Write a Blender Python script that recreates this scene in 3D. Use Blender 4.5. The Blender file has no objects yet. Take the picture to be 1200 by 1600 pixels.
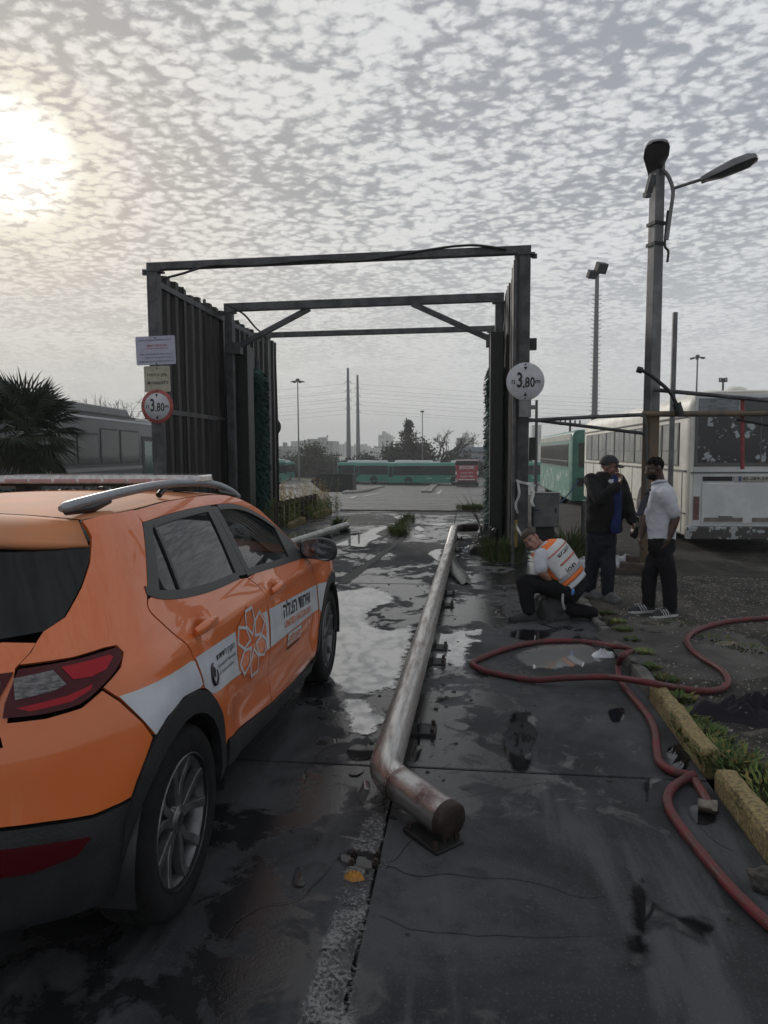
import bpy, bmesh, math, random
from mathutils import Vector, Matrix, noise
random.seed(7)
SC = bpy.context.scene
COL = SC.collection
PI = math.pi
# ---------------------------------------------------------------- camera
# pixel helpers: a pixel of the 1200x1600 photograph gives a direction only
F_PX = 1109.0; H = 1.62; ROLL = 0.006
def _unroll(px, py):
    x, y = px-600, 800-py
    c, s = math.cos(-ROLL), math.sin(-ROLL)
    return x*c-y*s, x*s+y*c
_vx, _vy = _unroll(735.0, 706.0)
PITCH = math.atan(_vy/F_PX); CP, SP = math.cos(PITCH), math.sin(PITCH)
YAW = math.atan2(_vx/F_PX, CP+_vy/F_PX*SP); CY, SY = math.cos(YAW), math.sin(YAW)
def ray(px, py):
    x, y = _unroll(px, py); r, f, u = x/F_PX, 1.0, y/F_PX
    f2, u2 = f*CP+u*SP, -f*SP+u*CP
    return (r*CY-f2*SY, r*SY+f2*CY, u2)
def G(px, py, z=0.0):
    d = ray(px, py); t = (z-H)/d[2]; return Vector((d[0]*t, d[1]*t, z))
def AT(px, py, Y):
    d = ray(px, py); t = Y/d[1]; return Vector((d[0]*t, Y, H+d[2]*t))
def AX(px, py, X):
    d = ray(px, py); t = X/d[0]; return Vector((X, d[1]*t, H+d[2]*t))
cd = bpy.data.cameras.new('camera'); cam = bpy.data.objects.new('camera', cd); COL.objects.link(cam)
cd.sensor_fit = 'VERTICAL'; cd.sensor_height = 36.0; cd.lens = 36.0*F_PX/1600.0
cd.clip_start = 0.05; cd.clip_end = 6000
fw = Vector((-SY*CP, CY*CP, -SP)); rt0 = Vector((CY, SY, 0)); up0 = rt0.cross(fw)
rt = rt0*math.cos(ROLL)-up0*math.sin(ROLL); up = up0*math.cos(ROLL)+rt0*math.sin(ROLL)
m = Matrix((rt, up, -fw)).transposed().to_4x4(); m.translation = (0, 0, H)
cam.matrix_world = m
SC.camera = cam
# ---------------------------------------------------------------- sky and sun
sd = Vector(ray(18, 248)).normalized()
SUN_EL = math.asin(sd.z); SUN_AZ = math.atan2(sd.x, sd.y)
W = bpy.data.worlds.new('World'); SC.world = W; W.use_nodes = True; W.cycles.sampling_method = 'MANUAL'; W.cycles.sample_map_resolution = 512
nt = W.node_tree; N = nt.nodes; L = nt.links; N.clear()
def nd(t, **k):
    n = N.new(t)
    for a, b in k.items(): setattr(n, a, b)
    return n
def mth(op, a, b=None, c=None, clamp=False):
    n = N.new('ShaderNodeMath'); n.operation = op; n.use_clamp = clamp
    for i, v in enumerate((a, b, c)):
        if v is None: continue
        if isinstance(v, (int, float)): n.inputs[i].default_value = v
        else: L.new(v, n.inputs[i])
    return n.outputs[0]
def mixc(fac, a, b, bt='MIX'):
    n = N.new('ShaderNodeMix'); n.data_type = 'RGBA'; n.blend_type = bt
    for i, v in ((0, fac), (6, a), (7, b)):
        if isinstance(v, (int, float)): n.inputs[i].default_value = v
        elif isinstance(v, tuple): n.inputs[i].default_value = v+(1,)
        else: L.new(v, n.inputs[i])
    return n.outputs[2]
def smooth(v, a, b):
    n = N.new('ShaderNodeMapRange'); n.interpolation_type = 'SMOOTHSTEP'
    L.new(v, n.inputs[0]); n.inputs[1].default_value = a; n.inputs[2].default_value = b
    return n.outputs[0]
sky = nd('ShaderNodeTexSky', sky_type='NISHITA', sun_disc=False, sun_elevation=SUN_EL, sun_rotation=SUN_AZ,
         altitude=20, air_density=1.6, dust_density=3.0, ozone_density=1.0)
tc = nd('ShaderNodeTexCoord'); sep = nd('ShaderNodeSeparateXYZ'); L.new(tc.outputs['Generated'], sep.inputs[0])
zz = mth('MAXIMUM', sep.outputs[2], 0.0); zden = mth('ADD', zz, 0.10)
comb = nd('ShaderNodeCombineXYZ')
L.new(mth('DIVIDE', sep.outputs[0], zden), comb.inputs[0]); L.new(mth('DIVIDE', sep.outputs[1], zden), comb.inputs[1])
def wnoise(scale, detail, rough, dist=0.0, vec=None):
    n = nd('ShaderNodeTexNoise', noise_dimensions='2D'); n.inputs['Scale'].default_value = scale; n.inputs['Detail'].default_value = detail
    n.inputs['Roughness'].default_value = rough; n.inputs['Distortion'].default_value = dist
    L.new(vec or comb.outputs[0], n.inputs['Vector']); return n.outputs['Fac']
mp = nd('ShaderNodeMapping'); mp.inputs['Rotation'].default_value = (0, 0, 0.5); mp.inputs['Scale'].default_value = (1.0, 1.2, 1)
L.new(comb.outputs[0], mp.inputs[0])
warp = nd('ShaderNodeTexNoise', noise_dimensions='2D'); warp.inputs['Scale'].default_value = 16; warp.inputs['Detail'].default_value = 3; L.new(mp.outputs[0], warp.inputs['Vector'])
wsub = nd('ShaderNodeVectorMath', operation='SUBTRACT'); L.new(warp.outputs['Color'], wsub.inputs[0]); wsub.inputs[1].default_value = (.5, .5, .5)
wsc = nd('ShaderNodeVectorMath', operation='SCALE'); L.new(wsub.outputs[0], wsc.inputs[0]); wsc.inputs['Scale'].default_value = .06
wadd = nd('ShaderNodeVectorMath', operation='ADD'); L.new(mp.outputs[0], wadd.inputs[0]); L.new(wsc.outputs[0], wadd.inputs[1])
vor = nd('ShaderNodeTexVoronoi', feature='SMOOTH_F1', voronoi_dimensions='2D'); vor.inputs['Scale'].default_value = 23; vor.inputs['Smoothness'].default_value = .35; L.new(wadd.outputs[0], vor.inputs['Vector'])
fine = wnoise(46, 4.0, 0.62, 0.2, mp.outputs[0])
big = wnoise(2.1, 3.0, 0.55, 0.3)
vor2 = nd('ShaderNodeTexVoronoi', feature='SMOOTH_F1', voronoi_dimensions='2D'); vor2.inputs['Scale'].default_value = 9.5; vor2.inputs['Smoothness'].default_value = .5; L.new(wadd.outputs[0], vor2.inputs['Vector'])
cell = mth('SUBTRACT', 1.0, mth('ADD', mth('MULTIPLY', vor.outputs['Distance'], 0.75), mth('MULTIPLY', vor2.outputs['Distance'], 0.35)))
cell = mth('ADD', cell, mth('MULTIPLY', mth('SUBTRACT', fine, 0.5), 0.7))
cell = mth('ADD', cell, mth('MULTIPLY', mth('SUBTRACT', big, 0.5), 0.85))
cov = smooth(cell, 0.26, 0.80)
dt = nd('ShaderNodeVectorMath', operation='DOT_PRODUCT'); L.new(tc.outputs['Generated'], dt.inputs[0]); dt.inputs[1].default_value = sd
ang = mth('ARCCOSINE', mth('MINIMUM', dt.outputs['Value'], 1.0))
near = smooth(ang, math.radians(60), math.radians(3))
# cloud colours in units of the background strength 0.1
dark = mixc(near, (3.5, 3.75, 4.2), (3.6, 3.7, 3.9))
lite = mixc(near, (7.6, 7.8, 8.0), (7.6, 7.6, 7.5))
cl = mixc(cov, dark, lite)
base = mixc(0.95, sky.outputs[0], cl)
hz = smooth(zz, 0.34, 0.02)
hzc = mixc(near, (6.9, 7.1, 7.2), (7.0, 7.0, 6.6))
base = mixc(mth('MULTIPLY', hz, 0.86), base, hzc)
# veiled sun: bright disc of thin cloud, warm fringe
core = mth('MULTIPLY', smooth(ang, math.radians(4.9), math.radians(1.2)), mth('ADD', mth('MULTIPLY', cov, 0.75), 0.3))
fr = mth('MULTIPLY', smooth(ang, math.radians(8.0), math.radians(3.8)), cov)
base = mixc(mth('MULTIPLY', fr, 0.75), base, (9.8, 9.2, 7.4))
base = mixc(core, base, (18, 17.5, 16.5))
bg = nd('ShaderNodeBackground'); bg.inputs[1].default_value = 0.1; L.new(base, bg.inputs[0])
wo = nd('ShaderNodeOutputWorld'); L.new(bg.outputs[0], wo.inputs[0])
sl = bpy.data.lights.new('sun', 'SUN'); so = bpy.data.objects.new('sun', sl); COL.objects.link(so)
sl.energy = 2.0; sl.angle = math.radians(8); sl.color = (1.0, 0.95, 0.88)
so.rotation_euler = sd.to_track_quat('Z', 'Y').to_euler(); so.location = (-20, 20, 30)
SC.render.engine = 'CYCLES'
for _k, _v in dict(max_bounces=6, diffuse_bounces=3, glossy_bounces=3, transmission_bounces=4, transparent_max_bounces=8, volume_bounces=0).items(): setattr(SC.cycles, _k, _v)
SC.render.resolution_x, SC.render.resolution_y = 768, 1024
vs = SC.view_settings; vs.view_transform = 'Standard'; vs.look = 'None'; vs.exposure = 0.0; vs.gamma = 1.0
vs.use_curve_mapping = False
# ---------------------------------------------------------------- materials
MATS = {}
def mat(name, col=(.5,.5,.5), rough=.6, metal=0.0, var=0.0, scale=4.0, bump=0.0, bscale=None, col2=None, lo=.35, hi=.65,
        coat=0.0, trans=0.0, emit=None, estr=1.0, ior=1.45, rough2=None, spec=.5, detail=5.0, stretch=None, coords='world', alpha=1.0):
    """Principled material with noise-driven colour, roughness and fine relief."""
    if name in MATS: return MATS[name]
    M = bpy.data.materials.new(name); M.use_nodes = True; MATS[name] = M
    t = M.node_tree; n = t.nodes; l = t.links; b = n['Principled BSDF']
    b.inputs['Base Color'].default_value = (*col, 1); b.inputs['Roughness'].default_value = rough
    b.inputs['Metallic'].default_value = metal; b.inputs['Coat Weight'].default_value = coat; b.inputs['Coat Roughness'].default_value = .05
    b.inputs['Transmission Weight'].default_value = trans; b.inputs['IOR'].default_value = ior
    b.inputs['Specular IOR Level'].default_value = spec; b.inputs['Alpha'].default_value = alpha
    if emit: b.inputs['Emission Color'].default_value = (*emit, 1); b.inputs['Emission Strength'].default_value = estr
    if var or col2 or bump or rough2 is not None:
        if coords == 'world':
            g = n.new('ShaderNodeNewGeometry'); vec = g.outputs['Position']
        else:
            g = n.new('ShaderNodeTexCoord'); vec = g.outputs['Object']
        if stretch:
            mpn = n.new('ShaderNodeMapping'); mpn.inputs['Scale'].default_value = stretch; l.new(vec, mpn.inputs[0]); vec = mpn.outputs[0]
        nz = n.new('ShaderNodeTexNoise'); nz.inputs['Scale'].default_value = scale; nz.inputs['Detail'].default_value = detail; nz.inputs['Roughness'].default_value = .62
        l.new(vec, nz.inputs['Vector'])
        mr = n.new('ShaderNodeMapRange'); mr.interpolation_type = 'SMOOTHSTEP'; mr.inputs[1].default_value = lo; mr.inputs[2].default_value = hi
        l.new(nz.outputs['Fac'], mr.inputs[0])
        if col2 or var:
            mx = n.new('ShaderNodeMix'); mx.data_type = 'RGBA'
            c2 = col2 or tuple(max(0, c*(1-var)) for c in col)
            mx.inputs[6].default_value = (*col, 1); mx.inputs[7].default_value = (*c2, 1)
            l.new(mr.outputs[0], mx.inputs[0]); l.new(mx.outputs[2], b.inputs['Base Color'])
        if rough2 is not None:
            rr = n.new('ShaderNodeMapRange'); rr.inputs[3].default_value = rough; rr.inputs[4].default_value = rough2
            l.new(mr.outputs[0], rr.inputs[0]); l.new(rr.outputs[0], b.inputs['Roughness'])
        if bump:
            nb = n.new('ShaderNodeTexNoise'); nb.inputs['Scale'].default_value = bscale or scale*4; nb.inputs['Detail'].default_value = 4
            l.new(vec, nb.inputs['Vector'])
            bp = n.new('ShaderNodeBump'); bp.inputs['Strength'].default_value = min(1, bump); bp.inputs['Distance'].default_value = .01
            l.new(nb.outputs['Fac'], bp.inputs['Height']); l.new(bp.outputs[0], b.inputs['Normal'])
    return M
# ---------------------------------------------------------------- mesh builder
def rotm(rx=0, ry=0, rz=0):
    return Matrix.Rotation(rz, 3, 'Z') @ Matrix.Rotation(ry, 3, 'Y') @ Matrix.Rotation(rx, 3, 'X')
class MB:
    def __init__(s): s.v = []; s.f = []; s.sm = []
    def add(s, vs, fs, smooth=False):
        o = len(s.v); s.v += [tuple(v) for v in vs]
        for f in fs: s.f.append(tuple(i+o for i in f)); s.sm.append(smooth)
        return s
    def box(s, c, d, R=None, taper=1.0):
        c = Vector(c); x, y, z = d[0]/2, d[1]/2, d[2]/2; t = taper
        P = [(-x,-y,-z),(x,-y,-z),(x,y,-z),(-x,y,-z),(-x*t,-y*t,z),(x*t,-y*t,z),(x*t,y*t,z),(-x*t,y*t,z)]
        P = [c+((R @ Vector(p)) if R else Vector(p)) for p in P]
        return s.add(P, [(0,3,2,1),(4,5,6,7),(0,1,5,4),(1,2,6,5),(2,3,7,6),(3,0,4,7)])
    def frame(s, d):
        d = Vector(d).normalized(); a = Vector((0,0,1)) if abs(d.z) < .95 else Vector((0,1,0))
        x = d.cross(a).normalized(); y = x.cross(d).normalized(); return x, y, d
    def beam(s, p0, p1, w, h=None):
        h = h or w; p0, p1 = Vector(p0), Vector(p1); x, y, d = s.frame(p1-p0); P = []
        for p in (p0, p1):
            for a, b in ((-1,-1),(1,-1),(1,1),(-1,1)): P.append(p+x*a*w/2+y*b*h/2)
        return s.add(P, [(0,1,2,3),(7,6,5,4),(0,4,5,1),(1,5,6,2),(2,6,7,3),(3,7,4,0)])
    def tube(s, pts, r, n=10, cap=True, smooth=True, closed=False, sx=1.0):
        pts = [Vector(p) for p in pts]; m = len(pts); rs = r if isinstance(r, (list, tuple)) else [r]*m
        P = []; Fs = []; px = None
        for i, p in enumerate(pts):
            if closed: d = pts[(i+1)%m]-pts[i-1]
            else: d = pts[min(i+1,m-1)]-pts[max(i-1,0)]
            if d.length < 1e-9: d = Vector((0,0,1))
            d.normalize()
            if px is None: x, y, _ = s.frame(d)
            else:
                x = (px-d*px.dot(d))
                if x.length < 1e-6: x, y, _ = s.frame(d)
                x.normalize(); y = x.cross(d)*-1
            y = d.cross(x); px = x
            for k in range(n):
                a = 2*PI*k/n; P.append(p+(x*math.cos(a)*sx+y*math.sin(a))*rs[i])
        rng = m if closed else m-1
        for i in range(rng):
            j = (i+1) % m
            for k in range(n):
                k2 = (k+1) % n; Fs.append((i*n+k, i*n+k2, j*n+k2, j*n+k))
        s.add(P, Fs, smooth)
        if cap and not closed:
            s.add(P[:n], [tuple(range(n-1,-1,-1))]); s.add(P[-n:], [tuple(range(n))])
        return s
    def lathe(s, prof, c=(0,0,0), axis='z', n=24, smooth=True, R=None):
        c = Vector(c); P = []; Fs = []; m = len(prof)
        for r, h in prof:
            for k in range(n):
                a = 2*PI*k/n; p = Vector((r*math.cos(a), r*math.sin(a), h))
                if axis == 'x': p = Vector((p.z, p.x, p.y))
                elif axis == 'y': p = Vector((p.y, p.z, p.x))
                P.append(c+(R @ p if R else p))
        for i in range(m-1):
            for k in range(n):
                k2 = (k+1) % n; Fs.append((i*n+k, i*n+k2, (i+1)*n+k2, (i+1)*n+k))
        return s.add(P, Fs, smooth)
    def ell(s, c, r, R=None, n=14, m=8, smooth=True):
        c = Vector(c); P = []; Fs = []
        for i in range(m+1):
            t = PI*i/m
            for k in range(n):
                a = 2*PI*k/n; p = Vector((r[0]*math.sin(t)*math.cos(a), r[1]*math.sin(t)*math.sin(a), r[2]*math.cos(t)))
                P.append(c+(R @ p if R else p))
        for i in range(m):
            for k in range(n):
                k2 = (k+1) % n; Fs.append((i*n+k, (i+1)*n+k, (i+1)*n+k2, i*n+k2))
        return s.add(P, Fs, smooth)
    def prism(s, poly, fn, t):
        """poly: 2-D outline; fn(a,b,t)->3-D; extruded from t[0] to t[1]"""
        n = len(poly); P = [fn(a,b,t[0]) for a,b in poly]+[fn(a,b,t[1]) for a,b in poly]
        return s.add(P, [tuple(range(n-1,-1,-1)), tuple(range(n,2*n))]+[(i,(i+1)%n,(i+1)%n+n,i+n) for i in range(n)])
    def grid(s, fn, us, vs_, smooth=True, flip=False):
        P = [fn(u,v) for u in us for v in vs_]; nv = len(vs_); Fs = []
        for i in range(len(us)-1):
            for j in range(nv-1):
                q = (i*nv+j, (i+1)*nv+j, (i+1)*nv+j+1, i*nv+j+1); Fs.append(q[::-1] if flip else q)
        return s.add(P, Fs, smooth)
    def mesh(s, name):
        me = bpy.data.meshes.new(name); me.from_pydata(s.v, [], s.f); me.polygons.foreach_set('use_smooth', s.sm); me.update(); return me
    def build(s, name, material, parent=None, bevel=0.0, recalc=True, seg=2):
        me = s.mesh(name)
        if recalc:
            b = bmesh.new(); b.from_mesh(me); bmesh.ops.recalc_face_normals(b, faces=b.faces[:]); b.to_mesh(me); b.free()
        me.materials.append(material)
        o = bpy.data.objects.new(name, me); COL.objects.link(o)
        if parent: o.parent = parent
        if bevel:
            bm = o.modifiers.new('bevel', 'BEVEL'); bm.width = bevel; bm.segments = seg; bm.limit_method = 'ANGLE'; bm.angle_limit = math.radians(40)
        return o
def obj(name, me, material=None, parent=None):
    if material and not me.materials: me.materials.append(material)
    o = bpy.data.objects.new(name, me); COL.objects.link(o)
    if parent: o.parent = parent
    return o
def tag(o, label, cat, group=None, kind=None):
    o['label'] = label; o['category'] = cat
    if group: o['group'] = group
    if kind: o['kind'] = kind
    return o
def struct(o, label=None, kind='structure'):
    o['kind'] = kind
    if label: o['label'] = label
    return o
def thing(name, label, cat, loc=(0,0,0), rz=0.0, group=None):
    o = bpy.data.objects.new(name, None); COL.objects.link(o); o.empty_display_size = .1
    o.location = loc; o.rotation_euler = (0,0,rz); return tag(o, label, cat, group)
def dup(root, loc=None, rz=None, label=None):
    r = root.copy(); COL.objects.link(r)
    if loc is not None: r.location = loc
    if rz is not None: r.rotation_euler = (0,0,rz)
    if label: r['label'] = label
    for ch in list(root.children):
        c = ch.copy(); COL.objects.link(c); c.parent = r
        for g in list(ch.children):
            d = g.copy(); COL.objects.link(d); d.parent = c
    return r
def spline(pts, k=6, closed=False):
    """Catmull-Rom through points of any dimension"""
    P = [Vector(p) for p in pts]; n = len(P); out = []
    rng = n if closed else n-1
    for i in range(rng):
        a = P[(i-1)%n] if (closed or i > 0) else P[0]*2-P[1]
        b = P[i]; c = P[(i+1)%n]; d = P[(i+2)%n] if (closed or i+2 < n) else P[-1]*2-P[-2]
        for j in range(k):
            t = j/k
            out.append(.5*((2*b)+(c-a)*t+(2*a-5*b+4*c-d)*t*t+(3*b-a-3*c+d)*t**3))
    if not closed: out.append(P[-1])
    return out
def text2d(s, size=1.0, bold=0.0, align='CENTER', width=None, height=None):
    """text as flat triangles: (verts2d, faces)"""
    c = bpy.data.curves.new('t', 'FONT'); c.body = s; c.size = size; c.offset = bold; c.align_x = align; c.align_y = 'CENTER'
    c.resolution_u = 2
    o = bpy.data.objects.new('t', c); COL.objects.link(o)
    dg = bpy.context.evaluated_depsgraph_get(); me = o.evaluated_get(dg).to_mesh()
    V = [(v.co.x, v.co.y) for v in me.vertices]; Fs = [tuple(p.vertices) for p in me.polygons]
    o.evaluated_get(dg).to_mesh_clear(); bpy.data.objects.remove(o); bpy.data.curves.remove(c)
    if V and (width or height):
        x0, x1 = min(v[0] for v in V), max(v[0] for v in V); y0, y1 = min(v[1] for v in V), max(v[1] for v in V)
        kx = (width/(x1-x0)) if width else None; ky = (height/(y1-y0)) if height else None
        kx = kx or ky; ky = ky or kx
        V = [((a-(x0+x1)/2)*kx, (b-(y0+y1)/2)*ky) for a, b in V]
    return V, Fs
def text_obj(name, s, fn, material, parent, **k):
    V, Fs = text2d(s, **k); b = MB(); b.add([fn(x, y) for x, y in V], Fs); return b.build(name, material, parent, recalc=False)
def heb(s): return s[::-1]
def nz1(x, y=0.0, z=0.0): return noise.noise((x, y, z))
# ---------------------------------------------------------------- ground, lane, lot, kerb, water
def sstep(v, a, b):
    t = max(0, min(1, (v-a)/(b-a))); return t*t*(3-2*t)
def yard(y):
    if y < 19.7: return 0.0
    if y < 60: return -.042*(y-19.7)
    if y < 95: return -1.693-.031*(y-60)
    return -2.778
def lot(x, y):
    z = .055-.31*sstep(y, 8, 12.2)
    if y > 20: z = z*(1-sstep(y, 20, 45))+(yard(45)+.012)*sstep(y, 20, 45)
    return z+.018*nz1(x*.9, y*.9)+.008*nz1(x*4, y*4)
def terr(x, y):
    if 1.2 < x < 18 and y < 44.5 and y > -6: return yard(y)-.6
    if -7 < x <= 1.2 and -6 < y < 19.4: return -.07
    return yard(y)-.004
def node_ground(name, c0, c1, s1, r0, r1, crack=0.0, cscale=.4, spots=None, bump=.35, grit=90, spec=.5, wet=False):
    M = bpy.data.materials.new(name); M.use_nodes = True; t = M.node_tree; n = t.nodes; l = t.links; b = n['Principled BSDF']
    g = n.new('ShaderNodeNewGeometry'); pos = g.outputs['Position']
    def ns(sc, det=5, ro=.6, dist=0, st=None):
        q = n.new('ShaderNodeTexNoise'); q.noise_dimensions = '2D'; q.inputs['Scale'].default_value = sc; q.inputs['Detail'].default_value = det; q.inputs['Roughness'].default_value = ro; q.inputs['Distortion'].default_value = dist
        if st:
            m_ = n.new('ShaderNodeMapping'); m_.inputs['Scale'].default_value = st; l.new(pos, m_.inputs[0]); l.new(m_.outputs[0], q.inputs['Vector'])
        else: l.new(pos, q.inputs['Vector'])
        return q.outputs['Fac']
    def rng(v, a, b_, c=0., d=1., sm=True):
        q = n.new('ShaderNodeMapRange'); q.interpolation_type = 'SMOOTHSTEP' if sm else 'LINEAR'
        for i, z in enumerate((a, b_, c, d)): q.inputs[i+1].default_value = z
        l.new(v, q.inputs[0]); return q.outputs[0]
    def mul(a, b_, op='MULTIPLY'):
        q = n.new('ShaderNodeMath'); q.operation = op; q.use_clamp = False
        for i, z in enumerate((a, b_)):
            if isinstance(z, (int, float)): q.inputs[i].default_value = z
            else: l.new(z, q.inputs[i])
        return q.outputs[0]
    def mx(f, a, b_, bt='MIX'):
        q = n.new('ShaderNodeMix'); q.data_type = 'RGBA'; q.blend_type = bt
        for i, z in ((0, f), (6, a), (7, b_)):
            if isinstance(z, tuple): q.inputs[i].default_value = (*z, 1)
            elif isinstance(z, (int, float)): q.inputs[i].default_value = z
            else: l.new(z, q.inputs[i])
        return q.outputs[2]
    a = ns(s1, 6, .62, .4); bb = ns(s1*5.3, 6, .65); gr = ns(grit, 3, .7); st = ns(1.6, 6, .6, .3, (2.2, .35, 1))
    col = mx(rng(a, .36, .64), c0, c1)
    col = mx(rng(bb, .45, .75, 0, .55), col, tuple(x*.45 for x in c0))
    col = mx(rng(st, .52, .70, 0, .5), col, tuple(x*1.45 for x in c1))
    col = mx(rng(gr, .58, .80, 0, .5), col, tuple(min(.5, x*2.4) for x in c1))
    if spots: col = mx(rng(ns(3.1, 6, .7, .6), .60, .66, 0, .75), col, spots)
    ht = mul(gr, .35)
    if crack:
        v = n.new('ShaderNodeTexVoronoi'); v.feature = 'DISTANCE_TO_EDGE'; v.voronoi_dimensions = '2D'; v.inputs['Scale'].default_value = cscale
        w = n.new('ShaderNodeVectorMath'); w.operation = 'ADD'
        nn = n.new('ShaderNodeTexNoise'); nn.noise_dimensions = '2D'; nn.inputs['Scale'].default_value = 1.3; nn.inputs['Detail'].default_value = 7; l.new(pos, nn.inputs['Vector'])
        sc = n.new('ShaderNodeVectorMath'); sc.operation = 'SCALE'; sc.inputs['Scale'].default_value = .9; l.new(nn.outputs['Color'], sc.inputs[0])
        l.new(pos, w.inputs[0]); l.new(sc.outputs[0], w.inputs[1]); l.new(w.outputs[0], v.inputs['Vector'])
        ck = mul(rng(v.outputs['Distance'], 0.0, crack, 1, 0), rng(ns(.8, 2), .46, .56))
        col = mx(mul(ck, .85), col, (.008, .008, .009)); ht = mul(ht, mul(ck, 1.2), 'SUBTRACT')
    b.inputs['Specular IOR Level'].default_value = spec
    if wet:
        wm = rng(mul(mul(ns(.62, 7, .62, .5), .6), mul(ns(3.3, 6, .65, .4), .4), 'ADD'), .495, .545)
        col = mx(wm, col, mx(.75, col, (.006, .006, .007)))
        l.new(rng(wm, 0, 1, r1, r0, False), b.inputs['Roughness']); l.new(rng(wm, 0, 1, .22, .5, False), b.inputs['Specular IOR Level'])
    else: l.new(rng(mul(mul(a, .5), mul(ns(2.7, 5, .6, .5), .5), 'ADD'), .40, .60, r0, r1), b.inputs['Roughness'])
    l.new(col, b.inputs['Base Color'])
    bp = n.new('ShaderNodeBump'); bp.inputs['Strength'].default_value = bump; bp.inputs['Distance'].default_value = .006
    l.new(mul(ht, mul(bb, .8), 'ADD'), bp.inputs['Height']); l.new(bp.outputs[0], b.inputs['Normal'])
    return M
M_asph = node_ground('asphalt', (.05,.05,.05), (.085,.084,.08), .22, .42, .75, crack=.012, cscale=.16, grit=60)
M_conc = node_ground('wet_concrete', (.026,.027,.030), (.060,.062,.066), .9, .20, .80, crack=.0045, cscale=.33, wet=True)
M_conc2 = node_ground('dark_concrete', (.022,.023,.026), (.050,.051,.055), 1.1, .18, .75, crack=.0045, cscale=.4, wet=True)
M_dirt = node_ground('gravel_dirt', (.018,.017,.016), (.046,.043,.038), 1.6, .7, .95, spots=(.10,.09,.075), bump=.9, grit=45, spec=.15)
def lines(a, b, n0): return [a+(b-a)*i/n0 for i in range(n0+1)]
gx = [-1000,-600,-350,-200,-120,-80,-60,-45]+lines(-40, 40, 40)+[45,60,80,120,200,350,600,1000]
gx = sorted(set(gx+[-7.01,-6.99,1.19,1.21,17.99,18.01]))
gy = sorted(set([-40,-20,-10,-6.01,-5.99]+lines(-5, 19, 12)+[19.39,19.41,19.7]+lines(21, 100, 40)+[44.49,44.51,110,130,170,230,320,450,650,900,1200]))
g = MB(); g.grid(lambda x, y: Vector((x, y, terr(x, y)+(0 if (-8 < x < 19 and y < 60) else .03*nz1(x*.05, y*.05)))), gx, gy)
ground = struct(g.build('ground', M_asph, recalc=False), 'grey asphalt bus yard sloping away beyond the wash gate')
# right-hand lot
xs = lines(1.24, 7, 60)+lines(7.5, 18, 22); ys = lines(-5.9, 9.5, 150)+lines(10, 44.4, 60)
def lx0(y): return 1.215 if y < 8.8 else 1.215-.3*sstep(y, 8.8, 9.6)
def lotp(x, y):
    x2 = x-(1.24-lx0(y))*(1-sstep(x, 1.24, 2.2)); return Vector((x2, y, lot(x2, y)-(.04*(1-sstep(x, 1.24, 1.34)) if y < 8.6 else 0)))
d = MB(); d.grid(lotp, xs, ys)
struct(d.build('dirt_lot', M_dirt, recalc=False), 'dark gravelly dirt lot right of the kerb')
# concrete slabs of the lane, real gaps between
pav = thing('pavement', 'wet concrete slab lane running through the wash gate', 'pavement'); del pav['category']; pav['kind'] = 'structure'
xj = [-6.9, -4.2, -1.62, -.36, 1.17]; yj = [-5.8, -1.6, 3.53, 8.62, 13.7, 19.45]
for i in range(4):
    for j in range(5):
        b = MB(); w = xj[i+1]-xj[i]; h = yj[j+1]-yj[j]; gp = .012
        b.box(((xj[i]+xj[i+1])/2, (yj[j]+yj[j+1])/2, -.045+random.uniform(-.003, .003)), (w-gp, h-gp, .09))
        s_ = b.build('concrete_slab', M_conc2 if i == 2 else M_conc, pav, bevel=.006)
# low concrete apron on the gate's right side and strip along the left rail
# kerb stones
M_kerb = mat('yellow_kerb_paint', (.25,.195,.095), .85, scale=55, col2=(.11,.09,.055), lo=.40, hi=.66, bump=.9, bscale=45, detail=9, spec=.2)
M_kerbg = mat('kerb_concrete', (.13,.125,.115), .85, scale=6, var=.6, bump=.7, bscale=30)
kerb = thing('kerb', 'broken kerb with worn yellow paint along the dirt lot', 'kerb'); del kerb['category']; kerb['kind'] = 'structure'
def rough_box(p0, p1, w, h, amp, seed, z0=-.03, nl=16, tilt=0.0):
    """worn stone between two ground points"""
    p0, p1 = Vector(p0), Vector(p1); ln = (p1-p0).length; d_ = (p1-p0).normalized(); nrm = Vector((d_.y, -d_.x, 0)); b = MB()
    prof = [(0,0),(0,h*.45),(0,h*.88),(w*.12,h),(w*.55,h*1.01),(w*.9,h*.98),(w,h*.8),(w,0)]
    us = lines(0, 1, nl)
    def fn(u, k):
        a, z = prof[int(k)]; e = 1.0
        if u < .02 or u > .98: e = .8
        p = p0+d_*(u*ln)+nrm*(a*e+(1-e)*w*.5)
        q = noise.noise_vector((p.x*6+seed, p.y*6, z*6))*amp+noise.noise_vector((p.x*22+seed, p.y*22, z*22))*amp*.4
        if z <= 0: q *= .3
        if k in (5, 6):
            c_ = max(0, nz1(u*ln*9, seed, 2)-.05)*.05; q += nrm*(-c_*(1 if k == 6 else .5))+Vector((0, 0, -c_*.6))
        return Vector((p.x+q.x, p.y+q.y, z0+z*e+q.z+tilt*u))
    b.grid(fn, us, range(8), smooth=False)
    for uu, fl in ((0, 1), (1, 0)):
        ring = [fn(uu, k) for k in range(8)]; b.add(ring, [tuple(range(8))])
    return b
def KX(y): return 1.228-.004*(y-3.0)
ks = [(8.9, 7.75, 0), (7.7, 6.55, 0), (6.5, 5.35, 0), (5.25, 4.75, 0), (4.7, 3.62, 1), (3.46, 2.35, 1), (2.3, 1.2, 1), (1.15, 0.0, 1), (-.05, -1.2, 1)]
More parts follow.
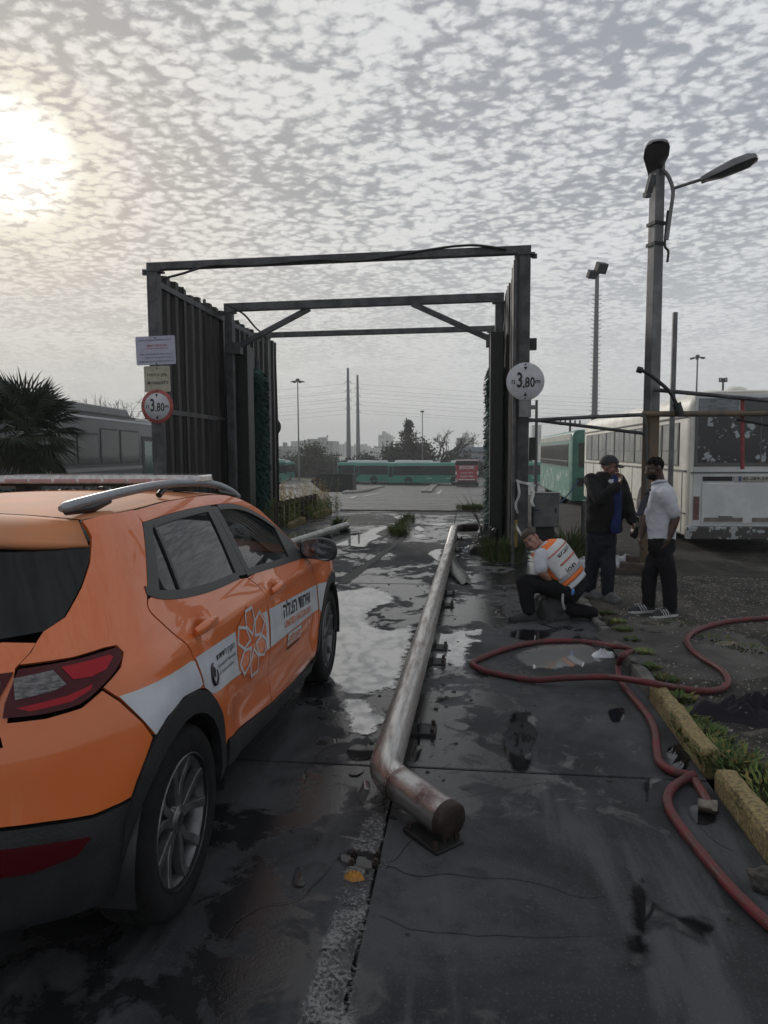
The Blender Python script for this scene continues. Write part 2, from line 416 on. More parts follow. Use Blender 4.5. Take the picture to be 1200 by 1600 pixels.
for i, (a, b_, yel) in enumerate(ks):
    if a > 5.3: hh = .085
    elif a > 4.72: hh = .11
    else: hh = .142
    rough_box((KX(a)+.036, a, 0), (KX(b_)+.036, b_, 0), .096, hh, .009, i*7.3, nl=60).build('kerb_stone', M_kerb if yel else M_kerbg, kerb)
# puddles and worn paint: outlines traced on the slab plane, thinning out at their rims
import numpy as np
def rim_mat(name, col, rough, ior=1.36, col2=None, nscale=9.0, namp=1.5, spec=.5, bump=0.0, speck=0.0):
    M = bpy.data.materials.new(name); M.use_nodes = True; t = M.node_tree; n = t.nodes; l = t.links; b_ = n['Principled BSDF']
    b_.inputs['Base Color'].default_value = (*col, 1); b_.inputs['Roughness'].default_value = rough; b_.inputs['IOR'].default_value = ior; b_.inputs['Specular IOR Level'].default_value = spec
    g_ = n.new('ShaderNodeNewGeometry'); at = n.new('ShaderNodeAttribute'); at.attribute_name = 'depth'
    def ns(sc, d=5):
        q = n.new('ShaderNodeTexNoise'); q.noise_dimensions = '2D'; q.inputs['Scale'].default_value = sc; q.inputs['Detail'].default_value = d; q.inputs['Roughness'].default_value = .65; l.new(g_.outputs['Position'], q.inputs['Vector']); return q.outputs['Fac']
    def mm(op, x, y):
        q = n.new('ShaderNodeMath'); q.operation = op
        for i, v in enumerate((x, y)):
            if isinstance(v, (int, float)): q.inputs[i].default_value = v
            else: l.new(v, q.inputs[i])
        return q.outputs[0]
    v = mm('ADD', at.outputs['Fac'], mm('MULTIPLY', mm('SUBTRACT', ns(nscale), .5), namp*2)); v = mm('ADD', v, mm('MULTIPLY', mm('SUBTRACT', ns(nscale*6), .5), namp*.8))
    r_ = n.new('ShaderNodeMapRange'); r_.interpolation_type = 'SMOOTHSTEP'; r_.inputs[1].default_value = .1; r_.inputs[2].default_value = .9; l.new(v, r_.inputs[0]); al = r_.outputs[0]
    if speck:
        r2 = n.new('ShaderNodeMapRange'); r2.interpolation_type = 'SMOOTHSTEP'; r2.inputs[1].default_value = .42; r2.inputs[2].default_value = .62; l.new(mm('ADD', mm('MULTIPLY', ns(70, 4), .5), mm('MULTIPLY', ns(5, 5), .5)), r2.inputs[0]); al = mm('MULTIPLY', al, mm('MULTIPLY', r2.outputs[0], speck))
    l.new(al, b_.inputs['Alpha'])
    if bump:
        bp_ = n.new('ShaderNodeBump'); bp_.inputs['Strength'].default_value = bump; bp_.inputs['Distance'].default_value = .01; l.new(ns(4, 2), bp_.inputs['Height']); l.new(bp_.outputs[0], b_.inputs['Normal'])
    return M
M_water = rim_mat('soapy_sheen_water', (.20,.203,.198), .02, 2.7, spec=.7, bump=.015)  # milky base and raised index make up for missing sky reflection
M_film = rim_mat('water_film', (.008,.008,.009), .03, 1.36, bump=.015, namp=.8)
def blob(px, z=.0042, k=10, name='puddle', material=None, label=None, **_):
    P = spline([G(x, y, 0) for x, y in px], k, True); A = np.array([(q.x, q.y) for q in P]); B = np.roll(A, -1, 0)
    lo, hi = A.min(0), A.max(0); dim = min(hi-lo); wd = min(.06, max(.008, .16*dim)); mg = wd*.8; st_ = max(.008, dim/46)
    X = np.arange(lo[0]-mg, hi[0]+mg+st_, st_); Y = np.arange(lo[1]-mg, hi[1]+mg+st_*2, st_*1.6); GX, GY = np.meshgrid(X, Y, indexing='ij'); Q = np.stack([GX.ravel(), GY.ravel()], 1)
    D = np.full(len(Q), 9.0); ins = np.zeros(len(Q), bool)
    for a_, b_ in zip(A, B):
        d_ = b_-a_; L2 = max(1e-12, d_@d_); t = np.clip(((Q-a_)@d_)/L2, 0, 1); D = np.minimum(D, np.hypot(*(Q-a_-t[:, None]*d_).T))
        c = (a_[1] > Q[:, 1]) != (b_[1] > Q[:, 1]); dy = b_[1]-a_[1]
        if abs(dy) > 1e-12: ins ^= c & (Q[:, 0] < (b_[0]-a_[0])*(Q[:, 1]-a_[1])/dy+a_[0])
    D = np.where(ins, D, -D); nx, ny = len(X), len(Y); keep = (D > -mg).reshape(nx, ny); idx = -np.ones((nx, ny), int); vs_ = []; dep_ = []; fs = []
    def vid(i, j):
        if idx[i, j] < 0: idx[i, j] = len(vs_); vs_.append((X[i], Y[j], z)); dep_.append(D[i*ny+j]/wd)
        return int(idx[i, j])
    for i in range(nx-1):
        for j in range(ny-1):
            if keep[i:i+2, j:j+2].any(): fs.append((vid(i, j), vid(i+1, j), vid(i+1, j+1), vid(i, j+1)))
    me = bpy.data.meshes.new(name); me.from_pydata(vs_, [], fs); me.update(); at = me.attributes.new('depth', 'FLOAT', 'POINT'); at.data.foreach_set('value', np.clip(dep_, -3, 3).astype(np.float32))
    o = obj(name, me, material or M_water); struct(o, label); return o
pud = [
 ([(470,938),(520,926),(545,922),(588,919),(621,937),(590,950),(577,965),(596,984),(647,980),(640,1020),(622,1076),(600,1078),(578,1092),(590,1112),(606,1124),(588,1146),(548,1150),(534,1115),(524,1075),(470,1040),(455,985)], 'large milky puddle with painted sky sheen, lying between the orange car and the steel pipe'),
 ([(541,1170),(560,1163),(588,1170),(584,1186),(556,1190),(540,1183)], None), ([(543,1200),(556,1196),(570,1202),(560,1213),(544,1211)], None),
 ([(670,1042),(676,992),(700,990),(712,986),(757,983),(752,992),(735,996),(757,1002),(735,1012),(728,1046),(700,1040),(690,1047)], 'puddle on the slab right of the steel pipe'),
 ([(502,853),(525,837),(558,836),(584,825),(612,822),(590,834),(598,838),(580,847),(570,855),(540,853)], 'puddle beside the tuft of grass in the lane'),
 ([(614,808),(628,805),(635,808),(625,812)], None), ([(642,837),(660,835),(668,839),(650,841)], None), ([(646,825),(655,822),(665,828),(655,831)], None),
 ([(668,864),(685,858),(692,860),(685,876),(676,872)], None), ([(672,820),(690,817),(702,818),(690,822)], None),
 ([(440,845),(455,832),(490,831),(500,836),(470,850),(445,853)], None),
 ([(792,990),(815,983),(860,988),(858,998),(830,1003),(800,999)], None),
 ([(800,1028),(830,1012),(870,1006),(925,1008),(952,1022),(940,1036),(890,1044),(850,1048),(815,1040)], 'dark puddle enclosed by the loop of red hose'),
 ([(976,1380),(1000,1368),(1016,1376),(1022,1402),(1055,1424),(1092,1424),(1124,1440),(1116,1480),(1082,1474),(1042,1452),(1020,1470),(1024,1512),(990,1524),(970,1500),(980,1450),(970,1410)], None),  # film outline shaped to the lamp post's dark reflection
 ([(780,1168),(788,1140),(797,1116),(836,1114),(842,1150),(836,1172),(830,1204),(800,1206),(788,1186)], None),  # outline drawn round the mirrored gate post and sign
 ([(1004,1222),(1025,1215),(1042,1220),(1022,1230),(1015,1254),(1005,1250)], None),
 ([(950,1110),(975,1106),(978,1122),(966,1130),(952,1126)], None),
 ([(690,1132),(705,1124),(736,1133),(728,1145),(705,1140)], None), ([(648,1165),(655,1150),(660,1170),(652,1190),(644,1188)], None),
 ([(456,1378),(466,1352),(474,1368),(480,1382),(468,1388)], None),
 ([(520,1345),(545,1328),(575,1336),(600,1345),(590,1362),(560,1358),(535,1352)], None),
 ([(672,1118),(690,1080),(735,1082),(716,1092),(700,1094)], None),
 ([(1040,1170),(1065,1162),(1080,1190),(1066,1215),(1045,1200)], None),
 ([(1075,1260),(1110,1255),(1130,1275),(1105,1292),(1080,1285)], None),
]
for px, lab in pud: blob(px, material=M_film if min(y for _, y in px) > 980 and not lab else M_water, label=lab or 'shallow puddle standing on the wet concrete lane')
# worn white paint band leading to the pipe's foot
M_paint = rim_mat('worn_white_paint', (.21,.21,.21), .85, nscale=14, namp=1.2, spec=.2, speck=.9)
blob([(462,1600),(500,1470),(520,1400),(540,1340),(560,1290),(590,1265),(606,1290),(596,1340),(580,1420),(570,1500),(560,1600),(540,1680),(450,1680)], z=.0032, jit=.02, name='painted_band', material=M_paint, label='worn whitish painted band on the concrete near the pipe foot')
# broken-out hole with anchor bolts in the slab
M_hole = mat('broken_concrete', (.012,.012,.013), .5, scale=20, var=.5, bump=.8)
blob([(528,1335),(548,1328),(580,1332),(600,1345),(610,1360),(590,1352),(570,1345),(550,1340)], z=.0055, jit=.008, name='crack', material=rim_mat('broken_edge', (.010,.010,.011), .6, nscale=20, spec=.2), label='broken edge of the concrete by the anchor bolts')
# dark repaired seam in the middle lane
M_seam = rim_mat('tar_seam', (.016,.016,.018), .55, namp=1.2, spec=.3)
blob([(526,905),(560,884),(600,858),(628,836),(640,834),(626,850),(590,878),(545,912)], z=.0036, jit=.01, name='tar_seam', material=M_seam, label='dark tar seam running along the middle lane')
# loose gravel and grit
def stones(rng, n, smin, smax, zf, name, material, label, seed):
    r = random.Random(seed); b = MB()
    for _ in range(n):
        x, y = rng(r); s = smin*(smax/smin)**(r.random()**2.2); z = zf(x, y); a = r.random()*6.28
        P = [(-1,-.7,0),(1,-.6,0),(.8,.9,0),(-.9,.7,0),(-.5,-.4,.8),(.6,-.3,.9),(.4,.5,.7),(-.5,.4,.75)]
        Q = []
        for p in P:
            k = [r.uniform(.75, 1.25) for _ in range(3)]
            Q.append((x+s*(p[0]*k[0]*math.cos(a)-p[1]*k[1]*math.sin(a)), y+s*(p[0]*k[0]*math.sin(a)+p[1]*k[1]*math.cos(a)), z-.15*s+s*p[2]*k[2]*.75))
        b.add(Q, [(4,5,6,7),(0,1,5,4),(1,2,6,5),(2,3,7,6),(3,0,4,7)])
    o = b.build(name, material); struct(o, label, 'stuff'); return o
M_grav = mat('gravel_stone', (.24,.22,.20), .85, scale=60, col2=(.06,.055,.05), lo=.4, hi=.6, detail=1, spec=.2)
stones(lambda r: (1.40+r.random()**1.2*4.2, 2.3+r.random()*7.5), 15000, .004, .017, lambda x, y: lot(x, y), 'gravel', M_grav, 'loose pale gravel scattered over the dirt lot', 3)
M_grit = mat('dark_grit', (.028,.027,.026), .8)
def gritpos(r):
    if r.random() < .45: y = r.uniform(3.3, 13); return (-.22+abs(r.gauss(0, .13)), y)
    if r.random() < .5: return (r.uniform(-.3, .35), r.uniform(10.5, 13.5))
    return (r.uniform(-1.0, 1.1), r.uniform(1.3, 9))
stones(gritpos, 520, .005, .022, lambda x, y: 0, 'debris_grit', M_grit, 'dark grit and crumbs of concrete along the steel pipe', 5)

# long cracks across the slabs
def crack(px, w, seed):
    P = spline([G(x, y, .0026) for x, y in px], 9); b = MB(); n_ = len(P)
    for i, p in enumerate(P):
        q = noise.noise_vector((p.x*14+seed, p.y*14, 0))*.012+noise.noise_vector((p.x*50+seed, p.y*50, 0))*.004; P[i] = Vector((p.x+q.x, p.y+q.y, .0026))
    for i in range(n_-1):
        d_ = (P[i+1]-P[i]).normalized(); t = Vector((-d_.y, d_.x, 0)); w0 = w*(.5+.5*abs(nz1(i*.7, seed)))*(0.3 if i < 2 else 1); w1 = w*(.5+.5*abs(nz1((i+1)*.7, seed)))*(0.3 if i > n_-4 else 1)
        b.add([P[i]-t*w0, P[i]+t*w0, P[i+1]+t*w1, P[i+1]-t*w1], [(0,1,2,3)])
    struct(b.build('crack', M_hole, recalc=False), 'thin dark crack winding across the concrete slab')
crack([(655,1298),(640,1318),(622,1335),(606,1350)], .004, 1); crack([(606,1352),(650,1368),(700,1366),(760,1372),(800,1374),(850,1382),(905,1399),(948,1401)], .004, 2)
crack([(590,1430),(640,1450),(700,1458),(760,1461),(840,1464),(930,1462)], .0035, 3); crack([(720,1245),(780,1235),(850,1222),(930,1218)], .0025, 4); crack([(1075,1250),(1100,1300),(1150,1335)], .003, 5)
crack([(330,1480),(400,1420),(470,1400),(520,1350)], .003, 6)
# ---------------------------------------------------------------- steel guard pipes
M_steel = mat('worn_steel', (.56,.55,.54), .30, metal=.9, scale=9, col2=(.30,.26,.235), lo=.40, hi=.70, rough2=.48, bump=.25, bscale=30, stretch=(3,.35,3))
M_rust = mat('rusty_steel', (.055,.038,.032), .6, metal=.4, scale=12, var=.6, bump=.5)
M_dark = mat('dark_steel', (.022,.022,.023), .55, metal=.3, scale=10, var=.4, bump=.3)
pr = thing('guard_pipe', 'long bent steel guard pipe lying along the lane with turned-in ends', 'pipe')
R_ = .078; zc = .135
e0 = Vector((-.395, 3.16, zc)); e1 = Vector((-.30, 13.7, zc+.02)); near_end = Vector((-.075, 2.83, zc-.035)); far_end = Vector((.12, 13.98, zc))
mid = Vector((-.315, 10.9, zc))
b = MB(); d0 = (mid-e0).normalized(); b.tube([e0+d0*.10, e0.lerp(mid, .3)+Vector((.006,0,0)), e0.lerp(mid, .65), mid], R_, 24); b.build('pipe', M_steel, pr)
b = MB(); b.tube([mid-Vector((0,.03,0)), mid+Vector((0,.02,0)), mid+Vector((.002,.12,0)), e1-d0*.12], [R_*1.05, R_*1.05, R_*.97, R_*.97], 24); b.build('pipe', M_steel, pr)
def elbow(p, a, c, r, k=7):
    a, c = Vector(a).normalized(), Vector(c).normalized()
    return [p+a*(r*(1-t)**2)+c*(r*t*t) for t in [i/k for i in range(k+1)]]
dn = (near_end-e0).normalized()
b = MB(); b.tube(elbow(e0, d0, dn, .115), R_*1.005, 24, cap=False); b.build('elbow', M_steel, pr)
M_steel2 = mat('scraped_rusty_steel', (.46,.44,.43), .33, metal=.85, scale=6, col2=(.12,.07,.065), lo=.40, hi=.70, rough2=.45, bump=.3, bscale=40)
b = MB(); b.tube([e0+dn*.10, e0.lerp(near_end, .6), near_end], R_, 24); near_leg = b.build('pipe', M_steel2, pr)
x_, y_, z_ = MB().frame(dn); Rn = Matrix((x_, y_, dn)).transposed()
b = MB(); b.lathe([(0,.012),(R_*.93,.012),(R_*1.01,.004),(R_*1.01,-.03)], near_end, n=24, R=Rn); b.build('end_cap', M_rust, near_leg)
dn2 = (far_end-e1).normalized(); b = MB(); b.tube(elbow(e1, -d0, dn2, .12), R_*.97, 20, cap=False); b.build('elbow', M_steel, pr)
b = MB(); b.tube([e1+dn2*.11, far_end], R_*.97, 20); b.lathe([(0,.01),(R_*.95,.01),(R_*.98,-.02)], far_end, n=20, R=Matrix((*MB().frame(dn2)[:2], dn2)).transposed()); b.build('pipe', M_rust, pr)
# feet: base plates, web and bolts
def foot(p, d, w=.16, l_=.2):
    d = Vector(d).normalized(); R3 = Matrix((d, Vector((-d.y, d.x, 0)), Vector((0,0,1)))).transposed()
    b = MB(); b.box((p.x, p.y, .011), (l_, w, .022), R3); b.box((p.x, p.y, .04), (l_*.7, .014, .06), R3)
    o = b.build('foot_plate', M_dark, pr, bevel=.003)
    k = MB()
    for sx in (-1, 1):
        for sy in (-1, 1):
            q = Vector((p.x, p.y, 0))+R3 @ Vector((sx*l_*.38, sy*w*.4, .034)); k.lathe([(0,.014),(.012,.014),(.012,-.012)], q, n=6, smooth=False)
    k.build('bolt', M_rust, o)
for yy in (4.0, 5.35, 5.75, 7.4, 8.0, 9.6, 11.6, 13.2): foot(Vector((-.33+.006*(yy-3)+.035, yy, 0)), (0, 1, 0), .20, .16)
foot(Vector((-.15, 2.86, 0)), dn, .15, .22)
b = MB(); b.box(e0+Vector((-.085,-.03,-.075)), (.03, .06, .07), rotm(.2, .35, .3)); b.build('torn_flange', M_steel2, pr, bevel=.004)
# second rail on the far side of the lane
lr = thing('guard_rail', 'short pale steel guard rail beside the left wall of the lane', 'guard rail')
a0, a1 = G(430, 857, .12), G(541, 821, .12)
M_rail = mat('pale_rail', (.40,.40,.39), .4, metal=.6, scale=8, var=.4, bump=.2)
b = MB(); b.tube([a0, a0.lerp(a1, .5), a1], .075, 14); b.build('pipe', M_rail, lr)
for t in (.05, .35, .65, .95):
    p = a0.lerp(a1, t); b = MB(); b.box((p.x+.03, p.y, .03), (.2, .16, .07)); b.build('foot_plate', M_dark, lr, bevel=.004)
# bent sheet-metal strip beside the pipe
st = [G(706,858,.16), G(704,872,.10), G(708,886,.05), G(716,899,.02), G(729,913,.012)]
wd = [.03,.11,.16,.17,.10]
b = MB(); S = spline(st, 5); n_ = len(S)
def sf(i, j):
    p = S[int(i)]; w = wd[min(4, int(i/5))]+(wd[min(4, int(i/5)+1)]-wd[min(4, int(i/5))])*((i%5)/5)
    return Vector((p.x+(j-1)*w*.62, p.y+.04*(j-1), p.z+.012+(.035 if j == 1 else 0)+.02*math.sin(i*.5)))
b.grid(sf, range(n_), [0,.5,1,1.5,2]); o = b.build('metal_strip', mat('galvanised_strip', (.20,.20,.19), .45, metal=.6, scale=9, var=.45, bump=.3))
md = o.modifiers.new('solid', 'SOLIDIFY'); md.thickness = .006
tag(o, 'bent sheet metal strip leaning against the steel pipe', 'metal strip')
# chain across the far end of the lane
ch = MB(); A, B_ = G(532, 797, .03), G(748, 799, .03)
for i in range(110):
    t = i/109; p = A.lerp(B_, t); p.y += .04*math.sin(i*.35)
    ang = (i % 2)*PI/2; R3 = rotm(ang, 0, 0)
    pts = [p+R3 @ Vector((.034*math.cos(a), .018*math.sin(a), 0)) for a in [2*PI*k/8 for k in range(8)]]
    ch.tube(pts, .007, 5, closed=True)
tag(ch.build('chain', M_rust), 'rusty chain lying across the far end of the lane', 'chain')
# anchor bolts sticking from the broken slab
for k, (px, py) in enumerate(((549,1352),(553,1338),(586,1352),(590,1340))):
    p = G(px, py); b = MB(); b.tube([p+Vector((0,0,-.02)), p+Vector((.004,-.008,.032))], .007, 7); b.lathe([(.013,-.008),(.013,.006),(.0,.006)], p+Vector((0,0,.012)), n=6, smooth=False)
    tag(b.build('anchor_bolt', M_rust), 'bent rusty anchor bolt standing in the broken concrete', 'bolt', 'anchor bolts in the broken concrete')
# ---------------------------------------------------------------- bus wash gate
M_frame = mat('grimy_grey_steel', (.085,.085,.09), .55, metal=.25, scale=5, var=.55, bump=.25, bscale=25)
M_sheet = mat('sooty_sheet', (.030,.027,.026), .5, metal=.35, scale=3, col2=(.014,.013,.013), bump=.2, bscale=12, stretch=(1,1,.25))
M_rubber = mat('black_guard', (.013,.013,.014), .5, scale=6, var=.4)
M_brush = mat('green_bristle', (.010,.085,.066), .75, scale=14, col2=(.006,.03,.028))
gate = thing('wash_gate', 'dark steel bus wash gate with corrugated side walls and three cross beams', 'gate', (-2.1, 14, 0))
def gp(mb, name, m_, parent=None, **k):
    o = mb.build(name, m_, parent or gate, **k)
    if not parent: o.matrix_parent_inverse = Matrix.Translation((2.1, -14, 0))
    return o
frames = [(-4.88, 10.75, .76, 10.63, .165, .11, 4.55), (-4.73, 13.8, .52, 13.63, .15, .155, 4.55), (-4.98, 17.2, .48, 17.1, .12, .12, 4.55)]
for k, (xl, yl, xr_, yr_, pw, bh, zt) in enumerate(frames):
    for (x, y) in ((xl, yl), (xr_, yr_)):
        b = MB(); b.box((x, y, (zt-bh)/2-.02), (pw, pw, zt-bh+.04)); gp(b, 'post', M_frame, bevel=.008)
        b = MB(); b.box((x, y, zt-bh-.012), (pw*1.7, pw*1.25, .03)); b.box((x+(.14 if x > 0 else -.14), y, zt-bh-.03), (.07, .05, .06)); gp(b, 'cap_plate', M_frame)
    b = MB(); b.beam((xl-.09, yl, zt-bh/2+.004), (xr_+.09, yr_, zt-bh/2+.004), .12, bh); gp(b, 'beam', M_frame, bevel=.006)
    if k == 1:
        for (x, y, s) in ((xl, yl, 1), (xr_, yr_, -1)):
            b = MB(); b.beam((x+s*.04, y, 3.66), (x+s*1.62, y-.02*s, 4.41), .09, .10); gp(b, 'brace', M_frame, bevel=.005)
            b = MB(); b.box((x+s*.1, y-.02, 3.68), (.28, .19, .22)); gp(b, 'gusset', M_frame)
# top rails joining the frames
for x0, x1 in ((-4.9, -4.97), (.76, .6)):
    b = MB(); b.beam((x0, 10.8, 4.28), (x1, 17.1, 4.30), .07, .09); gp(b, 'rail', M_frame)
    b = MB(); b.beam((x0, 10.8, 2.3), (x1, 17.1, 2.3), .06, .08); gp(b, 'rail', M_frame)
# corrugated sheets, one by one
def sheet(x, y0, y1, zb, zt, side, seed):
    r = random.Random(seed); prof = []; n = max(1, round((y1-y0)/.33)); p = (y1-y0)/n; dep = .062*side
    for i in range(n):
        y = y0+i*p; prof += [(y, 0), (y+p*.30, 0), (y+p*.42, dep), (y+p*.84, dep), (y+p*.97, 0)]
    prof.append((y1, 0)); b = MB(); ln = r.uniform(-.012, .012)
    zs = [zb, zb+.5, (zb+zt)/2, zt-.4, zt]
    def fn(i, j):
        y, o_ = prof[int(i)]; z = zs[int(j)]; q = nz1(y*1.3, z*.8, seed)*.03
        if j == 4: z += .05*nz1(y*3, seed, 1)
        if j == 0: q += .05*nz1(y*2.1, seed, 5)
        return Vector((x+o_+ln+q, y, z))
    b.grid(fn, range(len(prof)), range(5), smooth=False)
    o = gp(b, 'corrugated_sheet', M_sheet, recalc=False); m_ = o.modifiers.new('solid', 'SOLIDIFY'); m_.thickness = .012; return o
ys = lines(10.95, 17.95, 7)
for i in range(7): sheet(-4.90-.006*i+(.012 if i % 2 else 0), ys[i]-.02, ys[i+1]+.02, .04, 4.44+random.uniform(-.03, .03), -1, i+.5)
ys = lines(10.45, 17.3, 8)
for i in range(8): sheet(.64-.012*i+(.012 if i % 2 else 0), ys[i]-.02, ys[i+1]+.02, .05, 4.40+random.uniform(-.03, .03), 1, i+20.5)
b = MB(); b.beam((.615, 10.40, 0), (.615, 10.40, 4.3), .045, .07); gp(b, 'edge_channel', M_frame)
b = MB(); b.beam((-4.80, 13.95, 0), (-4.80, 13.95, 4.3), .10, .10); gp(b, 'edge_channel', M_frame)
# guard boxes in front of the brushes
b = MB(); b.box((.44, 12.5, 1.84), (.22, .30, 3.62)); gp(b, 'guard_box', M_rubber, bevel=.01)
b = MB(); b.box((-4.62, 14.3, 1.9), (.28, .40, 3.78)); gp(b, 'guard_box', M_rubber, bevel=.01)
def brush(cx, cy, rx, ry, z0, z1, seed):
    r = random.Random(seed); core = MB(); core.tube([(cx, cy, z0-.1), (cx, cy, z1+.25)], .06, 10); c = gp(core, 'brush_core', M_frame)
    b = MB(); n = 5200
    for i in range(n):
        a = r.random()*2*PI; z = r.uniform(z0, z1); k = r.uniform(.72, 1.04); s = 1-.25*sstep(z, z1-.25, z1)
        tip = Vector((cx+rx*k*s*math.cos(a), cy+ry*k*s*math.sin(a), z-.10*k+r.uniform(-.03, .03))); ro = Vector((cx+rx*.25*math.cos(a), cy+ry*.25*math.sin(a), z+.02))
        t = Vector((-math.sin(a), math.cos(a), 0))*.016; u = Vector((0,0,.02))
        b.add([ro-t, ro+t, tip+t*1.2+u*r.uniform(-1,1), tip-t*1.2], [(0,1,2,3)])
    o = gp(b, 'brush_bristles', M_brush, recalc=False); o['kind'] = 'stuff'
brush(.46, 13.0, .24, .42, .1, 3.18, 1); brush(-4.64, 15.3, .24, .42, .1, 3.45, 2)
# cables sagging along the beams
def cable(pts, r, name='cable', parent=None, m_=None, n=6):
    b = MB(); b.tube(spline(pts, 6), r, n); return gp(b, name, m_ or M_rubber, parent)
cable([(-4.7, 10.62, 4.28), (-4.4, 10.62, 4.34), (-3.9, 10.62, 4.45), (-3.2, 10.62, 4.43), (-2.3, 10.61, 4.47), (-1.6, 10.6, 4.43), (-.6, 10.6, 4.55), (-.2, 10.58, 4.58), (.1, 10.56, 4.57), (.5, 10.55, 4.5)], .018)
cable([(.80, 13.2, 4.35), (.90, 12.2, 3.9), (.86, 11.6, 3.3), (.80, 11.2, 3.0), (.84, 11.0, 2.4)], .02)
cable([(.70, 13.5, 4.2), (.62, 13.3, 3.95), (.58, 13.4, 3.6), (.52, 13.5, 3.5)], .022)
cable([(-4.7, 13.6, 4.5), (-4.4, 13.7, 4.32), (-4.5, 14.8, 4.25), (-4.7, 16.5, 4.3)], .02)
b = MB(); b.box((.90, 10.72, 3.18), (.10, .12, .16)); gp(b, 'junction_box', M_rubber)
# ---------------------------------------------------------------- signs
M_white = mat('sign_white', (.46,.47,.50), .5, scale=6, var=.2)
M_lilac = mat('notice_board', (.36,.37,.46), .5, scale=5, var=.15)
M_cream = mat('sign_cream', (.36,.34,.26), .55, scale=8, var=.25)
M_red = mat('sign_red', (.34,.075,.065), .55, scale=10, var=.35)
M_ink = mat('sign_black', (.012,.012,.014), .6)
M_redink = mat('sign_red_ink', (.35,.05,.06), .6)
M_alu = mat('bare_aluminium', (.20,.20,.20), .5, metal=.5, scale=8, var=.3)
def plate(name, label, cx, cz, Y, w, h, m_, back=.006, rad=.02, rot=0.0):
    o = thing(name, label, 'sign', (cx, Y, cz), 0); o.rotation_euler = (0, rot, 0)
    pts = []
    for (sx, sy, a0) in ((1,1,0),(-1,1,90),(-1,-1,180),(1,-1,270)):
        for k in range(4): a = math.radians(a0+k*30); pts.append((sx*(w/2-rad)+rad*math.cos(a), sy*(h/2-rad)+rad*math.sin(a)))
    b = MB(); b.prism(pts, lambda x, y, t: Vector((x, t, y)), (0, back)); b.build('plate', m_, o)
    return o
def wr(parent, name, s, cx, cz, m_, w=None, h=None, bold=0.0, y=-.003): return text_obj(name, s, lambda a, b: Vector((cx+a, y, cz+b)), m_, parent, width=w, height=h, bold=bold)
def tri(parent, cx, cz, w, h, m_, y=-.003):
    b = MB(); b.add([(cx-w/2, y, cz), (cx+w/2, y, cz), (cx, y, cz+h)], [(0,1,2)]); b.build('arrow', m_, parent, recalc=False)
def bolts(parent, pts):
    for x, z in pts:
        b = MB(); b.lathe([(0,-.012),(.009,-.010),(.012,0)], (x, 0, z), axis='y', n=8); b.build('rivet', M_ink, parent)
Yf = 10.60
c = AT(243, 547.5, Yf); n1 = plate('notice_board', 'white notice board with red and dark lettering on the gate post', c.x, c.z, Yf, .635, .435, M_lilac, rot=-.02)
wr(n1, 'lettering', heb('לנהגי האוטובוסים והמבקרים בחניון'), 0, .155, M_ink, w=.52, h=.035)
wr(n1, 'red_lettering', heb('אין כניסה לאתר'), .02, .07, M_redink, w=.33, h=.055, bold=.02)
b = MB(); b.box((.02, -.003, .030), (.35, .001, .006)); b.build('underline', M_redink, n1)
for i, (s, w) in enumerate((('כניסה ויציאה מהאתר באישור בלבד', .48), ('חובה לנסוע לאט, נא לשמור', .42), ('חובה להישמע להוראות צוות התפעול', .52))):
    wr(n1, 'lettering', heb(s), .235-w/2, -.055-i*.055, M_ink, w=w, h=.026)
    b = MB(); b.ell((.262, -.002, -.055-i*.055), (.008, .002, .008), n=8, m=5); b.build('bullet', M_ink, n1)
bolts(n1, [(0,.19), (.005,-.2)])
c = AT(245, 592, Yf); n2 = plate('no_entry_sign', 'cream sign forbidding trucks, between the notice board and round limit sign', c.x, c.z, Yf+.012, .42, .40, M_cream, rot=-.01)
wr(n2, 'lettering', heb('אין כניסה'), 0, .055, M_ink, w=.31, h=.052, bold=.012)
wr(n2, 'lettering', heb('למשאיות'), .01, -.055, M_ink, w=.34, h=.055, bold=.012)
bolts(n2, [(0,.165)])
def round_sign(name, label, c, Y, r, ring):
    o = thing(name, label, 'sign', (c.x, Y, c.z))
    b = MB(); b.lathe([(0,0),(r*.98,0),(r,.006),(r,.014),(0,.014)], n=40, axis='y'); b.build('disc', M_red if ring else M_white, o)
    if ring:
        b = MB(); b.lathe([(0,-.003),(r*.78,-.003),(r*.785,.002)], n=40, axis='y'); b.build('disc_face', M_white, o)
    k = r*.78 if ring else r*.84
    wr(o, 'numeral', '3', -k*.36, .02*k/.2, M_ink, w=k*.34, h=k*.98, bold=.02, y=-.005)
    wr(o, 'numeral', '80', k*.28, -k*.05, M_ink, w=k*.62, h=k*.66, bold=.02, y=-.005)
    b = MB(); b.box((-k*.10, -.005, -k*.34), (k*.12, .001, k*.13)); b.build('decimal_point', M_ink, o)
    wr(o, 'unit', 'מ', -k*.76, -k*.02, M_ink, w=k*.22, h=k*.25, bold=.01, y=-.005)
    wr(o, 'unit', 'm', k*.77, -k*.02, M_ink, w=k*.30, h=k*.20, bold=.015, y=-.005)
    tri(o, 0, k*.92, k*.24, -k*.22, M_ink, -.005); tri(o, 0, -k*.92, k*.24, k*.26, M_ink, -.005)
    bolts(o, [(0,r*.9), (0,-r*.9)]); return o
round_sign('height_limit_sign', 'red ringed round height limit sign below the cream sign', AT(245.5, 635, Yf-.02), Yf-.02, .262, True)
rs = round_sign('height_limit_sign', 'plain white round height limit sign on the right gate post', AT(821, 596, 10.33), 10.33, .266, False)
b = MB(); b.box((0, .05, -.37), (.17, .08, .26)); b.box((.11, .06, -.36), (.08, .05, .06)); b.build('bracket', M_alu, rs, bevel=.004)
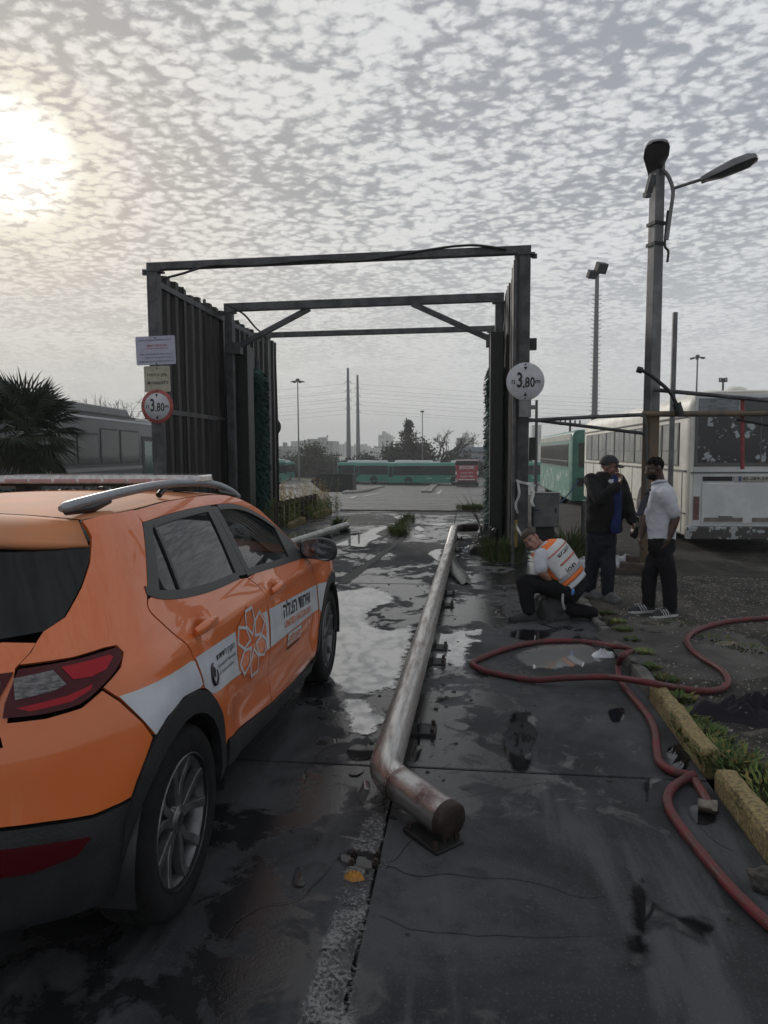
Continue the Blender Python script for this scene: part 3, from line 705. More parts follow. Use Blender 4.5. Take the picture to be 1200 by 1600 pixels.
b = MB(); c = AT(425, 667, 17.95); b.lathe([(0,-.012),(.235,-.012),(.24,0),(.235,.01),(0,.01)], c, axis='y', n=36)
b.box((c.x-.1, c.y+.02, c.z), (.3, .02, .05)); tag(b.build('sign_back', mat('dark_sign_back', (.03,.03,.03), .6, scale=6, var=.3)), 'dark back of a round sign on the far left gate corner', 'sign')
# ---------------------------------------------------------------- things at the right post
M_box = mat('grey_cabinet', (.115,.12,.12), .55, metal=.2, scale=5, var=.35, bump=.2)
cb = thing('control_cabinet', 'grey steel control cabinet on a dark stand beside the gate post', 'cabinet', (1.13, 10.95, 0))
b = MB(); b.box((0, 0, .735), (.385, .28, .50)); b.build('housing', M_box, cb, bevel=.008)
b = MB(); b.box((0, -.145, .735), (.35, .012, .46)); dr = b.build('door', M_box, cb, bevel=.004)
b = MB(); b.box((.14, -.158, .74), (.02, .02, .07)); b.build('handle', M_dark, dr)
b = MB(); b.box((0, .01, .992), (.42, .32, .018)); b.build('lid', M_box, cb, bevel=.004)
b = MB(); b.box((0, .02, .22), (.26, .2, .50)); b.build('stand', M_dark, cb)
b = MB(); b.box((.90, 10.62, 1.66), (.09, .14, .33)); tag(b.build('meter_box', M_rubber, bevel=.006), 'small black box fixed to the side of the gate post', 'box')
b = MB(); b.box((.66, 10.5, .42), (.055, .05, .40)); tag(b.build('yellow_guard', mat('yellow_paint', (.34,.24,.03), .6, scale=8, var=.5)), 'yellow painted guard bar at the foot of the gate post', 'guard bar')
M_tape = mat('white_tape', (.55,.55,.53), .5)
tp = MB()
def ribbon(b, pts, w, d=(0,0,1)):
    S = spline(pts, 5); d = Vector(d)
    for i in range(len(S)-1):
        tw = .35*math.sin(i*.8); o0 = Vector((d.x*w, tw*w, d.z*w)); b.add([S[i]-o0, S[i]+o0, S[i+1]+o0, S[i+1]-o0], [(0,1,2,3)], True)
ribbon(tp, [(.66,10.53,1.20),(.75,10.52,1.17),(.85,10.52,1.15),(.95,10.6,1.12)], .02)
ribbon(tp, [(.90,10.5,1.13),(.91,10.5,1.0),(.89,10.5,.9),(.92,10.51,.82)], .022, (1,0,0))
ribbon(tp, [(.69,10.5,1.17),(.71,10.5,1.0),(.66,10.5,.85),(.69,10.5,.72)], .018, (1,0,0))
ribbon(tp, [(.66,10.4,.55),(.72,10.35,.45),(.80,10.35,.33),(.95,10.33,.29)], .035)
tag(tp.build('plastic_tape', M_tape, recalc=False), 'torn strips of white plastic tape tied round the gate post', 'tape')
b = MB(); b.tube(spline([AT(834,795,10.75), AT(850,797,10.85), AT(872,788,11.0), AT(890,770,11.2), AT(903,751,11.38)], 6), .011, 7)
tag(b.build('blue_rope', mat('blue_rope', (.045,.075,.16), .7, scale=60, var=.4)), 'blue rope sagging from the grey cabinet to the wrapped post', 'rope')
# plastic wrapped post
wp = MB()
def wf(u, v):
    a = u*2*PI; r = .10*(1+.10*nz1(math.cos(a)*2, math.sin(a)*2, v*5)); r *= 1+.35*max(0, .25-v)
    return Vector((1.83+r*math.cos(a), 11.4+r*math.sin(a), lot(1.83, 11.4)-.02+v*1.1))
wp.grid(wf, lines(0, 1, 24), lines(0, 1, 18)); wp.add([wf(i/12, 1) for i in range(12)], [tuple(range(12))])
tag(wp.build('wrapped_post', mat('grey_plastic_wrap', (.17,.17,.165), .35, scale=9, var=.5, bump=.6, bscale=14)), 'grey plastic wrapped post standing behind the dark-jacketed man', 'post')
M_bag = mat('white_plastic', (.42,.45,.48), .35, scale=7, var=.3, bump=.6, bscale=16)
def heap(name, c, r, m_, label, cat, seed, amp=.35):
    b = MB(); c = Vector(c)
    def fn(u, v):
        a = u*2*PI; t = v*PI/2; p = Vector((r[0]*math.cos(t)*math.cos(a), r[1]*math.cos(t)*math.sin(a), r[2]*math.sin(t)))
        q = Vector((math.cos(t)*math.cos(a), math.cos(t)*math.sin(a), math.sin(t)))
        k = 1+amp*nz1(q.x*1.9+seed, q.y*1.9, q.z*1.9)+amp*.5*nz1(q.x*5+seed, q.y*5, q.z*5)
        return c+p*k
    b.grid(fn, lines(0, 1, 40), lines(0, 1, 16)); return tag(b.build(name, m_), label, cat)
heap('plastic_bag', (1.70, 10.9, lot(1.7, 10.9)-.02), (.30,.22,.22), M_bag, 'crumpled white plastic bag at the foot of the wrapped post', 'bag', 3)
heap('plastic_bag', (2.28, 10.9, lot(2.2, 10.9)-.02), (.20,.18,.26), M_bag, 'crumpled white plastic bag behind the wooden blocks', 'bag', 8)
M_wood = mat('old_wood', (.075,.055,.042), .85, scale=14, var=.5, bump=.5, stretch=(1,4,4))
for k, (x, y, z, d_, rz) in enumerate(((2.15,10.2,.06,(.62,.12,.09),.1),(2.28,10.25,.14,(.36,.16,.09),-.2),(2.46,10.15,.06,(.13,.3,.10),.3),(2.30,10.35,.235,(.16,.14,.10),.2),(1.95,10.3,.05,(.10,.34,.08),-.3))):
    b = MB(); b.box((x, y, lot(x, y)+z-.02), d_, rotm(.02*k, .05, rz)); tag(b.build('wooden_block', M_wood, bevel=.008), ('longest wooden block lying at the bottom of the scrap pile', 'broad wooden block resting across the longest one', 'squat wooden block at the board end of the scrap pile', 'small wooden block on top of the scrap pile', 'narrow wooden block on the plastic bag side of the scrap pile')[k], 'block', 'scrap wood blocks')
b = MB(); b.beam((2.42, 10.1, lot(2.4, 10.1)), (2.62, 10.3, .42), .10, .03); tag(b.build('wooden_board', M_wood), 'reddish board leaning by the scrap wood pile', 'board')
# rubble footing inside the right wall
b = rough_box((-.02, 11.55, 0), (.86, 11.6, 0), .42, .17, .03, 4.4, nl=18)
tag(b.build('concrete_footing', mat('sooty_concrete', (.022,.022,.022), .8, scale=12, var=.5, bump=.8)), 'sooty broken concrete footing at the base of the right wall', 'footing')
heap('rubble', (.30, 12.0, -.01), (.22,.2,.30), M_dark, 'small dark heap of rubble on the footing by the green brush', 'rubble', 12, .7)
heap('litter_bag', (-.02, 11.6, -.005), (.10,.16,.08), M_bag, 'white scrap of litter between pipe and footing', 'litter', 15, .5)
# ---------------------------------------------------------------- lamp post
M_pole = mat('grey_lamp_post', (.16,.16,.165), .5, metal=.3, scale=4, var=.35, bump=.15)
M_rpole = mat('rusty_lamp_post', (.16,.105,.06), .7, scale=6, col2=(.10,.08,.06), bump=.3)
LX, LY = 2.585, 10.7; lp = thing('lamp_post', 'tall square steel lamp post with two street light heads', 'lamp post', (LX, LY, -.2), .45)
b = MB(); b.box((0, 0, 1.15), (.168, .168, 2.34)); b.build('lower_post', M_rpole, lp, bevel=.012)
b = MB(); b.box((0, 0, 4.08), (.165, .165, 3.52), taper=.9); b.build('upper_post', M_pole, lp, bevel=.012)
for z in (4.72, 5.0): b = MB(); b.box((0, 0, z), (.185, .185, .045)); b.build('clamp_band', M_dark, lp)
lp_in = Matrix.Rotation(-.45, 3, 'Z')
def lpl(v): return lp_in @ (Vector(v)-Vector((LX, LY, -.2)))
def lamp_head(name, base, dirv, ln, w):
    d = Vector(dirv).normalized(); x = d.cross(Vector((0,0,1))).normalized(); u = x.cross(d); base = Vector(base)
    st_ = [(0,.42,.10),(.12,.5,.13),(.35,.74,.17),(.6,1.0,.2),(.85,.98,.19),(.97,.8,.13),(1.0,.5,.05)]
    b = MB()
    def fn(i, k):
        t, ww, hh = st_[int(i)]; a = k*PI/8
        return lpl(base+d*(t*ln)+x*(math.cos(a)*ww*w/2)+u*(math.sin(a)**.7*hh*.62 if 0 < a < PI else 0))
    b.grid(fn, range(7), range(9)); b.add([fn(0, k) for k in range(9)], [tuple(range(9))])
    h = b.build(name, M_pole, lp)
    b = MB()
    def f2(i, k):
        t, ww, hh = st_[int(i)]; q = -1+k*.5; return lpl(base+d*(t*ln)+x*(q*ww*w/2*.99)-u*(.012+(.05*(1-q*q) if .2 < t < .95 else 0)))
    b.grid(f2, range(7), range(5)); b.build('lens', mat('dark_lamp_glass', (.07,.07,.072), .2, scale=4, var=.3), h)
lamp_head('lamp_head', (LX-.03, LY+.10, 5.50), (-.12, -.8, .30), .62, .33)
p0 = AT(1096, 284, LY-.3); lamp_head('lamp_head', p0, (1, -.25, .30), .70, .27)
b = MB(); b.tube(spline([lpl(v) for v in ((LX+.04, LY-.08, 5.52), (LX+.12, LY-.12, 5.40), (LX+.18, LY-.14, 5.2), (LX+.16, LY-.14, 4.95), (LX+.12, LY-.12, 4.55))], 5), .026, 8); b.build('bracket_pipe', M_pole, lp)
b = MB(); b.tube([lpl((LX+.18, LY-.14, 5.23)), lpl(p0+Vector((.1,-.03,.05)))], .022, 8); b.build('arm', M_pole, lp)
b = MB(); b.beam(lpl((LX-.13, LY-.06, 5.22)), lpl((LX-.08, LY-.08, 5.45)), .09, .06); b.box(lpl((LX-.15, LY-.08, 5.18)), (.09, .07, .06)); b.build('small_fixture', M_frame, lp)
b = MB(); b.tube(spline([lpl(v) for v in ((LX+.13, LY-.1, 4.95), (LX+.10, LY-.1, 4.5), (LX+.15, LY-.1, 4.4), (LX+.14, LY-.1, 4.25))], 4), .017, 6); b.build('cable', M_rubber, lp)
# ---------------------------------------------------------------- pipework between gate, lamp post and bus
M_rp = mat('rusty_yellow_pipe', (.15,.105,.065), .65, metal=.2, scale=7, col2=(.08,.07,.06), bump=.3)
pf = thing('pipe_frame', 'horizontal water pipe frame from the gate post past the lamp post', 'pipe frame', (LX, LY-.14, 0)); off = Vector((-LX, -(LY-.14), 0))
def pfp(name, pts, r, m_, sq=False):
    b = MB(); P = [Vector(p)+off for p in pts]
    b.tube(P, r, 10); return b.build(name, m_, pf)
Yp = LY-.16
pfp('pipe', [AT(826, 657, Yp), AT(915, 652, Yp), AT(1016, 647.5, Yp)], .028, M_frame)
pfp('pipe', spline([AT(980, 648, Yp-.04), AT(1001, 649, Yp-.04), AT(1008, 656, Yp-.04), AT(1010, 690, Yp-.04), AT(1010, 770, Yp-.04)], 5), .022, M_frame)
pfp('cross_pipe', [AT(1004, 647, Yp-.02), AT(1240, 646, Yp-.02)], .042, M_rp)
pfp('diagonal_pipe', [AT(824, 655, Yp+.4), AT(1020, 679, Yp+.1)], .026, M_frame)
pfp('upper_pipe', [AT(1022, 609, Yp), AT(1160, 622, Yp), AT(1260, 632, Yp)], .03, M_frame)
pfp('red_pipe', [AT(1160, 622, Yp+.07), AT(1160, 733, Yp+.07)], .028, mat('red_pipe_paint', (.26,.045,.05), .55, scale=10, var=.45))
pfp('black_strut', [AT(1150, 655, Yp+.05), AT(1240, 672, Yp+.05)], .02, M_rubber)
b = MB(); gn = [AT(1000, 578, LY-.25), AT(1012, 583, LY-.25), AT(1030, 597, LY-.25), AT(1047, 613, LY-.25), AT(1057, 632, LY-.25), AT(1062, 645, LY-.25)]
b.tube([p+off for p in spline(gn, 5)], .026, 10); sp = b.build('spray_hose', M_rubber, pf)
b = MB(); b.tube([gn[0]+off+Vector((-.04,0,.01)), gn[0]+off+Vector((.03,0,-.01))], .045, 10); b.build('nozzle', M_rubber, sp); b = MB(); b.tube([gn[4]+off+Vector((.0,0,.02)), gn[5]+off+Vector((.01,0,-.04))], .06, 10); b.build('coupling', M_rubber, sp)
b = MB(); b.box((3.44, 12.8, 1.86), (.075, .075, 4.2)); tag(b.build('steel_post', M_pole, bevel=.006), 'plain grey steel post beside the white bus behind the lamp post', 'post')
# ---------------------------------------------------------------- orange rescue car
def interp(tab,v):
    if v<=tab[0][0]: return tab[0][1]
    if v>=tab[-1][0]: return tab[-1][1]
    for i in range(len(tab)-1):
        if tab[i][0]<=v<=tab[i+1][0]:
            x0,y0=tab[i]; x1,y1=tab[i+1]
            h=x1-x0
            def sl(j):
                if j==0: return (tab[1][1]-tab[0][1])/(tab[1][0]-tab[0][0])
                if j==len(tab)-1: return (tab[-1][1]-tab[-2][1])/(tab[-1][0]-tab[-2][0])
                a=(tab[j][1]-tab[j-1][1])/(tab[j][0]-tab[j-1][0]); b=(tab[j+1][1]-tab[j][1])/(tab[j+1][0]-tab[j][0])
                return 0 if a*b<0 else (2*a*b/(a+b) if a+b else 0)
            m0,m1=sl(i),sl(i+1); t=(v-x0)/h
            return (2*t**3-3*t*t+1)*y0+(t**3-2*t*t+t)*h*m0+(-2*t**3+3*t*t)*y1+(t**3-t*t)*h*m1
CW=[(.15,.80),(.25,.835),(.36,.862),(.5,.872),(.64,.88),(.78,.876),(.88,.862),(.95,.842),(1.02,.812),(1.1,.772),(1.2,.722),(1.3,.668),(1.38,.618),(1.44,.56),(1.5,.48)]
CXR=[(.15,-.60),(.25,-.68),(.4,-.725),(.52,-.735),(.65,-.715),(.8,-.69),(.92,-.655),(1.02,-.60),(1.1,-.55),(1.2,-.485),(1.3,-.42),(1.4,-.36),(1.5,-.3)]
LC=.62; NN=2.7
def hw0(x,z):
    w=interp(CW,z)
    xi=(x-interp(CXR,z))/LC
    if xi<=0: return 0.0
    if xi<1: w*=(1-(1-xi)**NN)**(1/NN)
    if x>2.35:
        q=min(1,(x-2.35)/1.08); w*=(max(0,1-q**2.6))**(1/2.6)
    if z>.9 and x>.9: w-= .03*min(1,(z-.9)/.3)*((x-.9)/1.2)**2
    return w
_HC = {}
def hw(x, z):
    w = hw0(x, z)
    if w <= 0: return w
    # flared arches, hollow lower doors, handle dishes, shoulder crease
    for cx in (-.03, 2.55):
        r = math.hypot(x-cx, z-.33)
        if z > .3: w += .014*math.exp(-((r-.47)/.09)**2)
    if .3 < x < 2.2: w -= .009*math.exp(-((z-.52)/.09)**2)*sstep(x, .3, .6)*(1-sstep(x, 1.95, 2.2))
    w += .010*math.exp(-((z-(.935-.012*x))/.035)**2)*sstep(x, -.5, 0)
    for cx, cz in ((.225, .945), (1.195, .905)):
        w -= .022*math.exp(-(((x-cx)/.06)**2+((z-cz)/.036)**2))
    return w
XC0 = .6
def V(x, y, z): return Vector((y, x, z))
def RA(x, z): return math.atan2(hw(x, z), XC0-x)
def RY(y, z):
    w = interp(CW, z); xi = 1-(max(0, 1-(y/w)**NN))**(1/NN); x = interp(CXR, z)+LC*xi; return math.atan2(y, XC0-x)
def Prear(a, z):
    ca, sa = math.cos(a), math.sin(a); lo, hi = .05, 2.2
    for _ in range(22):
        m_ = (lo+hi)/2; x = XC0-m_*ca
        if m_*sa < hw(x, z): lo = m_
        elif m_*sa == 0 and x > interp(CXR, z): lo = m_
        else: hi = m_
    return Vector((lo*sa, XC0-lo*ca, z))
def Pside(x, z): return Vector((hw(x, z), x, z))
car = thing('rescue_car', 'orange rescue car with white stripe, light bar and black cladding', 'car', (-1.86, 2.34, 0), 0)
def fill2d(poly, step):
    bm = bmesh.new(); vs_ = [bm.verts.new((a, b, 0)) for a, b in poly]; bm.faces.new(vs_)
    a0, a1 = min(p[0] for p in poly), max(p[0] for p in poly); b0, b1 = min(p[1] for p in poly), max(p[1] for p in poly)
    for k in range(1, int((a1-a0)/step)+1):
        bmesh.ops.bisect_plane(bm, geom=bm.verts[:]+bm.edges[:]+bm.faces[:], plane_co=(a0+k*(a1-a0)/(int((a1-a0)/step)+1), 0, 0), plane_no=(1,0,0), dist=1e-6)
    for k in range(1, int((b1-b0)/step)+1):
        bmesh.ops.bisect_plane(bm, geom=bm.verts[:]+bm.edges[:]+bm.faces[:], plane_co=(0, b0+k*(b1-b0)/(int((b1-b0)/step)+1), 0), plane_no=(0,1,0), dist=1e-6)
    bm.normal_update()
    for f in bm.faces:
        if f.normal.z < 0: f.normal_flip()
    bm.verts.index_update()
    Vs = [(v.co.x, v.co.y) for v in bm.verts]; Fs = [[v.index for v in f.verts] for f in bm.faces]
    Es = []
    for e in bm.edges:
        if len(e.link_faces) == 1:
            lp_ = e.link_loops[0]; Es.append((lp_.vert.index, lp_.link_loop_next.vert.index))
    bm.free(); return Vs, Fs, Es
def inset(poly, d):
    n = len(poly); A = sum(poly[i][0]*poly[(i+1)%n][1]-poly[(i+1)%n][0]*poly[i][1] for i in range(n)); s = 1 if A > 0 else -1; out = []
    for i in range(n):
        p, q, r = Vector(poly[i-1]), Vector(poly[i]), Vector(poly[(i+1)%n]); e1 = (q-p); e2 = (r-q)
        if e1.length < 1e-7 or e2.length < 1e-7: out.append(tuple(q)); continue
        e1.normalize(); e2.normalize(); n1 = Vector((-e1.y, e1.x))*s; n2 = Vector((-e2.y, e2.x))*s; b = n1+n2
        if b.length < .2: out.append(tuple(q)); continue
        b.normalize(); out.append(tuple(q+b*min(d/max(.35, b.dot(n1)), d*2)))
    return out
def panel(name, poly, m_, parent=None, mode='side', off=0.0, lip=.014, step=.04, gap=.0034, both=True):
    """sheet-metal panel cut from the body surface, with turned-in edges"""
    if gap: poly = inset(poly, gap)
    Vs, Fs, Es = fill2d(poly, step)
    fn = Pside if mode == 'side' else Prear; e = .004
    P = []; Nn = []
    for a, z in Vs:
        p = fn(a, z)
        if mode == 'side': da = fn(a+e, z)-fn(a-e, z)
        else: da = fn(a-e, z)-fn(a+e, z); 
        dz = fn(a, z+e)-fn(a, z-e)
        n_ = da.cross(dz); n_.normalize()
        if n_.x < -.05 or (mode != 'side' and n_.y > .6 and n_.x < .3): n_ = -n_
        P.append(p+n_*off); Nn.append(n_)
    outs = []
    for sgn in ((1, -1) if both else (1,)):
        verts = [Vector((p.x*sgn, p.y, p.z)) for p in P]; nrm = [Vector((q.x*sgn, q.y, q.z)) for q in Nn]
        faces = []; lnorm = []
        vote = 0
        for f in Fs:
            nw = Vector((0,0,0))
            for i in range(len(f)): nw += verts[f[i]].cross(verts[f[(i+1) % len(f)]])
            vote += nw.dot(nrm[f[0]])
        for f in Fs:
            ff = list(f)
            if vote < 0: ff.reverse()
            faces.append(ff); lnorm += [nrm[i] for i in ff]
        nf = len(faces)
        if lip:
            for i, j in Es:
                o = len(verts); a, b = verts[i], verts[j]; na, nb = nrm[i], nrm[j]
                verts += [a.copy(), b.copy(), b-nb*lip, a-na*lip]; q = [o, o+3, o+2, o+1]
                nn = (verts[o+3]-verts[o]).cross(verts[o+1]-verts[o]).normalized()
                if sgn < 0: q.reverse(); nn = -nn
                faces.append(q); lnorm += [nn]*4
        me = bpy.data.meshes.new(name); me.from_pydata(verts, [], faces); me.update()
        if len(me.loops) == len(lnorm):
            me.polygons.foreach_set('use_smooth', [True]*len(faces)); me.normals_split_custom_set([tuple(q) for q in lnorm])
        me.materials.append(m_)
        par = parent if not isinstance(parent, (list, tuple)) else parent[0 if sgn > 0 else 1]
        o = bpy.data.objects.new(name, me); COL.objects.link(o); o.parent = par or car; outs.append(o)
    return outs if both else outs[0]
def rp(pts):
    """rear outline: ('y',y,z) or (x,z) -> (angle,z)"""
    return [(RY(p[1], p[2]), p[2]) if p[0] == 'y' else (RA(p[0], p[1]), p[1]) for p in pts]
def strip(path, w, k=1):
    P = [Vector(p) for p in path]; L_, R2 = [], []
    for i, p in enumerate(P):
        d = (P[min(i+1, len(P)-1)]-P[max(i-1, 0)]).normalized(); n_ = Vector((-d.y, d.x)); L_.append(tuple(p+n_*w/2)); R2.append(tuple(p-n_*w/2))
    return L_+R2[::-1]
def sp2(pts, k=4): return [tuple(p) for p in spline([Vector(p) for p in pts], k)]
M_or = mat('orange_paint', (.60,.132,.025), .40, coat=.85, scale=2.2, col2=(.57,.138,.034), bump=.012, bscale=90, rough2=.5)
M_or.node_tree.nodes['Principled BSDF'].inputs['Coat Roughness'].default_value = .03
M_dusty = mat('dusty_orange_roof', (.50,.20,.095), .75, spec=.18, scale=3, col2=(.40,.19,.105), coat=.0, bump=.05, bscale=140, detail=8)
M_dusty.node_tree.nodes['Principled BSDF'].inputs['Coat Roughness'].default_value = .35
M_clad = mat('black_cladding', (.020,.021,.023), .55, scale=9, var=.35, bump=.25, bscale=120)
M_trim = mat('window_trim', (.016,.016,.018), .35)
M_priv = mat('privacy_glass', (.006,.007,.008), .03, spec=.5, ior=1.45)
M_glass = bpy.data.materials.new('tinted_glass'); M_glass.use_nodes = True
_t = M_glass.node_tree; _t.nodes.clear(); _o = _t.nodes.new('ShaderNodeOutputMaterial'); _m = _t.nodes.new('ShaderNodeMixShader'); _tr = _t.nodes.new('ShaderNodeBsdfTransparent'); _gl = _t.nodes.new('ShaderNodeBsdfGlossy'); _fr = _t.nodes.new('ShaderNodeFresnel')
_tr.inputs[0].default_value = (.42,.46,.46,1); _gl.inputs['Roughness'].default_value = .02; _fr.inputs[0].default_value = 1.6
_t.links.new(_fr.outputs[0], _m.inputs[0]); _t.links.new(_tr.outputs[0], _m.inputs[1]); _t.links.new(_gl.outputs[0], _m.inputs[2]); _t.links.new(_m.outputs[0], _o.inputs[0])
M_dwhite = mat('white_decal', (.50,.53,.57), .35, coat=.3, scale=8, var=.12)
M_dblack = mat('black_decal', (.012,.013,.018), .4)
M_dorange = mat('orange_decal', (.60,.17,.06), .4)
M_rimm = mat('alloy_rim', (.17,.17,.175), .38, metal=.75, scale=12, var=.4)
M_tyre = mat('tyre_rubber', (.010,.010,.011), .85, spec=.25, scale=20, var=.35, bump=.3, bscale=60)
M_redl = mat('red_lens', (.30,.006,.014), .2, spec=.3)
M_redd = mat('dark_red_lens', (.055,.003,.006), .15, spec=.3)
M_clear = mat('clear_lens', (.15,.14,.145), .15, coat=.6, scale=40, var=.75, stretch=(1,1,5))
M_silver = mat('silver_rail', (.27,.285,.31), .45, metal=.4, scale=6, var=.2)
M_int = mat('grey_interior', (.045,.048,.05), .7, scale=10, var=.3)
# side lines (forward, up) measured along the car
TOP = sp2([(.2,1.359),(.535,1.371),(.922,1.371),(1.217,1.356),(1.435,1.311),(1.636,1.236),(1.825,1.135),(1.911,1.070),(1.99,.998)])
BOT = sp2([(-.03,1.135),(.05,1.105),(.235,1.074),(.504,1.052),(.911,1.039),(1.357,1.009),(1.847,.978),(1.99,.966)])
GB = sp2([(.903,1.030),(.982,.973),(1.02,.906),(1.027,.836),(1.008,.723),(1.012,.547),(1.08,.354)])
GR = sp2([(-.031,1.132),(-.067,1.088),(-.019,1.015),(.051,.933),(.083,.858),(.102,.769)])
GF = sp2([(1.992,.962),(2.035,.895),(2.09,.774),(2.10,.617),(2.13,.45),(2.17,.27)])
AO = sp2([(.36,.40),(.345,.46),(.294,.589),(.187,.705),(.078,.768),(-.079,.788),(-.213,.765),(-.301,.707),(-.361,.630),(-.388,.584)])
def arc(cx, cz, r, a0, a1, n): return [(cx+r*math.cos(math.radians(a0+(a1-a0)*i/n)), cz+r*math.sin(math.radians(a0+(a1-a0)*i/n))) for i in range(n+1)]
def between(poly, x0, x1): return [p for p in poly if x0-1e-6 <= p[0] <= x1+1e-6]
# doors
fd = panel('front_door', between(BOT, .93, 1.985)+GF[1:]+[(1.6,.303),(1.085,.352)]+GB[::-1][1:], M_or, step=.03)
rd = panel('rear_door', between(BOT, -.02, .89)+GB+[(.379,.452)]+AO[1:17]+GR[::-1][:-1], M_or, step=.03)
# rear quarter with the thick pillar
HG = [(-.096,1.372),(-.105,1.345),(-.129,1.318),(-.172,1.271),(-.252,1.202),(-.346,1.128),(-.407,1.099),(-.432,1.077),(-.46,1.049),(-.497,1.018)]
panel('quarter_panel', rp(GR[::-1]+[(.2,1.362),(.205,1.38),(.214,1.412),(.0,1.408),(-.09,1.398)]+HG+[(-.403,1.017),(-.32,1.024),(-.283,1.022),(-.278,1.0),(-.315,.966),(-.393,.926),(-.361,.88),(-.311,.797),(-.279,.735)]+[p for p in AO[::-1] if -.27 < p[0] < .095]), M_or, mode='rear', step=.035)
# roof side rail and A pillar
RE = [(x, z+.05) for x, z in TOP if x < 1.5]; RE += [(1.60,1.300),(1.72,1.225),(1.86,1.125),(1.97,1.04),(2.04,.985)]
panel('roof_side', [(TOP[0][0]+.005, TOP[0][1])]+TOP[1:]+[(2.03,.968)]+RE[::-1], M_or, step=.035)
panel('front_fender', [(1.998,.962),(2.03,.968),(2.3,.955),(2.6,.925),(2.85,.88),(3.05,.82),(3.08,.70),(3.05,.55)]+[p for p in arc(2.55,.33,.445,25,165,14)][::1]+[(2.125,.47),(2.105,.617),(2.095,.774),(2.04,.895)], M_or, step=.04)
# cladding
ai = arc(-.05,.33,.37,-4,187,18)
panel('arch_cladding', AO+[(-.42,.52),(-.425,.30),(-.40,.285)]+ai[::-1]+[(.345,.31),(.372,.355)], M_clad, off=.010, step=.05, lip=.04)
panel('arch_cladding', arc(2.55,.33,.45,-8,192,18)+arc(2.55,.33,.372,192,-8,18), M_clad, off=.010, step=.05, lip=.04)
panel('sill_cladding', [(.385,.450),(1.03,.358),(2.16,.250),(2.16,.175),(1.2,.235),(.385,.335)], M_clad, off=.008, step=.06, lip=.05)
# rear: bumper, cladding, hatch, glass, lights
panel('bumper', rp([(-.393,.922),(-.361,.878),(-.311,.795),(-.281,.735),(-.301,.709),(-.361,.632),(-.386,.588),(-.496,.584),(-.576,.600),(-.632,.608),('y',.3,.615),('y',0,.618),('y',0,.795),('y',.3,.80),('y',.50,.815),(-.596,.822),(-.585,.884),(-.523,.880),(-.456,.889)]), M_or, mode='rear', step=.05)
lb = panel('lower_bumper', rp([(-.386,.584),(-.40,.50),(-.41,.385),(-.41,.275),(-.532,.285),(-.619,.300),('y',.3,.30),('y',0,.30),('y',0,.614),('y',.3,.611),(-.632,.604),(-.576,.596),(-.496,.580)]), M_clad, mode='rear', off=.004, step=.05, lip=.04)
panel('fog_reflector', rp([(-.655,.560),(-.58,.548),(-.50,.530),(-.53,.487),(-.60,.470),(-.65,.478)]), M_redd, lb, 'rear', off=.012, step=.05, lip=.02)
hatch = panel('tailgate', rp([('y',0,1.062),('y',.3,1.068),(-.473,1.083),(-.432,1.072),(-.462,1.044),(-.50,1.012),(-.572,.880),(-.598,.826),('y',.50,.82),('y',.3,.806),('y',0,.80)]), M_or, mode='rear', step=.05)
panel('rear_window', rp([('y',0,1.385),('y',.3,1.38),(-.20,1.36),(-.125,1.335),(-.132,1.312),(-.175,1.266),(-.255,1.197),(-.348,1.124),(-.407,1.095),(-.473,1.087),('y',.3,1.072),('y',0,1.066)]), mat('rear_screen_glass', (.005,.006,.007), .10, spec=.35), hatch, 'rear', off=-.004, step=.05)
tl = panel('tail_light', rp(sp2([(-.500,1.010),(-.403,1.013),(-.32,1.019),(-.287,1.018),(-.285,.999),(-.319,.968),(-.393,.927),(-.456,.895),(-.523,.887),(-.577,.890)], 3)+[(-.560,.93)]), M_redd, mode='rear', off=.010, step=.03, lip=.03)
panel('red_segment', rp([(-.445,1.000),(-.40,1.002),(-.325,1.006),(-.315,.995),(-.36,.965),(-.405,.955),(-.445,.958)]), M_redl, tl, 'rear', off=.013, step=.03, lip=.006)
panel('red_segment', rp([(-.470,.928),(-.430,.938),(-.405,.945),(-.42,.925),(-.47,.905),(-.54,.898),(-.555,.915)]), M_redl, tl, 'rear', off=.013, step=.03, lip=.006)
panel('reverse_lens', rp([(-.520,.988),(-.455,.996),(-.455,.950),(-.49,.938),(-.548,.930)]), M_clear, tl, 'rear', off=.013, step=.03, lip=.006)
hl = panel('hatch_light', rp([('y',.28,.995),(-.505,1.005),(-.566,.930),(-.582,.890),('y',.28,.895)]), M_redd, hatch, 'rear', off=.010, step=.04, lip=.02)
panel('reverse_lens', rp([('y',.45,.985),(-.532,.985),(-.560,.935),('y',.45,.93)]), M_clear, hl, 'rear', off=.013, step=.04, lip=.006)
b = MB(); b.ell((.715, -.372, .962), (.005,.005,.006), n=8, m=6); b.build('lit_bulb', mat('lit_bulb', (.6,.02,.02), .3, emit=(1,.03,.02), estr=6), tl[0])
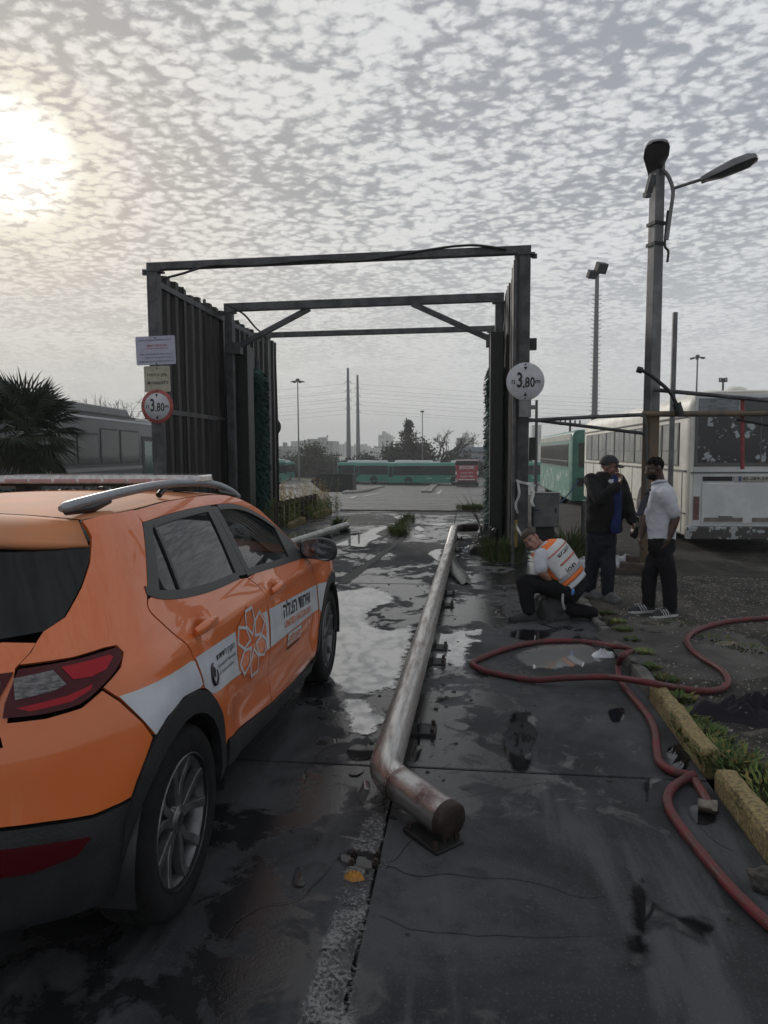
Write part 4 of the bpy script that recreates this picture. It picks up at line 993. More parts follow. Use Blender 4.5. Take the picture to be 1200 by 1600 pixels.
# glass and black surrounds
panel('rear_glass', [(.205,1.352),(.535,1.362),(.868,1.362),(.80,1.046),(.5,1.054),(.235,1.076),(.0,1.127)], M_priv, rd, off=-.005, step=.06, lip=0)
panel('front_glass', [(.98,1.362),(1.2,1.345),(1.435,1.300),(1.62,1.225),(1.76,1.15),(1.72,.985),(1.357,1.010),(.95,1.038)], M_glass, fd, off=-.005, step=.06, lip=0)
top_in = [(x, z-.012) for x, z in TOP]; bot_in = [(x, z+.012) for x, z in BOT]
panel('window_trim', strip(between(top_in, .19, .93), .026), M_trim, rd, off=.002, step=.2, gap=0)
panel('window_trim', strip(between(top_in, .93, 1.8), .026), M_trim, fd, off=.002, step=.2, gap=0)
panel('window_trim', strip(between(bot_in, -.03, .905), .032), M_trim, rd, off=.003, step=.2, gap=0)
panel('window_trim', strip(between(bot_in, .91, 1.99), .032), M_trim, fd, off=.003, step=.2, gap=0)
panel('window_trim', [(-.035,1.13),(.195,1.358),(.255,1.345),(.035,1.115)], M_trim, rd, off=.002, step=.1, gap=0)
panel('pillar_trim', [(.855,1.362),(.922,1.366),(.905,1.045),(.787,1.055)], M_trim, rd, off=.002, step=.1, gap=0)
panel('pillar_trim', [(.926,1.366),(.995,1.360),(.962,1.042),(.909,1.045)], M_trim, fd, off=.002, step=.1, gap=0)
panel('window_divider', strip([(.275,1.345),(.205,1.095)], .020), M_trim, rd, off=.003, step=.1, gap=0)
panel('mirror_sail', [(1.70,1.19),(1.825,1.13),(1.911,1.068),(1.99,.995),(1.99,.966),(1.66,.985)], M_trim, fd, off=.003, step=.1, gap=0)
# decals
def decal(name, poly, m_, parent=None, off=.003, mode='side', both=True, step=.05): return panel(name, poly, m_, parent, mode, off, 0, step, 0, both)
decal('white_stripe', rp([(-.360,.889),(-.2,.886),(.04,.880),(.072,.872),(.096,.778),(.07,.774),(-.079,.793),(-.205,.770),(-.272,.737),(-.311,.800)]), M_dwhite, None, mode='rear')
decal('white_stripe', [(.088,.878),(.55,.861),(1.0,.849),(.995,.70),(1.0,.661),(.534,.676),(.215,.706),(.19,.712),(.110,.763)], M_dwhite, rd)
decal('white_stripe', [(1.034,.847),(2.083,.775),(2.092,.612),(1.017,.659)], M_dwhite, fd)
decal('white_stripe', [(2.108,.772),(2.3,.752),(2.36,.745),(2.30,.715),(2.22,.66),(2.155,.58),(2.112,.61)], M_dwhite)
def on(cx, cz, sl_=-.075, off=.005, s=1): return lambda a, b: Vector((s*(hw(cx+s*a, cz+b+sl_*a*s)+off), cx+s*a, cz+b+sl_*a*s))
SC_ = (.735, .765)
bp_ = [(SC_[0]+.235*math.cos(a)*(.92 if k % 2 else 1.0), SC_[1]+.168*math.sin(a)*(.86 if k % 2 else 1.0)-.05*math.cos(a)*.235) for k, a in enumerate([PI/2+PI*i/6 for i in range(12)])]
decal('logo_backing', bp_, M_or, rd, .0045)
for k in range(6):
    a0 = PI/2+k*PI/3+.06; pet = [(.025,0),(.085,.052),(.158,.040),(.158,-.040),(.085,-.052)]; Q = []
    for r, t in pet:
        X_, Z_ = r*math.cos(a0)-t*math.sin(a0), r*math.sin(a0)+t*math.cos(a0); Q.append((SC_[0]+X_*1.32, SC_[1]+Z_-.05*X_))
    for sgn, par in ((1, rd[0]), (-1, rd[1])):
        I = inset(Q, .013); b = MB(); n_ = len(Q); q = lambda p: Vector((sgn*(hw(p[0], p[1])+.0065), p[0], p[1]))
        b.add([q(p) for p in Q]+[q(p) for p in I], [(i, (i+1) % n_, n_+(i+1) % n_, n_+i) for i in range(n_)]); b.build('logo_petal', M_dwhite, par, recalc=False)
for s, D, R0 in ((1, fd[0], rd[0]), (-1, fd[1], rd[1])):
    text_obj('lettering', heb('איחוד הצלה'), on(1.585, .766, s=s), M_dblack, D, width=.62, height=.088, bold=.02)
    text_obj('lettering', 'UNITED HATZALAH', on(1.585, .684, s=s), M_dorange, D, width=.60, height=.040, bold=.02)
    text_obj('lettering', heb('הקרן לידידות'), on(.385, .818, -.03, s=s), M_dblack, R0, width=.22, height=.034, bold=.015)
    text_obj('lettering', 'International Fellowship', on(.385, .783, -.03, s=s), M_dblack, R0, width=.22, height=.020)
    text_obj('lettering', 'of Christians and Jews', on(.370, .755, -.03, s=s), M_dblack, R0, width=.19, height=.020)
    b = MB(); f_ = on(.222, .778, 0, s=s); pts = [f_(.034*math.cos(a), .040*math.sin(a)) for a in [math.radians(70+i*20) for i in range(16)]]
    b.tube(pts, [.002+.006*math.sin(PI*i/15) for i in range(16)], 5); b.add([f_(-.012,.0),f_(.006,-.02),(f_(.018,.012)),(f_(.004,.030)),f_(-.01,.022)], [(0,1,2,3,4)]); b.build('emblem', M_dblack, R0)
decal('badge', [(1.36,.640),(1.67,.618),(1.67,.552),(1.36,.572)], M_dwhite, fd, .004, step=.4)
decal('badge_line', [(1.36,.558),(1.67,.538),(1.67,.530),(1.36,.548)], M_clad, fd, .004, step=.4)
for s, D in ((1, fd[0]), (-1, fd[1])): text_obj('lettering', heb('הצלה'), on(1.515, .595, -.07, .006, s=s), M_dorange, D, width=.26, height=.05, bold=.03)
# handles
for (cx, cz), D in (((.235, .955), rd), ((1.205, .915), fd)):
    for s in (1, -1):
        b = MB(); pts = []; rr = []
        for i in range(11):
            t = i/10; x = cx-.11+.22*t; pts.append(Vector((s*(hw0(x, cz)+.004+.030*math.sin(PI*(.06+.88*t))**.5), x, cz+.006+.012*math.sin(PI*t)))); rr.append(.013+.008*math.sin(PI*t)**.5+.004*(1-t))
        b.tube(pts, rr, 12, sx=.62); b.build('door_handle', M_or, D[0 if s > 0 else 1])
# mirrors
for s in (1, -1):
    b = MB()
    def mf(u, v):
        a = u*2*PI; ca, sa = math.cos(a), math.sin(a); w = .105*abs(ca)**.75*(1 if ca > 0 else -1); h = .072*abs(sa)**.75*(1 if sa > 0 else -1)
        k = [.90, 1.0, .97, .80, .50, 0][int(v)]; d_ = [0, .006, .05, .10, .135, .15][int(v)]
        return Vector((s*(.915+w*k+(.02 if ca > 0 else 0)*k), 1.94+d_+(w*.10), 1.022+h*k*(1-.25*(w < 0)*.5)-.01*w/.1))
    b.grid(mf, lines(0, 1, 28), range(6)); mo = b.build('mirror', M_trim, car)
    b = MB(); b.add([mf(i/28, 0)+Vector((0, .002, 0)) for i in range(28)], [tuple(range(28))]); b.build('mirror_glass', mat('mirror_glass', (.16,.16,.17), .03, metal=1.0), mo, recalc=False)
    b = MB(); b.beam((s*.80, 1.98, .98), (s*.88, 1.99, .99), .05, .05); b.build('mirror_arm', M_trim, mo)
# roof, spoiler, bonnet, windscreen
CZC = [(-.40,1.392),(-.3,1.402),(-.1,1.422),(.3,1.438),(.8,1.446),(1.2,1.432),(1.45,1.395)]
CZE = [(-.40,1.355),(-.3,1.372),(-.1,1.398),(.1,1.408),(.25,1.412),(.535,1.421),(.922,1.421),(1.217,1.406),(1.45,1.358)]
def roofz(x, v):
    ze, zc_ = interp(CZE, x), interp(CZC, x); y = max(.1, hw(x, ze) if x > -.2 else .50+(x+.4)*.25); return Vector((v*y, x, ze+(zc_-ze)*(1-abs(v)**2.3)))
vv = lines(-1, 1, 24)
b = MB(); b.grid(roofz, [-.085+i*(1.53)/24 for i in range(25)], vv, flip=True); rf = b.build('roof', M_dusty, car)
def spl(t, v):
    a_ = roofz(-.098, v); z1 = 1.378-.060*abs(v)**2; y1 = .606*abs(v); p_ = Prear(RY(y1, z1), z1) if y1 > .02 else Vector((0, interp(CXR, z1), z1))
    q_ = Vector((p_.x if v >= 0 else -p_.x, p_.y-.012, p_.z)); m_ = a_.lerp(q_, t); m_.z += .022*math.sin(PI*t)*(1-abs(v)**3); m_.y -= .03*t*(1-abs(v)**4); return m_
b = MB(); b.grid(spl, lines(0, 1, 8), vv); sp_ = b.build('spoiler', M_dusty, car); _s = sp_.modifiers.new('solid', 'SOLIDIFY'); _s.thickness = .02; _s.offset = -1
b = MB(); b.tube([(0, -.02, 1.43), (0, -.06, 1.45), (0, -.12, 1.462)], [.03, .022, .006], 8); b.build('antenna_fin', M_trim, rf)
def ws(t, v):
    y0 = .575; y1 = .80; x = 1.455+t*.72; z = 1.385-t*.43+.03*math.sin(PI*t); y = (y0+(y1-y0)*t)*v; return Vector((y, x+.14*(1-v*v)*(t*.9+.1)-.02, z+.022*(1-v*v)))
b = MB(); b.grid(ws, lines(0, 1, 10), lines(-1, 1, 16)); b.build('windscreen', M_glass, car)
def bn(t, v): x = 2.10+t*1.22+.10*(1-v*v)*(1-t); w = hw0(min(x, 3.28), .85)*.97; return Vector((w*v, x, .985-.10*t-.12*t**4-.02*v*v))
b = MB(); b.grid(bn, lines(0, 1, 14), lines(-1, 1, 16)); b.build('bonnet', M_or, car)
def fb(z, u):
    a = u*PI/2; q = abs(math.sin(a))**.85; x = 2.95+(.47-.10*abs(z-.5))*math.cos(a)**.8; return Vector(((.80*q if u >= 0 else -.80*q), x, z))
b = MB(); b.grid(fb, lines(.50, .82, 6), lines(-1, 1, 24)); b.build('front_bumper', M_or, car)
b = MB(); b.grid(lambda z, u: fb(z, u)+Vector((0, .006, 0)), lines(.22, .53, 6), lines(-1, 1, 24)); b.build('front_cladding', M_clad, car)
for s in (1, -1):
    b = MB(); b.grid(lambda z, u: fb(z, s*u)+Vector((0, .01, 0)), lines(.70, .82, 3), lines(.5, .95, 6)); b.build('headlight', M_clear, car)
# roof rails
for s in (1, -1):
    P = spline([(s*.495,-.115,1.437),(s*.512,.0,1.452),(s*.519,.317,1.474),(s*.517,.6,1.484),(s*.515,.852,1.482),(s*.532,1.2,1.462),(s*.57,1.36,1.42),(s*.60,1.43,1.375)], 5)
    b = MB(); b.tube(P, [.010 if i in (0, len(P)-1) else .019 for i in range(len(P))], 10, sx=1.0); rl = b.build('roof_rail', M_silver, car)
    b = MB(); b.tube([(s*.50,-.09,1.425),(s*.512,.06,1.432),(s*.517,.17,1.445)], [.012,.022,.012], 8); b.tube([(s*.55,1.22,1.42),(s*.585,1.38,1.39)], [.014,.02], 8); b.tube([(s*.516,.60,1.44),(s*.516,.66,1.47)], .014, 8); b.build('rail_foot', M_trim, rl)
# light bar
lbx, lby = 0, 1.09; br = MB()
br.box((0, lby, 1.468), (1.0, .20, .014)); bar = br.build('light_bar', M_trim, car, bevel=.004)
b = MB(); sec = [(-.13,1.476),(-.135,1.486),(-.12,1.516),(.12,1.516),(.135,1.486),(.13,1.476)]
def lbf(i, k):
    X_ = [-.545,-.535,-.50,.50,.535,.545][int(i)]; c_ = [.55,.85,1,1,.85,.55][int(i)]; y, z = sec[int(k) % 6]; return Vector((X_, lby+y*c_, 1.492+(z-1.492)*c_))
b.grid(lbf, range(6), range(7), smooth=False); b.add([lbf(0, k) for k in range(6)], [tuple(range(6))]); b.add([lbf(5, k) for k in range(6)], [tuple(range(6))])
M_lens = mat('lightbar_lens', (.58,.55,.55), .12, coat=1.0, scale=30, var=.35); b.build('lens_cover', M_lens, bar)
for k in range(7):
    b = MB(); b.box((-.39+k*.13, lby-.137, 1.491), (.112, .006, .014)); b.build('lamp_module', mat('lightbar_red', (.42,.26,.27), .25, coat=.8), bar)
for s in (-1, 1):
    b = MB(); b.box((s*.42, lby, 1.45), (.06, .12, .036)); b.build('bar_mount', M_trim, bar, bevel=.006)
# wheels
def wheel(x, s):
    c = Vector((s*.765, x, .328)); R_t = .328
    prof = [(.215,-.085),(.235,-.098),(.275,-.104),(.305,-.098),(.322,-.082),(.328,-.06),(.328,-.035),(.322,-.031),(.322,-.025),(.328,-.021),(.328,.021),(.322,.025),(.322,.031),(.328,.035),(.328,.06),(.322,.082),(.305,.098),(.275,.104),(.235,.098),(.215,.085)]
    b = MB(); b.lathe(prof, c, axis='x', n=56); w = b.build('wheel', M_tyre, car)
    b = MB(); o_ = s
    b.lathe([(.224,.100*o_),(.230,.096*o_),(.222,.088*o_),(.212,.075*o_),(.205,.02*o_),(.205,-.08*o_)], c, axis='x', n=56); b.build('rim', M_rimm, w)
    b = MB(); b.lathe([(0,.02*o_),(.15,.018*o_),(.15,.006*o_),(0,.004*o_)], c, axis='x', n=32); b.build('brake_disc', mat('brake_disc', (.10,.10,.10), .4, metal=.8), w)
    b = MB(); b.lathe([(0,-.02*o_),(.207,-.02*o_)], c, axis='x', n=32); b.build('wheel_back', M_trim, w)
    sm_ = MB()
    for k in range(5):
        for e in (-1, 1):
            a = 2*PI*k/5+.12+e*.20; a1 = 2*PI*k/5+.12+e*.30; P = []
            for r, wd_, dp, aa in ((.045,.020,.072,a*.6+(2*PI*k/5+.12)*.4), (.12,.019,.070,a), (.185,.020,.078,a1), (.216,.024,.088,a1)):
                t = Vector((0, -math.sin(aa), math.cos(aa))); rd_ = Vector((0, math.cos(aa), math.sin(aa))); ct = c+rd_*r
                P += [ct-t*wd_+Vector((o_*(dp-.034), 0, 0)), ct-t*wd_*.75+Vector((o_*dp, 0, 0)), ct+t*wd_*.75+Vector((o_*dp, 0, 0)), ct+t*wd_+Vector((o_*(dp-.034), 0, 0))]
            sm_.add(P, [(i*4+j, i*4+(j+1) % 4, (i+1)*4+(j+1) % 4, (i+1)*4+j) for i in range(3) for j in range(4)])
    sm_.build('spokes', M_rimm, w, bevel=.003)
    b = MB(); b.lathe([(0,.082*o_),(.028,.081*o_),(.033,.076*o_),(.055,.070*o_),(.06,.05*o_),(.06,0)], c, axis='x', n=24); b.build('hub', M_rimm, w)
    b = MB(); b.lathe([(0,.0835*o_),(.024,.083*o_)], c, axis='x', n=20); b.build('centre_cap', M_trim, w)
    for k in range(5):
        a = 2*PI*k/5+.12+PI/5; b = MB(); b.lathe([(0,.072*o_),(.009,.072*o_),(.010,.05*o_)], c+Vector((0, .048*math.cos(a), .048*math.sin(a))), axis='x', n=6); b.build('lug_nut', M_trim, w)
    b = MB(); A = [math.radians(-12+204*i/20) for i in range(21)]
    b.grid(lambda i, k: Vector((s*[.52,.868][int(k)], x+.392*math.cos(A[int(i)]), .33+.392*math.sin(A[int(i)]))), range(21), range(2))
    b.add([Vector((s*.52, x+.392*math.cos(a), .33+.392*math.sin(a))) for a in A], [tuple(range(21))]); b.build('wheel_liner', M_trim, car, recalc=False)
for x in (-.03, 2.55):
    for s in (1, -1): wheel(x, s)
# inner shell, floor, seats and dash
panel('inner_shell', [(.42,.33),(2.10,.30),(2.10,.93),(1.8,.955),(.9,1.015),(.25,1.05),(-.1,1.02),(.15,.82),(.36,.60)], M_int, off=-.045, step=.12, lip=0)
b = MB(); b.box((0, 1.25, .29), (1.46, 3.3, .10)); b.box((0, -.22, .42), (1.02, .62, .26)); b.build('underbody', M_trim, car)
b = MB(); b.box((0, .18, .75), (1.1, .10, .6)); b.box((0, -.25, .82), (1.05, .72, .06)); b.build('luggage_floor', M_int, car)
for (x, y, n_) in ((.50, .36, 'rear_seat'), (.50, -.36, 'rear_seat'), (1.25, .37, 'front_seat'), (1.25, -.37, 'front_seat')):
    b = MB(); b.box((y, x, .52), (.50, .50, .16)); b.box((y, x-.28, .80), (.48, .13, .58), rotm(.22, 0, 0)); st_ = b.build(n_, M_int, car, bevel=.04)
    b = MB(); b.box((y, x-.38, 1.155), (.25, .09, .17), rotm(.15, 0, 0)); b.build('headrest', M_int, st_, bevel=.035)
b = MB(); b.box((0, 1.98, .86), (1.40, .42, .22)); b.box((.38, 1.86, .96), (.36, .2, .10)); b.build('dashboard', mat('pale_dash', (.16,.18,.18), .5, scale=6, var=.3), car, bevel=.03)
b = MB(); pts = [Vector((-.37+.18*math.cos(a), 1.66+.06*math.sin(a), .93+.17*math.sin(a))) for a in [2*PI*i/20 for i in range(20)]]; b.tube(pts, .015, 8, closed=True); b.build('steering_wheel', M_trim, car)
# ---------------------------------------------------------------- buses
def rrect(w, z0, z1, r, n=5, rb=.06):
    P = []
    for cx, cz, a0, rr in ((w-r, z1-r, 0, r), (r, z1-r, 90, r), (rb, z0+rb, 180, rb), (w-rb, z0+rb, 270, rb)):
        for k in range(n+1):
            a = math.radians(a0+90*k/n); P.append((cx+rr*math.cos(a), cz+rr*math.sin(a)))
    return P
def bus_wheels(root, ys, W_, r=.48, m_=None, sides=(0, 1)):
    for y in ys:
        for s in sides:
            x = .14 if s == 0 else W_-.14; o_ = -1 if s == 0 else 1
            b = MB(); b.lathe([(r*.55,-.14),(r*.8,-.15),(r*.97,-.12),(r,-.06),(r,.06),(r*.97,.12),(r*.8,.15),(r*.55,.14)], (x, y, r), axis='x', n=28); w = b.build('wheel', M_tyre, root)
            b = MB(); b.lathe([(0,.10*o_),(r*.2,.10*o_),(r*.28,.02*o_),(r*.5,.06*o_),(r*.56,.13*o_)], (x, y, r), axis='x', n=20); b.build('rim', m_ or M_rimm, w)
            b = MB(); P = [(x+o_*.155, y+r*1.22*math.cos(a), .36+max(0, r*1.25*math.sin(a)+.14)) for a in [PI*i/12 for i in range(13)]]; b.add(P, [tuple(range(13))]); b.build('wheel_arch', M_rubber, root, recalc=False)
def bus_body(root, L_, W_, z0, z1, r, m_, crown=.0, ends=.12):
    P = rrect(W_, z0, z1, r); n_ = len(P); b = MB(); cx, cz = W_/2, (z0+z1)/2
    st_ = [(0, ends*.55), (ends*.35, ends*.15), (ends, 0), (L_-ends, 0), (L_-ends*.35, ends*.15), (L_, ends*.55)]
    def q(p, y, ins): k = 1-ins/W_; return Vector((cx+(p[0]-cx)*k, y, cz+(p[1]-cz)*(1-ins/(z1-z0)*.8)))
    V_ = [q(p, y, i) for y, i in st_ for p in P]
    b.add(V_, [(i*n_+j, i*n_+(j+1) % n_, (i+1)*n_+(j+1) % n_, (i+1)*n_+j) for i in range(5) for j in range(n_)], True)
    b.add([q(p, 0, ends*.55) for p in P], [tuple(range(n_))]); b.add([q(p, L_, ends*.55) for p in P], [tuple(range(n_))])
    return b.build('body', m_, root)
def slab(root, name, x, y0, y1, z0, z1, m_, t=.02, parent=None):
    b = MB(); b.box((x, (y0+y1)/2, (z0+z1)/2), (t, abs(y1-y0), abs(z1-z0))); return b.build(name, m_, parent or root)
def rslab(root, name, x0, x1, y, z0, z1, m_, t=.02, parent=None, bevel=0):
    b = MB(); b.box(((x0+x1)/2, y, (z0+z1)/2), (abs(x1-x0), t, abs(z1-z0))); return b.build(name, m_, parent or root, bevel=bevel)
M_bw = mat('old_white_paint', (.72,.70,.63), .5, scale=1.6, col2=(.56,.54,.48), bump=.08, bscale=6)
M_bw2 = mat('shaded_white_paint', (.60,.62,.62), .5, scale=3, col2=(.50,.52,.52), bump=.1, bscale=7)  # white paint made greyer for the shaded tail; the sunward side is lighter
M_wg = mat('painted_sky_window', (.40,.40,.37), .25, scale=1.2, col2=(.24,.25,.24))  # pale base stands in for sky reflected in the side panes
M_wf = mat('window_frame_grey', (.10,.10,.10), .5)
M_peel = mat('peeling_film', (.008,.008,.010), .12, scale=5.2, col2=(.30,.33,.36), lo=.585, hi=.60, detail=9)
M_peel2 = mat('peeling_bumper', (.055,.052,.050), .7, scale=5.0, col2=(.32,.34,.35), lo=.54, hi=.555, detail=8)
M_dwin = mat('dark_bus_glass', (.012,.015,.018), .06, spec=.7)
# --- old white bus, tail towards the gate
wb = thing('old_bus', 'old white bus with peeling rear window parked behind the lamp post', 'bus', (3.95, 13.6, -.27))
bus_body(wb, 12.0, 2.5, .30, 2.98, .34, M_bw, ends=.16)
rwf = rslab(wb, 'rear_face', .10, 2.40, .006, .50, 2.90, M_bw2, .03, bevel=.012)
fr = rslab(wb, 'rear_window_frame', .11, 2.39, -.012, 1.60, 2.55, M_wf, .03, bevel=.01)
for x0, x1 in ((.17, 1.235), (1.265, 2.33)): rslab(wb, 'rear_pane', x0, x1, -.026, 1.67, 2.49, M_peel, .014, fr)
for x0, x1, m_ in ((.16, .86, M_bw2), (.88, 1.44, M_dwin), (1.46, 2.34, M_bw2)): rslab(wb, 'destination_panel', x0, x1, -.016, 2.60, 2.83, m_ if m_ is M_dwin else mat('smeared_film', (.20,.22,.24), .35, scale=6, col2=(.10,.11,.12), stretch=(1,1,4)), .02, bevel=.008)
rslab(wb, 'vent_slot', .27, .78, -.014, 1.335, 1.415, M_rubber, .02); rslab(wb, 'vent_slot', 1.52, 2.2, -.014, 1.335, 1.415, M_rubber, .02)
rslab(wb, 'waist_rail', .06, 2.44, -.016, 1.475, 1.50, M_wf, .016)
pl = rslab(wb, 'plate_holder', .80, 1.50, -.018, 1.325, 1.425, mat('plate_white', (.36,.36,.35), .5, scale=6, var=.25), .02)
np_ = rslab(wb, 'number_plate', .885, 1.395, -.032, 1.330, 1.420, mat('plate_yellowish', (.42,.40,.34), .45, scale=9, var=.2), .006, pl)
rslab(wb, 'plate_strip', .887, .93, -.037, 1.333, 1.417, mat('plate_blue', (.03,.06,.2), .5), .003, pl)
text_obj('plate_number', '40-089-59', lambda a, b: Vector((1.165+a, -.038, 1.375+b)), M_ink, pl, width=.44, height=.062, bold=.015)
rslab(wb, 'engine_door', .26, 2.24, -.016, .56, 1.29, M_bw2, .022, bevel=.006)
rslab(wb, 'door_strip', .30, .98, -.03, .585, .665, mat('tan_patch', (.20,.18,.155), .6, scale=7, var=.3), .004); rslab(wb, 'door_strip', 1.14, 2.2, -.03, .585, .665, MATS['tan_patch'], .004)
for x in (.68, 1.62): rslab(wb, 'door_grip', x-.12, x+.12, -.034, .675, .69, M_rubber, .02)
rslab(wb, 'corner_light', .12, .22, -.014, .62, 1.05, mat('faded_red_lamp', (.20,.085,.08), .4, scale=9, var=.4), .02)
bp2 = rslab(wb, 'bumper', -.02, 2.52, -.05, .27, .50, M_peel2, .14, bevel=.02)
b = MB(); b.ell((.98, .55, 2.98), (.20, .3, .10), n=18, m=8); b.build('roof_vent', M_bw, wb)
# left side: bays with split sliding panes
ny = 9; by0, bl = .55, 1.22
for k in range(ny):
    y0 = by0+k*bl; y1 = y0+bl-.09
    w_ = slab(wb, 'window', -.004, y0, y1, 1.60, 2.42, M_wf, .03)
    slab(wb, 'lower_pane', -.018, y0+.03, y1-.03, 1.63, 1.86, M_wg, .012, w_)
    for a, c in ((.04, .46), (.54, .97)):
        ln = y1-y0; b = MB(); ya, yb = y0+.03+a*(ln-.06), y0+.03+c*(ln-.06); sh = -.10
        b.add([(-.024, ya, 1.90), (-.024, yb, 1.90), (-.024, yb+sh*.3, 2.38), (-.024, ya+sh*.3, 2.38), (-.012, ya, 1.90), (-.012, yb, 1.90), (-.012, yb+sh*.3, 2.38), (-.012, ya+sh*.3, 2.38)], [(0,1,2,3),(7,6,5,4),(0,4,5,1),(2,6,7,3)])
        b.build('sliding_pane', M_wg, w_)
slab(wb, 'roof_gutter', -.012, .1, 11.9, 2.50, 2.53, M_wf, .03); slab(wb, 'waist_rail', -.010, .1, 11.9, 1.50, 1.53, M_wf, .024); slab(wb, 'skirt_rail', -.010, .1, 11.9, .72, .74, M_wf, .02)
for y in lines(.3, 11.4, 8): slab(wb, 'panel_seam', -.003, y, y+.014, .36, 1.49, M_wf, .012)
bus_wheels(wb, (3.3, 9.2), 2.5)
# --- green old bus ahead of it
M_teal = mat('faded_green_paint', (.075,.21,.165), .45, scale=1.7, col2=(.05,.14,.115), bump=.06)
M_teal2 = mat('green_side_patches', (.06,.19,.15), .5, scale=2.3, col2=(.34,.40,.37), lo=.52, hi=.60)
gb = thing('old_bus', 'faded green bus parked nose to tail beyond the old white bus', 'bus', (3.75, 27.2, -.58))
bus_body(gb, 12, 2.5, .32, 3.0, .26, M_teal, ends=.14)
slab(gb, 'roof_band', -.006, .2, 11.8, 2.62, 2.86, mat('cream_band', (.36,.37,.33), .5, scale=3, var=.25), .02)
slab(gb, 'lower_side', -.006, .3, 11.7, .4, 1.44, M_teal2, .02)
for k in range(9):
    y0 = .9+k*1.2; w_ = slab(gb, 'window', -.006, y0, y0+1.12, 1.58, 2.5, M_wf, .024)
    for a in (0, .58): slab(gb, 'pane', -.022, y0+.03+a, y0+.5+a, 1.85, 2.46, mat('brown_bus_glass', (.085,.08,.07), .2, scale=2, var=.4), .012, w_)
    slab(gb, 'lower_pane', -.022, y0+.04, y0+1.08, 1.62, 1.8, MATS['brown_bus_glass'], .012, w_)
rslab(gb, 'rear_face', .12, 2.38, -.004, .5, 2.85, M_teal, .02); rslab(gb, 'rear_window', .25, 2.25, -.02, 1.6, 2.5, M_dwin, .02)
rslab(gb, 'vent_slot', .2, .6, -.02, .9, 1.2, M_rubber, .02)
bus_wheels(gb, (3.2, 9.0), 2.5)
# --- modern green city buses far across the yard
M_green = mat('city_bus_green', (.035,.24,.175), .35, coat=.3, scale=1.5, var=.15)
M_roofw = mat('white_roof_unit', (.52,.56,.58), .5)
def city_bus(label, loc, rz, group='green city buses across the yard'):
    r = thing('city_bus', label, 'bus', loc, rz, group)
    bus_body(r, 12, 2.55, .28, 2.95, .16, M_green, ends=.2)
    for x in (-.006, 2.556):
        slab(r, 'window_band', x, .5, 11.3, 1.28, 2.52, M_dwin, .02)
        slab(r, 'front_side_window', x, 11.35, 11.9, 1.05, 2.5, M_dwin, .02)
        for k in range(3): slab(r, 'white_mark', x*1.004, 3.5+k*2.6, 4.2+k*2.6, .82, .95, mat('bus_lettering', (.30,.42,.36), .5), .016)
        slab(r, 'yellow_mark', x*1.004, .6, 1.5, .5, .8, mat('bus_yellow', (.20,.35,.06), .5), .014)
    rslab(r, 'windscreen', .15, 2.4, 11.98, .95, 2.6, M_dwin, .06); rslab(r, 'rear_window', .25, 2.3, .01, 1.6, 2.6, M_dwin, .04)
    for y0, y1, h in ((1.0, 3.6, .28), (5.0, 6.4, .14), (7.4, 10.6, .30)):
        b = MB(); b.box((1.27, (y0+y1)/2, 2.95+h/2), (1.8, y1-y0, h), taper=.93); b.build('roof_unit', M_roofw, r, bevel=.03)
    bus_wheels(r, (3.1, 9.2), 2.55); return r
def gl(px, Y): return AT(px, 740, Y).x
c1 = city_bus('long green city bus side-on beside the red advertising coach', (gl(606, 95)+12, 95, yard(95)+.02), PI/2)
dup(c1, (gl(553, 98.5)+12, 98.6, yard(98)+.02), PI/2, 'green city bus partly hidden behind the long side-on one')
dup(c1, (gl(527, 102.5)+12, 102.6, yard(102)+.02), PI/2, 'green city bus hindmost of the row behind the skip')
dup(c1, (-24.7, 72, yard(72)), 0, 'green city bus seen from its end past the left gate wall')
dup(c1, (-31.6, 104, yard(104)), 0, 'green city bus standing before the hedge beyond the left gate wall')
dup(c1, (gl(744, 97)+14.2, 97, yard(97)+.02), PI/2, 'green city bus mostly hidden behind the green brush')
# --- coach with the red advertisement on its tail
rb = thing('red_coach', 'coach with red advertisement covering its tail', 'coach', (gl(711, 80), 80, yard(80)))
Wr = gl(748, 80)-gl(711, 80)
bus_body(rb, 11.5, Wr, .3, 2.98, .2, mat('dark_red_coach', (.05,.012,.016), .35, coat=.4), ends=.16)
rslab(rb, 'advert', .10, Wr-.10, -.01, .75, 2.62, mat('advert_red', (.34,.045,.06), .4, scale=2, col2=(.22,.025,.04)), .02)
rslab(rb, 'rear_window', .14, Wr-.14, -.014, 2.45, 2.88, M_dwin, .02)
M_adw = mat('advert_white', (.50,.50,.50), .5)
text_obj('lettering', 'BOOOM!', lambda a, b: Vector((Wr/2+a, -.024, 2.20+b)), M_adw, rb, width=Wr*.62, height=.42, bold=.03)
text_obj('lettering', heb('צריך להציע'), lambda a, b: Vector((Wr/2+a, -.024, 1.58+b)), M_adw, rb, width=Wr*.54, height=.24, bold=.03)
text_obj('lettering', heb('כדי לנצח'), lambda a, b: Vector((Wr/2+a, -.024, 1.22+b)), M_adw, rb, width=Wr*.54, height=.22, bold=.03)
for x0, x1 in ((.02, .2), (Wr-.2, Wr-.02)): rslab(rb, 'tail_lamp', x0, x1, -.012, 1.4, 1.75, M_adw, .03); rslab(rb, 'bumper_corner', x0, x1+.1 if x0 < 1 else x1, -.012, .55, .95, MATS['plate_white'], .03)
rslab(rb, 'bumper', .2, Wr-.2, -.02, .3, .62, M_rubber, .06); rslab(rb, 'plate_strip', .4, Wr-.4, -.03, .80, .90, M_adw, .02)
for x in (.1, Wr-.1): b = MB(); b.tube([(x, 0, 2.95), (x+.05, -.05, 3.15)], .03, 6); b.build('mirror_arm', M_adw, rb)
bus_wheels(rb, (3.2, 8.8), Wr)
